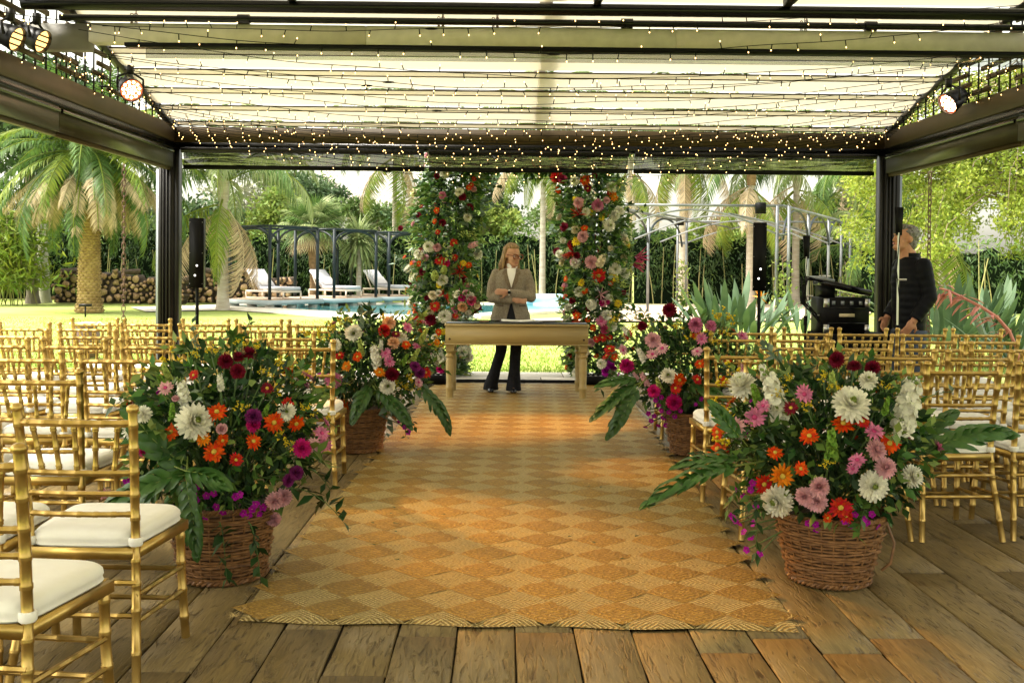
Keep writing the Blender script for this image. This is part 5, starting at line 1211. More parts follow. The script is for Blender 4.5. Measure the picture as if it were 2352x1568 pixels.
def woman():
    base = at(1172, 905, 11.25); base.z = .018; Rb = Matrix.Rotation(0, 3, 'Z')
    body = MB(); hc = Vector((.012, -.01, 1.498)); Rh = Matrix.Rotation(R(34), 3, 'Z') @ Matrix.Rotation(R(9), 3, 'X'); head_geo(body, hc, Rh, 1.04)
    body.tube([(0, .03, 1.42), (0, .025, 1.33), (0, .01, 1.2), (0, 0, 1.0), (0, 0, .84)], [.055, .075, .10, .095, .10], 14)
    sh = {-1: (-.165, .01, 1.30), 1: (.165, .01, 1.30)}; el = {-1: (-.218, -.03, 1.035), 1: (.218, -.03, 1.045)}
    wr = {-1: (.025, -.185, 1.02), 1: (-.035, -.205, 1.095)}
    for s in (-1, 1): limb(body, [(s * .06, .02, 1.31), sh[s], el[s], wr[s]], [.05, .045, .036, .026])
    hand(body, wr[-1], (.95, .12, -.10), (0, -1, .1), .95, .4); hand(body, wr[1], (-.95, .10, .10), (0, -1, .15), .95, .5)
    hipz = .84; kn = {-1: (-.105, -.045, .45), 1: (.055, -.02, .45)}; an = {-1: (-.215, .03, .075), 1: (.035, -.03, .075)}
    for s in (-1, 1): limb(body, [(s * .085, 0, hipz), kn[s], an[s], (an[s][0], an[s][1] - .10, .03)], [.08, .05, .035, .025])
    p = fuse('person', body, 'skin', None, .0075, 4); p.location = base; tag(p, 'woman in a brown tweed blazer standing with folded arms behind the table', 'person')
    face_bits(p, hc, Rh, 1.04, 'skin', True)
    # hair: parted shoulder-length locks round the skull
    h = MB()
    def q(v): return Rh @ Vector(v) * 1.04 + hc
    h.ell(q((0, .044, .046)), (.084, .086, .086), 18, 12, Rh); h.ell(q((0, -.005, .092)), (.066, .06, .035), 16, 10, Rh)
    for k in range(26):
        a = math.pi * (k + .5) / 26; cx_, sy_ = math.cos(a), math.sin(a)
        x_, y_ = .080 * cx_, .018 + .098 * sy_
        wv = .016 * math.sin(k * 2.1)
        h.tube([q((x_ * .35, y_ * .5 + .0, .125)), q((x_ * .9, y_, .07)), q((x_ * 1.06, y_ * 1.02, -.02)), q((x_ * 1.28 + wv, y_ * 1.05, -.11)), q((x_ * (1.55 if k % 2 else 1.3) + wv, y_ * 1.1 - .015, -.165 - .02 * (k % 3)))], [.012, .017, .018, .017, .006], 6)
    fuse('hair', h, 'hair_blonde', p, .0055, 1)
    # trousers, flared
    t = MB()
    t.loft([((-.0, 0, .80), .165, .11), ((0, 0, .90), .165, .11), ((0, 0, .99), .15, .10)], 18)
    for s in (-1, 1):
        k, a = Vector(kn[s]), Vector(an[s]); hp = Vector((s * .088, 0, .80)); m_ = k + (a - k) * .55
        t.loft([(a + Vector((0, .0, -.055)), .088, .105), (a + Vector((0, 0, .0)), .080, .095), (m_, .062, .07), (k, .062, .066), (hp * .5 + k * .5, .072, .078), (hp, .088, .098), (hp + Vector((-.02 * s, 0, .08)), .09, .10)], 16)
    fuse('trousers', t, 'denim_black', p, .010, 5)
    for s in (-1, 1):
        a = Vector(an[s]); b = MB().loft([((a.x, a.y + .05, .012), .036, .05), ((a.x, a.y - .02, .014), .04, .09)], 12); b = MB(); b.ell((a.x, a.y - .055, .024), (.040, .125, .034), 16, 10); b.box((a.x, a.y + .035, .0), (.05, .05, .036)); part('shoe', b, 'shoe', p, True)
    # blazer
    j = MB()
    secs = [(.785, .226, .150), (.84, .215, .145), (.92, .192, .132), (1.00, .168, .118), (1.06, .165, .116), (1.15, .176, .125), (1.23, .182, .122), (1.285, .180, .105), (1.325, .150, .085), (1.355, .095, .072)]
    j.loft([((-.005, .0, z), rx, ry) for z, rx, ry in secs], 28)
    for s in (-1, 1):
        limb(j, [sh[s], (s * .205, .0, 1.18), el[s]], [.057, .058, .058], 14)
        e_, w_ = Vector(el[s]), Vector(wr[s]); w2 = e_ + (w_ - e_) * .86
        mid = e_ + (w_ - e_) * .45 + Vector((0, -.035, 0)); limb(j, [e_, mid, w2], [.060, .054, .047], 14)
    fuse('blazer', j, 'tweed', p, .009, 4)
    def fy(x_, z_):
        rx = np.interp(z_, [q_[0] for q_ in secs], [q_[1] for q_ in secs]); ry = np.interp(z_, [q_[0] for q_ in secs], [q_[2] for q_ in secs]); return -ry * math.sqrt(max(.05, 1 - ((x_ + .005) / rx) ** 2))
    def patch(nm, m, rows_, off):
        V = []; n = 7
        for z_, xa, xb in rows_:
            for i in range(n): x_ = xa + (xb - xa) * i / (n - 1); V.append((x_, fy(x_, z_) - off, z_))
        k = len(rows_); F = [(j_ * n + i, j_ * n + i + 1, (j_ + 1) * n + i + 1, (j_ + 1) * n + i) for j_ in range(k - 1) for i in range(n - 1)]
        V2 = [(x_, y_ + .02, z_) for x_, y_, z_ in V]; o = len(V)
        edge = [(i, i + 1) for i in range(n - 1)] + [((k - 1) * n + i + 1, (k - 1) * n + i) for i in range(n - 1)] + [((j_ + 1) * n, j_ * n) for j_ in range(k - 1)] + [(j_ * n + n - 1, (j_ + 1) * n + n - 1) for j_ in range(k - 1)]
        part(nm, MB().add(V + V2, F + [(b_, a_, a_ + o, b_ + o) for a_, b_ in edge]), m, p, True, sharp=60)
    patch('jumper', 'knit_white', [(1.36, -.05, .05), (1.31, -.046, .046), (1.24, -.028, .030), (1.18, -.012, .014), (1.15, -.003, .004)], .004)
    part('polo_neck', MB().loft([((.0, .024, 1.325), .070, .066), ((.002, .022, 1.36), .064, .064), ((.006, .018, 1.39), .062, .064), ((.008, .014, 1.412), .060, .062)], 18), 'knit_white', p, True)
    for s in (-1, 1):
        patch('lapel', 'tweed_dark', [(1.345, s * .050, s * .085), (1.31, s * .045, s * .098), (1.292, s * .043, s * .105), (1.285, s * .042, s * .080), (1.22, s * .022, s * .070), (1.15, s * .002, s * .030), (1.13, s * .0, s * .012)], .010)
        patch('pocket_flap', 'wicker_dark', [(.955, s * .085, s * .165), (.945, s * .085, s * .167)], .006)
        patch('pocket', 'tweed', [(.945, s * .083, s * .172), (.84, s * .085, s * .182)], .007)
    patch('shirt_gap', 'denim_black', [(.985, -.004, .006), (.92, -.022, .024), (.85, -.040, .042), (.787, -.052, .054)], .006)
    w_ = Vector(wr[1]); part('watch', MB().lathe([(.019, -.004), (.019, .004), (.014, .006)], 14, w_ + Vector((.012, -.036, .004)), Matrix.Rotation(R(90), 3, 'X')), 'black_gloss', p, True); part('watch_strap', MB().lathe([(.031, -.009), (.032, 0), (.031, .009)], 14, w_ + Vector((.012, 0, 0)), Matrix.Rotation(R(90), 3, 'Y')), 'knit_white', p, True)
woman()
def man():
    base = at(2088, 700, 9.35); base.z = 0; tz_ = R(-78)   # turned to the left of the picture
    Rb = Matrix.Rotation(tz_, 3, 'Z'); body = MB(); hc = Rb @ Vector((0, -.055, 1.675)); Rh = Rb @ Matrix.Rotation(R(-12), 3, 'X'); head_geo(body, hc, Rh, 1.04, True)
    def w_(*v): return tuple(Rb @ Vector(v))
    body.tube([w_(0, -.01, 1.56), w_(0, .02, 1.47), w_(0, .03, 1.3), w_(0, .0, 1.05), w_(0, 0, .92)], [.058, .066, .085, .09, .08], 14)
    sh = {-1: w_(-.18, .02, 1.43), 1: w_(.18, .02, 1.43)}; el = {-1: w_(-.225, .06, 1.15), 1: w_(.225, .06, 1.15)}; wr = {-1: w_(-.19, -.10, .95), 1: w_(.20, -.08, .94)}
    for s in (-1, 1): limb(body, [w_(s * .06, .02, 1.42), sh[s], el[s], wr[s]], [.045, .045, .042, .032])
    hand(body, wr[-1], Rb @ Vector((.25, -.5, -.75)), Rb @ Vector((-1, 0, .1)), 1.1, .6); hand(body, wr[1], Rb @ Vector((-.2, -.5, -.8)), Rb @ Vector((1, 0, .1)), 1.1, .6)
    for s in (-1, 1): limb(body, [w_(s * .095, 0, .92), w_(s * .10, -.02, .5), w_(s * .11, .02, .09), w_(s * .12, -.12, .035)], [.075, .05, .04, .03])
    p = fuse('person', body, 'skin_man', None, .0085, 4); p.location = base; tag(p, 'grey-haired man in a black padded jacket standing behind the right chairs, looking left', 'person'); face_bits(p, hc, Rh, 1.04, 'skin_man', False)
    def q(v): return Rh @ Vector(v) * 1.04 + hc
    h = MB(); h.ell(q((0, .035, .045)), (.086, .092, .086), 18, 12, Rh); h.ell(q((0, .06, -.03)), (.074, .060, .07), 16, 10, Rh); h.ell(q((0, -.045, .098)), (.055, .04, .032), 14, 8, Rh)
    for k in range(60):
        d = nrm(RNG.normal(size=3) + np.array((0, .3, .8))); h.ell(q((.080 * d[0], .035 + .088 * d[1], .045 + .084 * d[2])), (.016, .016, .012), 6, 5)
    fuse('hair', h, 'hair_grey', p, .0065, 1)
    j = MB(); zs = np.arange(.80, 1.515, .0125)
    def rr(z_): return np.interp(z_, [.86, 1.0, 1.15, 1.3, 1.40, 1.47, 1.53], [.165, .175, .180, .190, .180, .13, .075]), np.interp(z_, [.86, 1.0, 1.15, 1.3, 1.40, 1.47, 1.53], [.125, .135, .138, .135, .118, .095, .074])
    j.loft([(w_(0, .012 * math.sin(z_ * 3), z_), rr(z_)[0] + .006 * abs(math.sin(z_ * math.pi / .065)), rr(z_)[1] + .006 * abs(math.sin(z_ * math.pi / .065)), Rb) for z_ in zs], 26)
    for s in (-1, 1):
        a, e_, w2 = Vector(sh[s]), Vector(el[s]), Vector(wr[s]); n = 40; P, rs = [], []
        for i in range(n + 1):
            u = i / n; pt = a + (e_ - a) * (u / .52) if u < .52 else e_ + (w2 - e_) * ((u - .52) / .48) * .95; P.append(pt); rs.append(.072 - .020 * u + .005 * abs(math.sin(u * 27)))
        j.tube(P, rs, 14); j.ell(a, (.075,) * 3, 12, 8)
    fuse('jacket', j, 'padded', p, .0085, 2)
    part('collar', MB().loft([(w_(0, .015, 1.455), .098, .098, Rb), (w_(0, .012, 1.50), .088, .090, Rb), (w_(0, .006, 1.548), .082, .088, Rb), (w_(0, .006, 1.548), .070, .076, Rb), (w_(0, .012, 1.49), .070, .076, Rb)], 18, cap=False), 'padded', p, True)
    t = MB(); t.loft([(w_(0, 0, .74), .165, .125, Rb), (w_(0, 0, .95), .16, .12, Rb)], 16)
    for s in (-1, 1): t.loft([(w_(s * .11, .01, .05), .065, .075, Rb), (w_(s * .105, 0, .3), .07, .08, Rb), (w_(s * .10, -.02, .5), .078, .085, Rb), (w_(s * .095, 0, .84), .10, .115, Rb)], 14)
    fuse('trousers', t, 'denim_blue', p, .012, 4)
    for s in (-1, 1): b = MB(); b.ell(w_(s * .115, -.07, .045), (.05, .15, .045), 14, 10, Rb); part('shoe', b, 'shoe', p, True)
man()
# ------------------------------------------------------------------ flowers
PC = dict(white=(.80, .78, .66), cream=(.80, .70, .50), burgundy=(.16, .006, .022), red=(.50, .010, .008), orange=(.66, .065, .004), amber=(.70, .19, .006), pink=(.62, .19, .34), blush=(.70, .38, .42),
          rose=(.58, .07, .19), magenta=(.38, .008, .33), fuchsia=(.50, .012, .16), purple=(.20, .02, .14), yellow=(.78, .58, .03), peach=(.78, .46, .26), green=(.22, .38, .06), lime=(.42, .50, .14))
for k, c_ in PC.items():
    M('petal_' + k, tuple(v * .86 for v in c_), c_, scale=18, rough=.6, isl=.22, hue=.012, transl=.22, spec=.12)
M('disc_yellow', (.60, .42, .05), (.35, .22, .03), scale=60, rough=.9); M('disc_green', (.35, .42, .10), rough=.8)
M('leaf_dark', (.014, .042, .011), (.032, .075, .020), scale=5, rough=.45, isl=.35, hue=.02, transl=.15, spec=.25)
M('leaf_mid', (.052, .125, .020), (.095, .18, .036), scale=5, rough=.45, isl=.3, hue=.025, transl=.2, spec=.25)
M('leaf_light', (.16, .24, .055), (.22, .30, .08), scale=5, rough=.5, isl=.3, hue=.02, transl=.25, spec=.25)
M('leaf_grey', (.12, .18, .13), (.17, .24, .17), scale=5, rough=.5, isl=.25, transl=.15)
M('big_leaf', (.022, .078, .012), (.055, .135, .024), scale=9, rough=.36, rnd=.15, transl=.15, spec=.45)
M('stem', (.07, .13, .03), rough=.6)
def petal(b, a, r0, r1, wd, e0, e1, mi=0, cup=.0, nseg=3, tipw=.35):
    # strip from radius r0 outward, elevation turns from e0 to e1
    ca, sa = math.cos(a), math.sin(a); r, z = r0, 0.0; L = (r1 - r0) / nseg; V = []
    for i in range(nseg + 1):
        t = i / nseg; ww = wd * (.45 + .55 * math.sin(math.pi * min(1, .1 + .62 * t) )) if i < nseg else wd * tipw
        for s in (-1, 1): V.append((r * ca - s * ww * sa, r * sa + s * ww * ca, z + cup * ww))
        e = e0 + (e1 - e0) * t; r += L * math.cos(e); z += L * math.sin(e)
    b.add(V, [(2 * i, 2 * i + 1, 2 * i + 3, 2 * i + 2)[::-1] for i in range(nseg)], mi)
FL = {}
def flower(kind, col):
    var = random.randint(0, 2); key = (kind, col, var)
    if key in FL: return FL[key]
    b = MB(); mats = ['petal_' + col]; ru = random.uniform
    if kind == 'mum':
        mats.append('petal_lime' if col in ('white', 'cream') else 'petal_' + col)
        for k, (n, r0, L, e0, e1) in enumerate(((20, .16, 1.0, -.55, -.15), (20, .15, 1.0, -.2, .15), (19, .14, .96, .1, .45), (17, .12, .90, .4, .8), (15, .10, .82, .7, 1.15), (12, .07, .70, .95, 1.6), (9, .05, .54, 1.2, 2.0), (6, .03, .40, 1.35, 2.3))):
            for i in range(n): petal(b, 2 * math.pi * (i + .5 * (k % 2)) / n + ru(-.08, .08), r0, L * ru(.9, 1.06), .125, e0 + ru(-.1, .1), e1 + ru(-.15, .15), 1 if k > 5 else 0, .3)
    elif kind == 'daisy':
        mats.append('disc_yellow' if col != 'pink' and col != 'blush' else 'petal_rose')
        for k, (n, L, e0, e1) in enumerate(((15, 1.0, .05, -.15), (14, .88, .3, .05), (10, .62, .55, .35))):
            for i in range(n): petal(b, 2 * math.pi * (i + .5 * k) / n + ru(-.08, .08), .12, L * ru(.78, 1.08), .125 * ru(.8, 1.15), e0 + ru(-.25, .2), e1 + ru(-.4, .25))
        b.lathe([(.24, .02), (.22, .14), (.10, .19), (.01, .19)], 10, mi=1)
    elif kind == 'blossom':
        mats.append('disc_yellow')
        for i in range(5): petal(b, 2 * math.pi * i / 5 + ru(-.1, .1), .05, 1.0, .42, .35, .0, 0, .2, 3, .6)
        b.lathe([(.12, .02), (.08, .2), (.01, .22)], 6, mi=1)
    elif kind == 'rose':
        for k, (n, r0, L, e0, e1) in enumerate(((6, .2, 1.0, .2, .5), (6, .18, .92, .6, 1.0), (5, .15, .85, .9, 1.35), (5, .10, .75, 1.1, 1.6), (4, .06, .66, 1.3, 1.8))):
            for i in range(n): petal(b, 2 * math.pi * (i + .5 * (k % 2)) / n + ru(-.1, .1), r0, L, .42 - .05 * k, e0, e1, 0, .35, 4, .8)
    elif kind == 'stock':      # spike along +Z, unit length
        mats.append('leaf_light')
        b.tube([(0, 0, 0), (.02, 0, .5), (0, .02, 1.02)], [.02, .016, .008], 5, True, 1)
        for i in range(34):
            z = .10 + .88 * i / 33; a = i * 2.4; s = .125 * (1.1 - .65 * (i / 33) ** 2); c0 = np.array((.085 * math.cos(a), .085 * math.sin(a), z)); k = MB()
            if i > 29: k.ell((0, 0, 0), (.03, .03, .045), 6, 5)
            else:
                for j in range(7): petal(k, 2 * math.pi * j / 7 + ru(-.3, .3), .02, 1.0, .42, ru(.1, .8), ru(-.4, .6), 0, ru(-.3, .5), 3, .7)
            d = np.array((math.cos(a), math.sin(a), .55)); q = Vector(d).to_track_quat('Z', 'Y').to_matrix()
            V = np.concatenate(k.V) * (s if i <= 29 else 1) @ np.array(q).T + c0
            for F, _ in k.F: b.F.append((F + b.n, 1 if i > 29 else 0))
            b.V.append(V); b.n += len(V)
    elif kind == 'bells':      # spike of green cups
        mats.append('leaf_light')
        b.tube([(0, 0, 0), (.02, 0, .5), (0, .02, 1.0)], [.02, .016, .008], 5, True, 1)
        for i in range(26):
            z = .12 + .86 * i / 25; a = i * 1.9; s = .10 * (1.15 - .6 * i / 25); d = Vector((math.cos(a), math.sin(a), .35)); q = d.to_track_quat('Z', 'Y').to_matrix()
            b.lathe([(.15 * s, 0), (.55 * s, .5 * s), (1.05 * s, 1.0 * s), (1.25 * s, 1.15 * s)], 8, (.03 * math.cos(a), .03 * math.sin(a), z), q, 0, cap=False)
    elif kind == 'sprig':      # airy spray of tiny florets on thin stalks
        mats.append('stem')
        for i in range(9):
            d = nrm(RNG.normal(size=3) * np.array((.5, .5, .2)) + np.array((0, 0, .9))); e = d * ru(.6, 1.05); b.tube([(0, 0, 0), tuple(e * .5 + RNG.normal(0, .03, 3)), tuple(e)], .012, 4, True, 1)
            for j in range(6):
                c0 = e * ru(.72, 1.05) + RNG.normal(0, .06, 3); b.ell(c0, (.055, .055, .045), 5, 4)
    elif kind == 'plume':      # drooping reddish tassel
        for i in range(16):
            d = nrm(np.array((RNG.normal(0, .5), RNG.normal(0, .5), 1.0))); b.tube([(0, 0, 0), tuple(d * .5), tuple(d * .95 + np.array((0, 0, -.12)))], [.02, .03, .008], 4)
    FL[key] = b.mesh(kind, mats, True, 0); return FL[key]
NAMES = dict(mum='chrysanthemum', daisy='daisy', blossom='small_blossom', rose='rose', stock='stock_spike', bells='bell_spike', sprig='flower_sprig', plume='tassel_flower')
def lobed(L, W, lobes, bend, seed=0):
    # deeply cut leaf: a midrib, and fingers leaving it on both sides, joined by a narrow web
    rg = np.random.default_rng(seed); b = MB()
    def mid(t): return np.array((0.02 * math.sin(4 * t + seed), L * t, -bend * L * t * t))
    n = lobes * 3 + 1
    for s in (-1, 1):
        V = []; 
        for i in range(n):
            t = i / (n - 1); c = mid(t); ww = W * .34 * math.sin(math.pi * min(1, .12 + .86 * t)) ** .6
            V += [tuple(c), (c[0] + s * ww, c[1] + ww * .3, c[2] + .04 * ww)]
        b.add(V, [((2 * i, 2 * i + 1, 2 * i + 3, 2 * i + 2) if s > 0 else (2 * i, 2 * i + 2, 2 * i + 3, 2 * i + 1)) for i in range(n - 1)])
        for k in range(lobes):
            t = (k + .45) / lobes; c = mid(t); ln = W * (math.sin(math.pi * (.16 + .74 * t)) ** .7) * rg.uniform(.85, 1.15) * 1.1; ang = .35 + .75 * t + rg.normal(0, .06); wd = L / lobes * .46 * rg.uniform(.85, 1.1); m = 6; V = []
            for i in range(m + 1):
                u = i / m; a2 = ang + .45 * u; q = c + np.array((s * math.cos(a2) * ln * u, math.sin(a2) * ln * u, .10 * ln * math.sin(math.pi * u) - .38 * ln * u * u + .004 * math.sin(9 * u + k)))
                hw = wd * (1.0 - .15 * u) * (1 - u ** 5) ** .8 * (1 + .16 * math.sin(11 * u + k * 2)) + .001; dv = np.array((-s * math.sin(a2), math.cos(a2), 0)) * hw
                V += [tuple(q - dv + (0, 0, .006)), tuple(q - (0, 0, .002)), tuple(q + dv + (0, 0, .006))]
            F = [f for i in range(m) for f in ((3 * i, 3 * i + 1, 3 * i + 4, 3 * i + 3), (3 * i + 1, 3 * i + 2, 3 * i + 5, 3 * i + 4))]
            b.add(V, F if s < 0 else [f[::-1] for f in F])
    b.tube([(0, -.35 * L, .06 * L), tuple(mid(0)), tuple(mid(.3) + (0, 0, .003)), tuple(mid(.6) + (0, 0, .003)), tuple(mid(.98))], [.006, .006, .005, .004, .0015], 5, True, 1)
    return b.mesh('lobed_leaf', ['big_leaf', 'leaf_light'], True, 0)
LOB = [lobed(.52, .19, 7, .30, 1), lobed(.60, .17, 9, .42, 2), lobed(.46, .21, 6, .18, 3)]
def orient(d, roll=None):
    q = Vector(d).normalized().to_track_quat('Z', 'Y'); return (q @ Quaternion((0, 0, 1), random.uniform(0, 6.28) if roll is None else roll)).to_euler()
class Bunch:
    def __init__(s, t, o): s.t = t; s.o = Vector(o); s.stems = MB(); s.k = 0
    def put(s, kind, col, p, d, r, stem=None, thick=.0035):
        p = Vector(p); d = Vector(d).normalized()
        link(NAMES[kind], flower(kind, col), s.t, p - s.o, orient(d), (r, r * (random.uniform(.86, 1.08) if kind in ('mum', 'daisy', 'rose') else 1), r * (random.uniform(.75, 1.45) if kind in ('mum', 'daisy', 'rose') else 1)))
        if stem is not None:
            st = Vector(stem); m = (p + st) / 2 + Vector((0, 0, .04)) + (p - st) * .05 - d * .03
            s.stems.tube([tuple(st - s.o), tuple(m - s.o), tuple(p - s.o)], thick, 4)
    def leaf(s, p, d, upv, sc, k=0):
        sc *= .58; d = Vector(d).normalized(); x = d.cross(Vector(upv)).normalized(); z = x.cross(d); o = link('lobed_leaf', LOB[k % 3], s.t); o.matrix_basis = Matrix.Translation(Vector(p) - s.o) @ Matrix((x, d, z)).transposed().to_4x4() @ Matrix.Diagonal((*((sc,) * 3), 1)); return o
    def sprig(s, p0, p1, n=9, ls=.06, mat='leaf_dark', nm='leafy_sprig', dr=.05):
        p0, p1 = np.array(p0), np.array(p1); t_ = np.linspace(0, 1, 8)[:, None]; P = p0 + (p1 - p0) * t_; P[:, 2] -= dr * 4 * (t_ * (1 - t_))[:, 0] * -1
        P = P - np.array(s.o); b = MB(); b.tube(P, np.linspace(.0032, .0015, 8), 4, True, 1); u = np.linspace(.2, 1, n); Q = np.stack([np.interp(u, t_[:, 0], P[:, k]) for k in range(3)], -1); Q = np.repeat(Q, 2, 0); dd = nrm(p1 - p0)
        D = dd[None] * .7 + rdir(len(Q)); inst(b, LEAF_V, LEAF_F, Q, D, ls * (.7 + .6 * RNG.random(len(Q))), RNG.random(len(Q)) * .8); o = link(nm, b.mesh(nm, [mat, 'stem']), s.t)
    def done(s):
        if s.stems.V: part('stems', s.stems, 'stem', s.t, kind='stuff')
def basket_mesh(rt, rb, h, ns=28):
    w_ = MB(); rows_ = int(h / .0135); th = np.arange(ns * 4) * 2 * math.pi / (ns * 4)
    for j in range(rows_):
        z = .018 + (h - .035) * j / (rows_ - 1) ; r = rb + (rt - rb) * (z / h) ** .85 + .006 * math.sin(j * 1.3); ph = (j % 2) * math.pi
        rr_ = r + .0052 * np.cos(th * ns / 2 + ph) + RNG.normal(0, .0006, len(th)); zz = z + .0016 * np.sin(th * 3 + j) + .0022 * math.sin(j * 2.1) * np.sin(th * 2 + 1)
        P = np.stack([rr_ * np.cos(th), rr_ * np.sin(th), zz], -1); P = np.concatenate([P, P[:2]]); w_.tube(P, .0062 * (1 + .15 * math.sin(j * 5.1)), 5, False)
    st = MB()
    for i in range(ns):
        a = 2 * math.pi * i / ns; c_, s_ = math.cos(a), math.sin(a); st.tube([(rb * c_, rb * s_, .0), ((rb + .45 * (rt - rb)) * c_, (rb + .45 * (rt - rb)) * s_, h * .4), (rt * c_, rt * s_, h)], .0048, 5)
    rim = MB()
    for k in range(3):
        tt = np.linspace(0, 2 * math.pi, 121); rr_ = rt + .006 + .008 * np.cos(tt * 30 + k * 2.09); zz = h + .008 * np.sin(tt * 30 + k * 2.09); rim.tube(np.stack([rr_ * np.cos(tt), rr_ * np.sin(tt), zz], -1), .0065, 5, False)
    foot = MB()
    for k in range(2):
        tt = np.linspace(0, 2 * math.pi, 121); rr_ = rb + .010 + .007 * np.cos(tt * 24 + k * 3.14); zz = .014 + .007 * np.sin(tt * 24 + k * 3.14); foot.tube(np.stack([rr_ * np.cos(tt), rr_ * np.sin(tt), zz], -1), .0075, 5, False)
    core = MB().lathe([(rb - .012, .006), (rb + .45 * (rt - rb) - .014, h * .4), (rt - .014, h - .01), (rt - .03, h - .02), (.01, h - .06)], 32)
    return w_, st, rim, foot, core
def arrangement(base, rt, rb, h, C, E, spec, label, nleaf=1500, fill=(), seed=1, lobes=(), sprigs=(), loop=False):
    base = Vector(base); base.z = 0; t = thing('flower_basket', label, 'flower basket', base, 0, 'flower baskets along the aisle'); C = base + Vector(C); E = Vector(E); bn = Bunch(t, base)
    w_, st, rim, foot, core = basket_mesh(rt, rb, h); bk = part('basket', core, 'wicker_dark', t, True); part('weave', w_, 'wicker', bk, True, kind='stuff'); part('stakes', st, 'wicker', bk, True, kind='stuff'); part('rim', rim, 'wicker', bk, True); part('foot_braid', foot, 'wicker', bk, True)
    if loop: part('handle', MB().tube([(rt * .95, -.05, h * .9), (rt * 1.06, -.09, h * .6), (rt * .98, -.10, h * .32), (rt * .85, -.08, h * .2)], .006, 6), 'wicker', bk, True)
    mouth = base + Vector((0, 0, h - .02)); co = Vector((0, 0, CAM_H))
    for kind, col, px, py, rp in spec:
        d = ray(px, py); o_ = Vector([(co[i] - C[i]) / E[i] for i in range(3)]); dd = Vector([d[i] / E[i] for i in range(3)]); a = dd.dot(dd); b_ = o_.dot(dd); c_ = o_.dot(o_) - 1; disc = b_ * b_ - a * c_
        tt = (-b_ - math.sqrt(disc)) / a if disc > 0 else -b_ / a
        p = co + d * tt; n_ = Vector([(p[i] - C[i]) / E[i] ** 2 for i in range(3)]).normalized(); r_ = rp * p.y / 2352 * (1.14 if kind in ('mum', 'daisy', 'blossom') else 1.0)
        fd = n_ * .55 + (co - p).normalized() * .5 + Vector((0, 0, .28)) + Vector(RNG.normal(0, .30, 3))
        if kind in ('stock', 'bells'): fd = Vector((n_.x * .7, n_.y * .35, 1.0)) + Vector(RNG.normal(0, .12, 3)); p = p - fd.normalized() * r_ * .5
        elif kind == 'sprig': fd = Vector((n_.x, n_.y * .4, 1.0))
        elif kind == 'mum' or kind == 'daisy': p = p + n_ * .03
        bn.put(kind, col, p, fd, r_, mouth + Vector(RNG.normal(0, .05, 3)))
    rg = np.random.default_rng(seed)
    for kind, col, n, r_ in fill:      # the sides and the back, so the bunch is whole all round
        for i in range(n):
            a = rg.uniform(.1, math.pi - .1) if rg.random() < .8 else rg.uniform(0, 6.28); zc = rg.uniform(-.25, .7); s = math.sqrt(1 - zc * zc); n0 = Vector((s * math.cos(a), s * math.sin(a), zc)); p = C + Vector([n0[k] * E[k] for k in range(3)]) * rg.uniform(.86, 1.03)
            bn.put(kind, col, p, (n0.x, n0.y, n0.z + .5) if kind not in ('stock', 'bells', 'sprig') else (n0.x * .5, n0.y * .5, 1), r_, mouth)
    # foliage: a dense dark heart, lighter leaves and sprays to the outside
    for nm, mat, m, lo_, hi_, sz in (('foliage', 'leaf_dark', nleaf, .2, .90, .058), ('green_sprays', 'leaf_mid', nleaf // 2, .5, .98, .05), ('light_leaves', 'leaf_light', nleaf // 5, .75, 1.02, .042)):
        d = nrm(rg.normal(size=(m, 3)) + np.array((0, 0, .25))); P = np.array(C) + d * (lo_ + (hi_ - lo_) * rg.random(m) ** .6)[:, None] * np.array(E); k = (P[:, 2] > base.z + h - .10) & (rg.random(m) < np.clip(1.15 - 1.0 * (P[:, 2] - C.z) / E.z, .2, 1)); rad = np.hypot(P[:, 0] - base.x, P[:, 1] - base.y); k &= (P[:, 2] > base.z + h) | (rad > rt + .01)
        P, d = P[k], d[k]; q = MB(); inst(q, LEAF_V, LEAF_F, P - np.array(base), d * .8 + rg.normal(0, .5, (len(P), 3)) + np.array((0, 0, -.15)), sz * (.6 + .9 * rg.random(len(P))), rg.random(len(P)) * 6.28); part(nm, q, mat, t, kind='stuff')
    for i in range(16):      # loose shoots that break the outline
        a = rg.uniform(0, 6.28); zc = rg.uniform(-.1, .95); s_ = math.sqrt(1 - zc * zc); n0 = Vector((s_ * math.cos(a) * E.x, s_ * math.sin(a) * E.y, zc * E.z)); bn.sprig(C + n0 * .7, C + n0 * rg.uniform(1.08, 1.32) + Vector((0, 0, rg.uniform(-.05, .08))), 6, rg.uniform(.035, .065), ('leaf_mid', 'leaf_dark', 'leaf_light', 'leaf_grey')[i % 4], dr=rg.uniform(-.02, .05))
    for a, l, u, sc, k in lobes: bn.leaf(a, l, u, sc, k)
    for a, c_, n, ls_, mt in sprigs: bn.sprig(a, c_, n, ls_, mt)
    bn.done(); return t
def conv(rows_, x0, y0, s, q=1.0): return [(k, c_, x0 + a * s, y0 + b_ * s, r_ * s * q) for k, c_, a, b_, r_ in rows_]
MG = lambda L: [('blossom', 'magenta', x, y, 20) for x, y in L]
YS = lambda L: [('sprig', 'yellow', x, y + 30, 70) for x, y in L]
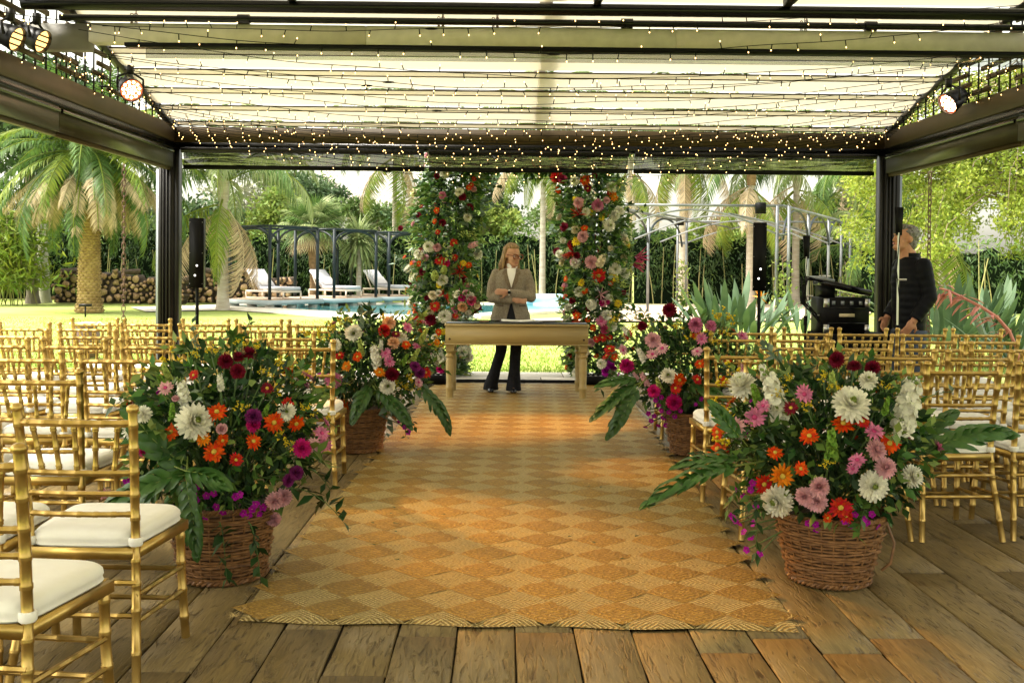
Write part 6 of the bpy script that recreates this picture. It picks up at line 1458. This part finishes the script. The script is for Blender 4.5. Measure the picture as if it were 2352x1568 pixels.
# front left basket
fl = [('mum', 'burgundy', 795, 222, 42), ('mum', 'burgundy', 915, 182, 44), ('mum', 'burgundy', 858, 272, 42), ('mum', 'burgundy', 862, 200, 34), ('daisy', 'burgundy', 1010, 360, 38), ('mum', 'white', 635, 528, 96), ('mum', 'white', 365, 492, 46), ('stock', 'white', 560, 370, 190), ('stock', 'white', 765, 310, 110),
      ('daisy', 'blush', 485, 358, 42), ('rose', 'blush', 520, 405, 22), ('daisy', 'orange', 750, 480, 52), ('daisy', 'orange', 735, 685, 60), ('daisy', 'amber', 680, 615, 40), ('daisy', 'orange', 780, 625, 38), ('daisy', 'orange', 1045, 535, 54), ('daisy', 'orange', 1160, 540, 46), ('daisy', 'red', 1115, 440, 40), ('daisy', 'orange', 940, 630, 46), ('daisy', 'red', 850, 725, 38), ('daisy', 'red', 630, 292, 30),
      ('mum', 'white', 1110, 480, 48), ('daisy', 'pink', 1290, 590, 44), ('daisy', 'blush', 1250, 650, 42), ('daisy', 'pink', 1305, 650, 40), ('mum', 'blush', 1050, 935, 50), ('mum', 'blush', 1095, 915, 46), ('mum', 'blush', 1040, 1028, 42), ('daisy', 'blush', 160, 900, 42), ('daisy', 'blush', 185, 950, 36), ('rose', 'blush', 772, 570, 34),
      ('mum', 'purple', 940, 505, 44), ('mum', 'fuchsia', 940, 548, 36), ('mum', 'fuchsia', 1190, 665, 48), ('mum', 'fuchsia', 365, 685, 26), ('mum', 'purple', 1160, 790, 40), ('mum', 'purple', 1120, 830, 36), ('bells', 'green', 450, 330, 130), ('bells', 'green', 500, 480, 110), ('bells', 'green', 1015, 470, 90), ('bells', 'lime', 470, 262, 110)]
fl += MG([(565, 895), (690, 935), (615, 930), (645, 885), (850, 940), (870, 930), (745, 995), (780, 1025), (690, 1050), (900, 1070), (940, 1010), (960, 980), (975, 1035), (670, 1170), (690, 1200), (850, 1190), (730, 1100), (730, 920), (890, 1030), (600, 950), (630, 960), (250, 855), (232, 945), (920, 1040), (1000, 1000), (660, 1080), (810, 1120)])
fl += YS([(870, 98), (950, 125), (875, 450), (1055, 355), (1080, 600), (1130, 665), (1220, 460), (1075, 205), (625, 165), (1000, 260), (720, 140)])
FLB = g(512, 1318); FLB.z = 0
b0 = Vector((FLB.x, FLB.y, 0))
sx_ = lambda x, y, Y=None: at(186.9 + x * .4172, 747.7 + y * .4172, Y or b0.y)
arrangement(b0, .235, .18, .33, (.0, 0, .66), (.46, .40, .42), conv(fl, 186.9, 747.7, .4172), 'large wicker basket of mixed flowers on the left, nearest the camera', 2000, (('mum', 'white', 5, .055), ('daisy', 'orange', 8, .05), ('daisy', 'pink', 7, .045), ('blossom', 'magenta', 16, .018), ('sprig', 'yellow', 5, .16)), 11,
    [(sx_(560, 760, b0.y - .33), (-.75, -.25, .85), (.3, -.8, .5), 1.0, 2), (sx_(570, 830, b0.y - .38), (-.95, -.35, -.15), (0, -.6, .8), 1.05, 0), (sx_(590, 850, b0.y - .40), (.15, -.5, -.85), (0, -1, .3), .8, 1), (sx_(580, 800, b0.y - .40), (.85, -.5, -.05), (0, -.5, .9), .72, 2), (sx_(430, 900, b0.y - .2), (-.8, -.1, -.6), (-.2, -.7, .5), .9, 1), (b0 + Vector((-.1, .3, .7)), (-.4, .9, .2), (0, .2, 1), .9, 0)],
    [(sx_(1100, 900, b0.y - .2), sx_(1440, 1075, b0.y - .25), 8, .075, 'leaf_dark'), (sx_(1150, 800, b0.y - .1), sx_(1370, 900, b0.y - .1), 8, .06, 'leaf_dark'), (sx_(500, 450, b0.y), sx_(180, 440, b0.y), 8, .06, 'leaf_dark'), (sx_(1150, 480, b0.y + .05), sx_(1330, 330, b0.y + .1), 9, .05, 'leaf_dark'), (sx_(840, 300, b0.y), sx_(830, 60, b0.y), 7, .08, 'leaf_mid'), (sx_(700, 330, b0.y), sx_(560, 130, b0.y), 7, .07, 'leaf_mid'),
     (sx_(760, 1080, b0.y - .36), sx_(800, 1390, b0.y - .30), 8, .07, 'leaf_dark'), (sx_(920, 1080, b0.y - .3), sx_(985, 1380, b0.y - .28), 8, .055, 'leaf_dark'), (sx_(1130, 650, b0.y - .2), sx_(1350, 780, b0.y - .2), 8, .07, 'leaf_light'), (sx_(1050, 330, b0.y), sx_(1060, 180, b0.y), 7, .06, 'leaf_mid')])
# front right basket
fr = [('mum', 'white', 590, 290, 78), ('mum', 'white', 1180, 390, 102), ('mum', 'white', 1270, 262, 56), ('mum', 'white', 775, 910, 88), ('mum', 'white', 1300, 830, 82), ('stock', 'white', 740, 320, 340), ('stock', 'white', 690, 200, 150), ('stock', 'white', 1515, 380, 380), ('stock', 'white', 1460, 520, 140), ('mum', 'burgundy', 1100, 150, 48), ('mum', 'burgundy', 1195, 185, 42), ('mum', 'burgundy', 1295, 195, 44),
      ('daisy', 'pink', 925, 335, 52), ('daisy', 'pink', 655, 460, 62), ('daisy', 'blush', 555, 505, 52), ('daisy', 'pink', 700, 400, 42), ('daisy', 'pink', 1300, 535, 56), ('mum', 'blush', 1315, 635, 60), ('mum', 'blush', 1365, 730, 60), ('daisy', 'pink', 1210, 690, 50), ('daisy', 'pink', 1185, 735, 36), ('mum', 'blush', 1005, 835, 58), ('mum', 'blush', 925, 885, 54), ('mum', 'blush', 990, 912, 58), ('daisy', 'pink', 1310, 850, 40),
      ('daisy', 'orange', 455, 540, 48), ('daisy', 'orange', 455, 630, 58), ('daisy', 'orange', 950, 560, 54), ('daisy', 'orange', 765, 650, 44), ('daisy', 'orange', 905, 735, 42), ('daisy', 'amber', 805, 775, 64), ('daisy', 'red', 705, 818, 56), ('daisy', 'orange', 1385, 600, 58), ('daisy', 'red', 1120, 945, 66), ('daisy', 'red', 1150, 985, 50), ('daisy', 'orange', 1050, 1000, 30), ('daisy', 'red', 1240, 480, 44), ('daisy', 'burgundy', 850, 410, 40),
      ('bells', 'green', 640, 330, 150), ('bells', 'green', 1075, 610, 200), ('bells', 'green', 1390, 390, 110), ('bells', 'lime', 1080, 250, 130)]
fr += MG([(520, 1045), (570, 910), (610, 870), (570, 1115), (625, 1065), (605, 1140), (585, 1215), (660, 1240), (940, 1060), (990, 1100), (1190, 1080), (1240, 1110), (1280, 1060), (1300, 1130), (1340, 1080), (640, 960), (530, 870), (500, 1020), (1260, 1040), (1210, 1010), (1310, 1010), (1150, 1050), (620, 830), (545, 1060), (980, 1070)])
fr += YS([(820, 240), (1030, 220), (1090, 280), (1360, 270), (940, 390), (790, 310), (1050, 720)])
p = g(1903, 1328); b1 = Vector((p.x, p.y, 0)); sy2 = lambda x, y, Y=None: at(1482.9 + x * .3974, 778.8 + y * .3974, Y or b1.y)
arrangement(b1, .245, .165, .31, (-.01, 0, .62), (.46, .40, .42), conv(fr, 1482.9, 778.8, .3974), 'large wicker basket of mixed flowers on the right, nearest the camera', 2000, (('mum', 'white', 5, .055), ('daisy', 'orange', 8, .05), ('daisy', 'pink', 7, .045), ('blossom', 'magenta', 16, .018), ('sprig', 'yellow', 5, .16)), 12,
    [(sy2(520, 740, b1.y - .25), (-1, -.35, .02), (0, -.25, 1), 1.12, 1), (sy2(540, 700, b1.y - .2), (-.95, .1, .10), (0, -.3, 1), .85, 0), (sy2(1600, 640, b1.y - .05), (.95, -.1, .42), (-.4, -.6, .7), 1.15, 1), (sy2(1560, 600, b1.y - .0), (.75, .1, .65), (-.4, -.6, .5), .8, 0), (sy2(540, 560, b1.y - .2), (-.55, -.1, .75), (.4, -.8, .2), .6, 2), (b1 + Vector((.1, .3, .65)), (.3, .9, .2), (0, .2, 1), .9, 0)],
    [(sy2(640, 900, b1.y - .28), sy2(640, 1230, b1.y - .25), 8, .05, 'leaf_dark'), (sy2(700, 950, b1.y - .3), sy2(520, 1060, b1.y - .3), 8, .045, 'leaf_dark'), (sy2(1350, 900, b1.y - .2), sy2(1500, 980, b1.y - .2), 8, .06, 'leaf_dark'), (sy2(1280, 1000, b1.y - .3), sy2(1230, 1150, b1.y - .3), 8, .05, 'leaf_mid'), (sy2(880, 380, b1.y), sy2(870, 200, b1.y), 8, .05, 'leaf_dark'), (sy2(1290, 300, b1.y), sy2(1300, 120, b1.y), 7, .05, 'leaf_mid'), (sy2(560, 900, b1.y - .1), sy2(480, 980, b1.y - .1), 6, .05, 'leaf_mid')], True)
# middle left basket
ml = [('mum', 'white', 90, 810, 56), ('mum', 'peach', 320, 745, 46), ('daisy', 'pink', 440, 775, 38), ('mum', 'red', 290, 795, 40), ('daisy', 'burgundy', 365, 820, 36), ('stock', 'white', 230, 950, 190), ('stock', 'white', 270, 880, 90), ('daisy', 'pink', 300, 940, 42), ('daisy', 'pink', 322, 992, 44), ('bells', 'lime', 130, 900, 120), ('bells', 'lime', 500, 960, 120), ('bells', 'green', 430, 985, 100), ('bells', 'lime', 560, 820, 120), ('daisy', 'amber', 45, 1022, 36), ('daisy', 'amber', 260, 1062, 38), ('daisy', 'orange', 430, 885, 34), ('daisy', 'amber', 630, 870, 24), ('daisy', 'red', 555, 1062, 42), ('mum', 'white', 310, 1150, 52), ('mum', 'peach', 350, 872, 40), ('mum', 'purple', 490, 1025, 40), ('mum', 'burgundy', 340, 1075, 48), ('daisy', 'orange', 15, 1280, 46), ('mum', 'peach', 370, 1330, 44), ('mum', 'purple', 520, 1065, 36), ('daisy', 'blush', 510, 1125, 36), ('daisy', 'red', 0, 955, 36), ('daisy', 'blush', 545, 745, 30), ('daisy', 'orange', 115, 962, 36), ('mum', 'pink', -40, 1110, 56), ('daisy', 'amber', -60, 1180, 36), ('mum', 'white', -30, 890, 44)]
ml += YS([(450, 1100), (490, 1150), (40, 720), (-90, 830), (440, 1180), (370, 1160), (-40, 760), (300, 700)]) + MG([(430, 1440), (455, 1480), (400, 1400), (-150, 1090), (-70, 1130)])
p = g(818, 1032); b2 = Vector((p.x, p.y, 0)); sm = lambda x, y, Y=None: at(785 + x * .3338, 498.4 + y * .3338, Y or b2.y)
arrangement(b2, .235, .185, .32, (.14, 0, .68), (.46, .40, .40), conv(ml, 785, 498.4, .3338), 'wicker basket of mixed flowers on the left, nearer the table', 1700, (('mum', 'white', 4, .055), ('daisy', 'orange', 7, .05), ('daisy', 'pink', 6, .045), ('sprig', 'yellow', 5, .16)), 13,
    [(sm(200, 1170, b2.y - .3), (-.35, -.6, -.55), (0, -.9, .5), .9, 0), (sm(260, 1180, b2.y - .3), (.6, -.5, -.5), (0, -.8, .6), .95, 1), (sm(540, 1150, b2.y - .1), (.75, -.2, -.75), (.4, -.6, .5), 1.1, 1), (sm(20, 1150, b2.y - .3), (-.8, -.5, -.3), (0, -.7, .7), .8, 2)],
    [(sm(200, 850, b2.y), sm(190, 650, b2.y), 9, .09, 'leaf_dark'), (sm(150, 850, b2.y), sm(120, 680, b2.y), 7, .08, 'leaf_dark'), (sm(330, 1280, b2.y - .3), sm(310, 1480, b2.y - .28), 7, .08, 'leaf_grey'), (sm(400, 1300, b2.y - .25), sm(500, 1440, b2.y - .2), 8, .06, 'leaf_dark'), (sm(480, 850, b2.y), sm(560, 690, b2.y), 8, .06, 'leaf_light'), (sm(-60, 1000, b2.y), sm(-260, 1010, b2.y), 8, .06, 'leaf_dark'), (sm(420, 1350, b2.y - .25), sm(440, 1510, b2.y - .2), 7, .05, 'leaf_dark')])
# middle right basket
mr = [('daisy', 'red', 1870, 915, 46), ('daisy', 'red', 1850, 960, 40), ('daisy', 'red', 1990, 822, 40), ('mum', 'blush', 2155, 858, 52), ('daisy', 'blush', 2215, 912, 46), ('daisy', 'blush', 2150, 950, 42), ('daisy', 'blush', 1965, 922, 40), ('stock', 'white', 2060, 945, 130), ('stock', 'white', 1960, 790, 110), ('mum', 'burgundy', 2260, 665, 48), ('mum', 'magenta', 1880, 1025, 46), ('mum', 'fuchsia', 1985, 1022, 50), ('mum', 'fuchsia', 2290, 1255, 52), ('mum', 'fuchsia', 2160, 1185, 44), ('mum', 'white', 2255, 1085, 54), ('daisy', 'orange', 2325, 1112, 46), ('daisy', 'red', 2300, 1165, 40), ('stock', 'blush', 2080, 1110, 120), ('stock', 'blush', 2020, 1090, 70), ('mum', 'burgundy', 2085, 770, 34), ('daisy', 'orange', 1905, 965, 34), ('mum', 'white', 1815, 1010, 34), ('bells', 'lime', 2180, 1150, 110), ('mum', 'magenta', 1850, 1060, 34),
      ('mum', 'pink', 2430, 760, 52), ('mum', 'pink', 2530, 770, 40), ('daisy', 'pink', 2470, 850, 40), ('daisy', 'blush', 2750, 850, 44), ('daisy', 'orange', 2460, 1010, 40), ('daisy', 'blush', 2440, 930, 40), ('daisy', 'orange', 2640, 985, 34), ('daisy', 'pink', 2730, 830, 40), ('mum', 'fuchsia', 2690, 1110, 44), ('daisy', 'blush', 2740, 1040, 40), ('daisy', 'red', 2440, 1110, 36), ('daisy', 'orange', 2620, 1120, 36)]
mr += [('blossom', 'magenta', x, y, 17) for x, y in ((2120, 1320), (2150, 1370), (2110, 1350), (2180, 1290), (2200, 1330), (2160, 1260), (2240, 1390), (2250, 1340), (2290, 1370), (2320, 1400), (2180, 1430), (2130, 1400), (2230, 1430), (2090, 1440), (2280, 1310), (2330, 1330), (2210, 1380), (1930, 1050), (1840, 1090), (1910, 1080), (2200, 1240), (2470, 1250), (2500, 1310), (2440, 1290), (2540, 1270))]
mr += YS([(1900, 700), (2060, 680), (2330, 760), (2400, 830), (2500, 800), (2560, 860), (2030, 760), (2620, 800)])
p = g(1590, 1040); b3 = Vector((p.x, p.y, 0)); sr = lambda x, y, Y=None: at(785 + x * .3338, 498.4 + y * .3338, Y or b3.y)
arrangement(b3, .215, .15, .31, (-.05, 0, .66), (.47, .40, .42), conv(mr, 785, 498.4, .3338), 'wicker basket of mixed flowers on the right, nearer the table', 1700, (('mum', 'white', 4, .055), ('daisy', 'orange', 7, .05), ('daisy', 'pink', 6, .045), ('sprig', 'yellow', 5, .16)), 14,
    [(sr(2030, 1130, b3.y - .25), (-.95, -.2, .12), (0, -.5, .9), .9, 0), (sr(2030, 1160, b3.y - .28), (-.9, -.3, -.35), (0, -.6, .8), 1.05, 1), (sr(2040, 1190, b3.y - .3), (-.65, -.35, -.75), (0, -.8, .6), 1.05, 1), (sr(2400, 1150, b3.y - .3), (.5, -.5, -.1), (0, -.6, .8), .9, 2), (sr(2440, 1230, b3.y - .3), (.7, -.4, -.4), (0, -.7, .7), .8, 0)],
    [(sr(2260, 800, b3.y), sr(2255, 650, b3.y), 8, .09, 'leaf_dark'), (sr(1900, 1100, b3.y - .2), sr(1780, 1180, b3.y - .2), 8, .06, 'leaf_dark'), (sr(2120, 800, b3.y), sr(1990, 640, b3.y), 7, .07, 'leaf_mid'), (sr(2500, 900, b3.y), sr(2560, 780, b3.y), 8, .06, 'leaf_dark')])
# ------------------------------------------------------------------ the flower arch
YA = 13.15
def pillar(pts, rows_, x0, y0, s, label, seed, extra):
    rg = np.random.default_rng(seed); c = [(at(px, py, YA).x, at(px, py, YA).z, r_ * YA / 2352 * .92) for px, py, r_ in pts]; zs = [q[1] for q in c][::-1]; xs_ = [q[0] for q in c][::-1]; rs = [q[2] for q in c][::-1]
    t = thing('flower_pillar', label, 'flower arch', (xs_[0], YA, 0)); o = Vector((xs_[0], YA, 0)); bn = Bunch(t, o)
    fr_ = MB()
    for dx in (-.12, .12): fr_.tube([(np.interp(z, zs, xs_) + dx - o.x, 0, z) for z in np.linspace(0, 3.0, 12)], .018, 6)
    for z in np.linspace(.1, 2.9, 9): fr_.bar((np.interp(z, zs, xs_) - .12 - o.x, 0, z), (np.interp(z, zs, xs_) + .12 - o.x, 0, z), .02, .02)
    part('frame', fr_, 'black', t)
    for kind, col, a, b_, r_ in rows_:
        px, py = x0 + a * s, y0 + b_ * s; q = at(px, py, YA); R0 = np.interp(q.z, zs, rs); dx = q.x - np.interp(q.z, zs, xs_); dy = math.sqrt(max(.002, R0 * R0 - dx * dx)); q = at(px, py, YA - dy); n_ = Vector((dx, -dy, 0)).normalized(); rr_ = r_ * s * q.y / 2352 * 1.3; q = q + n_ * .03
        bn.put(kind, col, q, n_ * .7 + Vector((0, -.4, .25)) + Vector(rg.normal(0, .2, 3)), rr_)
    for kind, col, n, r_ in extra:
        for i in range(n):
            z = rg.uniform(.15, 2.9); a = rg.uniform(0, 6.28); R0 = np.interp(z, zs, rs) * rg.uniform(.9, 1.08); q = Vector((np.interp(z, zs, xs_) + R0 * math.cos(a), YA + R0 * math.sin(a), z))
            bn.put(kind, col, q, (math.cos(a), math.sin(a), .3 if kind != 'sprig' else 1), r_ * rg.uniform(.75, 1.2))
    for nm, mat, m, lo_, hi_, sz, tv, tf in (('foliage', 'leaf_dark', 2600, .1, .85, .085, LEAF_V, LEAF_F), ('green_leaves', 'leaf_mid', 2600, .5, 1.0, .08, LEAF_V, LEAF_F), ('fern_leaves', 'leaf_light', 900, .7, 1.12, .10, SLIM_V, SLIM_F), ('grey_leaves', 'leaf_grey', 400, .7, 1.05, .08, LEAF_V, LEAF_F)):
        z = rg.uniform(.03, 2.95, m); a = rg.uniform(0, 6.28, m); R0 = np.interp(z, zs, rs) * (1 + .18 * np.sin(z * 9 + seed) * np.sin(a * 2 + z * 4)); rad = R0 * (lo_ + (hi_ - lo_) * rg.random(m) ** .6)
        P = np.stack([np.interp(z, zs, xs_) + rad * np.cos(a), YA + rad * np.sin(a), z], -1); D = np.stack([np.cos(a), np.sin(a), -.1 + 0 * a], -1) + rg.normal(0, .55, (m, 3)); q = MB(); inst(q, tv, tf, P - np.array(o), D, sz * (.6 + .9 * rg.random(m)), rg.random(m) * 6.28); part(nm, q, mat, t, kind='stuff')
    # larger leaf rosettes and sprays that break the outline
    for i in range(34):
        z = rg.uniform(.2, 2.85); a = rg.uniform(0, 6.28); R0 = np.interp(z, zs, rs); p0 = Vector((np.interp(z, zs, xs_) + R0 * .8 * math.cos(a), YA + R0 * .8 * math.sin(a), z)); L = rg.uniform(.12, .34); p1 = p0 + Vector((math.cos(a), math.sin(a), rg.uniform(-.6, .6))) * L
        bn.sprig(p0, p1, 7, .085, ('leaf_mid', 'leaf_dark', 'leaf_light', 'leaf_grey')[i % 4], dr=-.02)
    bn.done(); return t
m_, d_, w_ = 'mum', 'daisy', 'white'
lp = [(m_, w_, 250, 108, 15), (m_, w_, 277, 200, 14), (m_, w_, 145, 308, 19), (m_, w_, 310, 335, 17), (m_, w_, 190, 430, 19), (m_, w_, 75, 388, 18), (m_, w_, 85, 505, 18), (m_, w_, 198, 562, 21), (m_, w_, 178, 478, 11), (m_, w_, 258, 690, 17), (m_, w_, 185, 715, 16), (m_, w_, 278, 712, 16), (m_, 'cream', 95, 110, 14), (m_, 'cream', 130, 640, 14), (d_, 'red', 290, 82, 10), (d_, 'orange', 282, 92, 10), (d_, 'red', 175, 255, 9), (m_, 'burgundy', 110, 192, 9), (m_, 'burgundy', 45, 240, 9), (d_, 'red', 230, 295, 14), (d_, 'burgundy', 115, 322, 11), (d_, 'red', 180, 358, 15), (d_, 'red', 200, 365, 14), (d_, 'red', 232, 347, 11), (d_, 'red', 165, 525, 17), (m_, 'burgundy', 150, 575, 18), (m_, 'red', 108, 578, 16), (m_, 'burgundy', 122, 400, 13), (d_, 'red', 215, 490, 14), (d_, 'orange', 220, 508, 12), (d_, 'orange', 280, 375, 11), (m_, 'burgundy', 262, 430, 14), (d_, 'orange', 85, 368, 9), (d_, 'orange', 110, 370, 10), (d_, 'orange', 172, 175, 11), (d_, 'orange', 165, 215, 9), (d_, 'orange', 305, 470, 9), (d_, 'orange', 65, 465, 9), (d_, 'orange', 288, 708, 9), (d_, 'orange', 150, 662, 10), (m_, 'pink', 192, 120, 12), (m_, 'blush', 172, 310, 13), (m_, 'fuchsia', 205, 368, 11), (d_, 'blush', 150, 712, 14), (d_, 'yellow', 178, 448, 10), (d_, 'yellow', 262, 368, 11), ('bells', 'lime', 165, 420, 60), ('bells', 'lime', 195, 400, 50), ('plume', 'red', 195, 480, 30), ('plume', 'red', 250, 400, 40), ('stock', 'blush', 285, 305, 46), ('mum', 'fuchsia', 185, 755, 14), (m_, 'burgundy', 175, 50, 10), (d_, 'red', 300, 60, 9), (m_, 'burgundy', 260, 125, 13), (m_, 'burgundy', 285, 165, 13), (d_, 'burgundy', 120, 160, 8), (d_, 'red', 60, 345, 9), (m_, w_, 165, 640, 12), (d_, 'red', 235, 560, 10), (d_, 'amber', 75, 550, 10)]
ex = (('daisy', 'red', 12, .045), ('mum', 'white', 18, .065), ('mum', 'cream', 10, .06), ('mum', 'blush', 8, .06), ('daisy', 'orange', 14, .045), ('mum', 'burgundy', 14, .045), ('daisy', 'yellow', 5, .045), ('mum', 'blush', 8, .05), ('sprig', 'lime', 8, .18))
pillar([(1045, 330, 72), (1040, 400, 74), (1030, 470, 80), (1022, 560, 84), (1020, 650, 78), (1018, 740, 70), (1020, 810, 62), (1022, 885, 52)], lp, 897.2, 373.8, .6266, 'left pillar of the flower arch, thick with red and white blooms', 21, ex)
rp = [(m_, w_, 120, 68, 15), (m_, w_, 245, 90, 16), (m_, w_, 240, 230, 20), (m_, w_, 277, 175, 17), (m_, 'cream', 290, 340, 20), (m_, w_, 260, 390, 21), (m_, w_, 295, 405, 18), (m_, w_, 160, 180, 13), (m_, w_, 100, 530, 13), (m_, w_, 180, 520, 17), (m_, w_, 230, 558, 16), (m_, w_, 95, 570, 12), (m_, w_, 70, 335, 13), (m_, w_, 130, 770, 15), (m_, w_, 250, 600, 16), (m_, 'red', 60, 52, 20), (m_, 'burgundy', 80, 60, 14), (d_, 'burgundy', 165, 95, 14), (m_, 'burgundy', 85, 235, 15), (m_, 'burgundy', 60, 325, 13), (m_, 'burgundy', 110, 300, 13), (d_, 'red', 205, 415, 22), (d_, 'red', 215, 640, 14), (d_, 'red', 195, 646, 13), (d_, 'red', 90, 490, 9), (m_, 'burgundy', 130, 340, 11), (d_, 'orange', 155, 65, 17), (d_, 'orange', 65, 100, 12), (d_, 'orange', 230, 190, 10), (d_, 'orange', 155, 240, 12), (d_, 'orange', 92, 425, 10), (d_, 'orange', 245, 440, 10), (d_, 'orange', 130, 560, 15), (d_, 'orange', 95, 750, 9), (d_, 'amber', 255, 125, 17), (d_, 'yellow', 127, 290, 16), (d_, 'yellow', 305, 298, 15), (d_, 'yellow', 145, 440, 13), (d_, 'yellow', 257, 418, 17), (d_, 'yellow', 270, 515, 14), (m_, 'blush', 135, 148, 17), (m_, 'pink', 200, 157, 19), (m_, 'blush', 150, 270, 17), (m_, 'blush', 180, 365, 21), (d_, 'pink', 212, 580, 19), (m_, 'rose', 225, 610, 15), (m_, 'fuchsia', 215, 515, 9), ('stock', 'cream', 205, 375, 60), ('stock', 'white', 175, 520, 56), ('plume', 'red', 135, 190, 40), ('plume', 'red', 120, 330, 50), ('plume', 'rose', 330, 345, 50), ('plume', 'rose', 320, 375, 45), ('plume', 'blush', 210, 480, 40), (m_, 'burgundy', 120, 650, 11), (m_, 'burgundy', 290, 475, 9), (m_, 'fuchsia', 235, 510, 8), (d_, 'orange', 185, 605, 11), (d_, 'red', 240, 640, 11), (m_, 'burgundy', 115, 505, 11)]
pillar([(1338, 330, 72), (1345, 400, 76), (1355, 470, 82), (1362, 560, 84), (1366, 650, 78), (1362, 740, 66), (1358, 810, 60), (1355, 885, 50)], rp, 1246, 373.8, .6264, 'right pillar of the flower arch, thick with white, yellow and pink blooms', 22, ex)
a0, a1 = at(1060, 378, YA), at(1330, 372, YA)
t = thing('arch_garland', 'green garland joining the two flower pillars at the top', 'garland', (a0.x, YA, a0.z)); o = Vector((a0.x, YA, a0.z)); bn = Bunch(t, o); L_ = a1.x - a0.x
part('bar', MB().tube([(0, 0, .06), (L_, 0, .06)], .02, 6), 'black', t)
for mat, m, r_ in (('leaf_dark', 900, .13), ('leaf_mid', 700, .17), ('leaf_light', 260, .2)):
    u = RNG.random(m); d = rdir(m); P = np.stack([u * L_, 0 * u, .05 + 0 * u], -1) + d * r_ * (RNG.random(m) ** .5)[:, None] * (1 + .5 * np.sin(u * 12))[:, None]; q = MB(); inst(q, LEAF_V, LEAF_F, P, d + RNG.normal(0, .5, (m, 3)) + np.array((0, 0, -.4)), .07 + .06 * RNG.random(m), RNG.random(m) * 6.28); part({'leaf_dark': 'foliage', 'leaf_mid': 'green_leaves', 'leaf_light': 'fern_leaves'}[mat], q, mat, t, kind='stuff')
for i in range(16): bn.put(random.choice(('mum', 'daisy')), random.choice(('red', 'burgundy', 'white', 'orange')), (a0.x + L_ * random.random(), YA - .15, a0.z + random.uniform(0, .16)), (0, -1, .1), .05)
bn.done()
# ------------------------------------------------------------------ vase of roses on the table
vp = at(1072, 742, Yt + .12); vz = Ht; t = thing('rose_vase', 'glass vase of pink and peach roses at the left end of the table', 'vase', (vp.x, Yt + .12, vz + .001)); o = Vector((vp.x, Yt + .12, vz + .001))
part('glass', MB().lathe([(.045, 0), (.068, .03), (.072, .06), (.058, .10), (.05, .125), (.056, .14)], 20, cap=False), 'glass_vase', t, True); part('water', MB().lathe([(.044, .004), (.066, .03), (.068, .058), (.001, .06)], 18), 'glass_vase', t, True)
bn = Bunch(t, o); Cb = o + Vector((0, 0, .245)); E_ = .155
for kind, col, px, py, r_ in (('rose', 'rose', 1082, 690, 13), ('rose', 'peach', 1064, 703, 13), ('rose', 'pink', 1047, 709, 11), ('mum', 'fuchsia', 1061, 684, 10), ('rose', 'white', 1042, 694, 11), ('rose', 'white', 1080, 682, 11), ('rose', 'white', 1052, 677, 10), ('rose', 'cream', 1094, 700, 10), ('rose', 'burgundy', 1092, 712, 10), ('rose', 'blush', 1071, 674, 9), ('rose', 'white', 1076, 714, 9), ('rose', 'purple', 1100, 706, 8), ('rose', 'peach', 1056, 718, 8)):
    q = at(px, py, Cb.y); dx, dz = q.x - Cb.x, q.z - Cb.z; dy = math.sqrt(max(.001, E_ ** 2 - dx * dx - dz * dz)); bn.put(kind, col, at(px, py, Cb.y - dy), (dx, -dy, dz + .03), r_ * Cb.y / 2352, o + Vector((0, 0, .02)), .003)
for i in range(12):
    d = nrm(RNG.normal(size=3) + np.array((0, .8, .4))); bn.put('rose', random.choice(('white', 'peach', 'pink')), Cb + Vector(d) * .14, d, .045, o + Vector((0, 0, .02)), .003)
m = 420; d = rdir(m, .2); q = MB(); inst(q, LEAF_V, LEAF_F, np.array(Cb - o) + d * (.08 + .10 * RNG.random(m) ** .5)[:, None], d + RNG.normal(0, .4, (m, 3)), .035 + .035 * RNG.random(m), RNG.random(m) * 6.28); part('leaves', q, 'leaf_mid', t, kind='stuff'); bn.done()
# scattered bits on the rug
for i in range(26):
    px, py = random.choice(((random.uniform(700, 1500), random.uniform(950, 1320)), (random.uniform(760, 960), random.uniform(1130, 1290)))); p = g(px, py, .022)
    b = MB(); inst(b, LEAF_V, LEAF_F, np.zeros((1, 3)), np.array([(math.cos(i), math.sin(i), .1)]), .035); o_ = link('fallen_leaf', b.mesh('fallen_leaf', 'leaf_dark'), None, (p.x, p.y, .028)); tag(o_, 'tiny green leaf scrap fallen on the woven rug', 'leaf', 'leaf scraps on the rug')
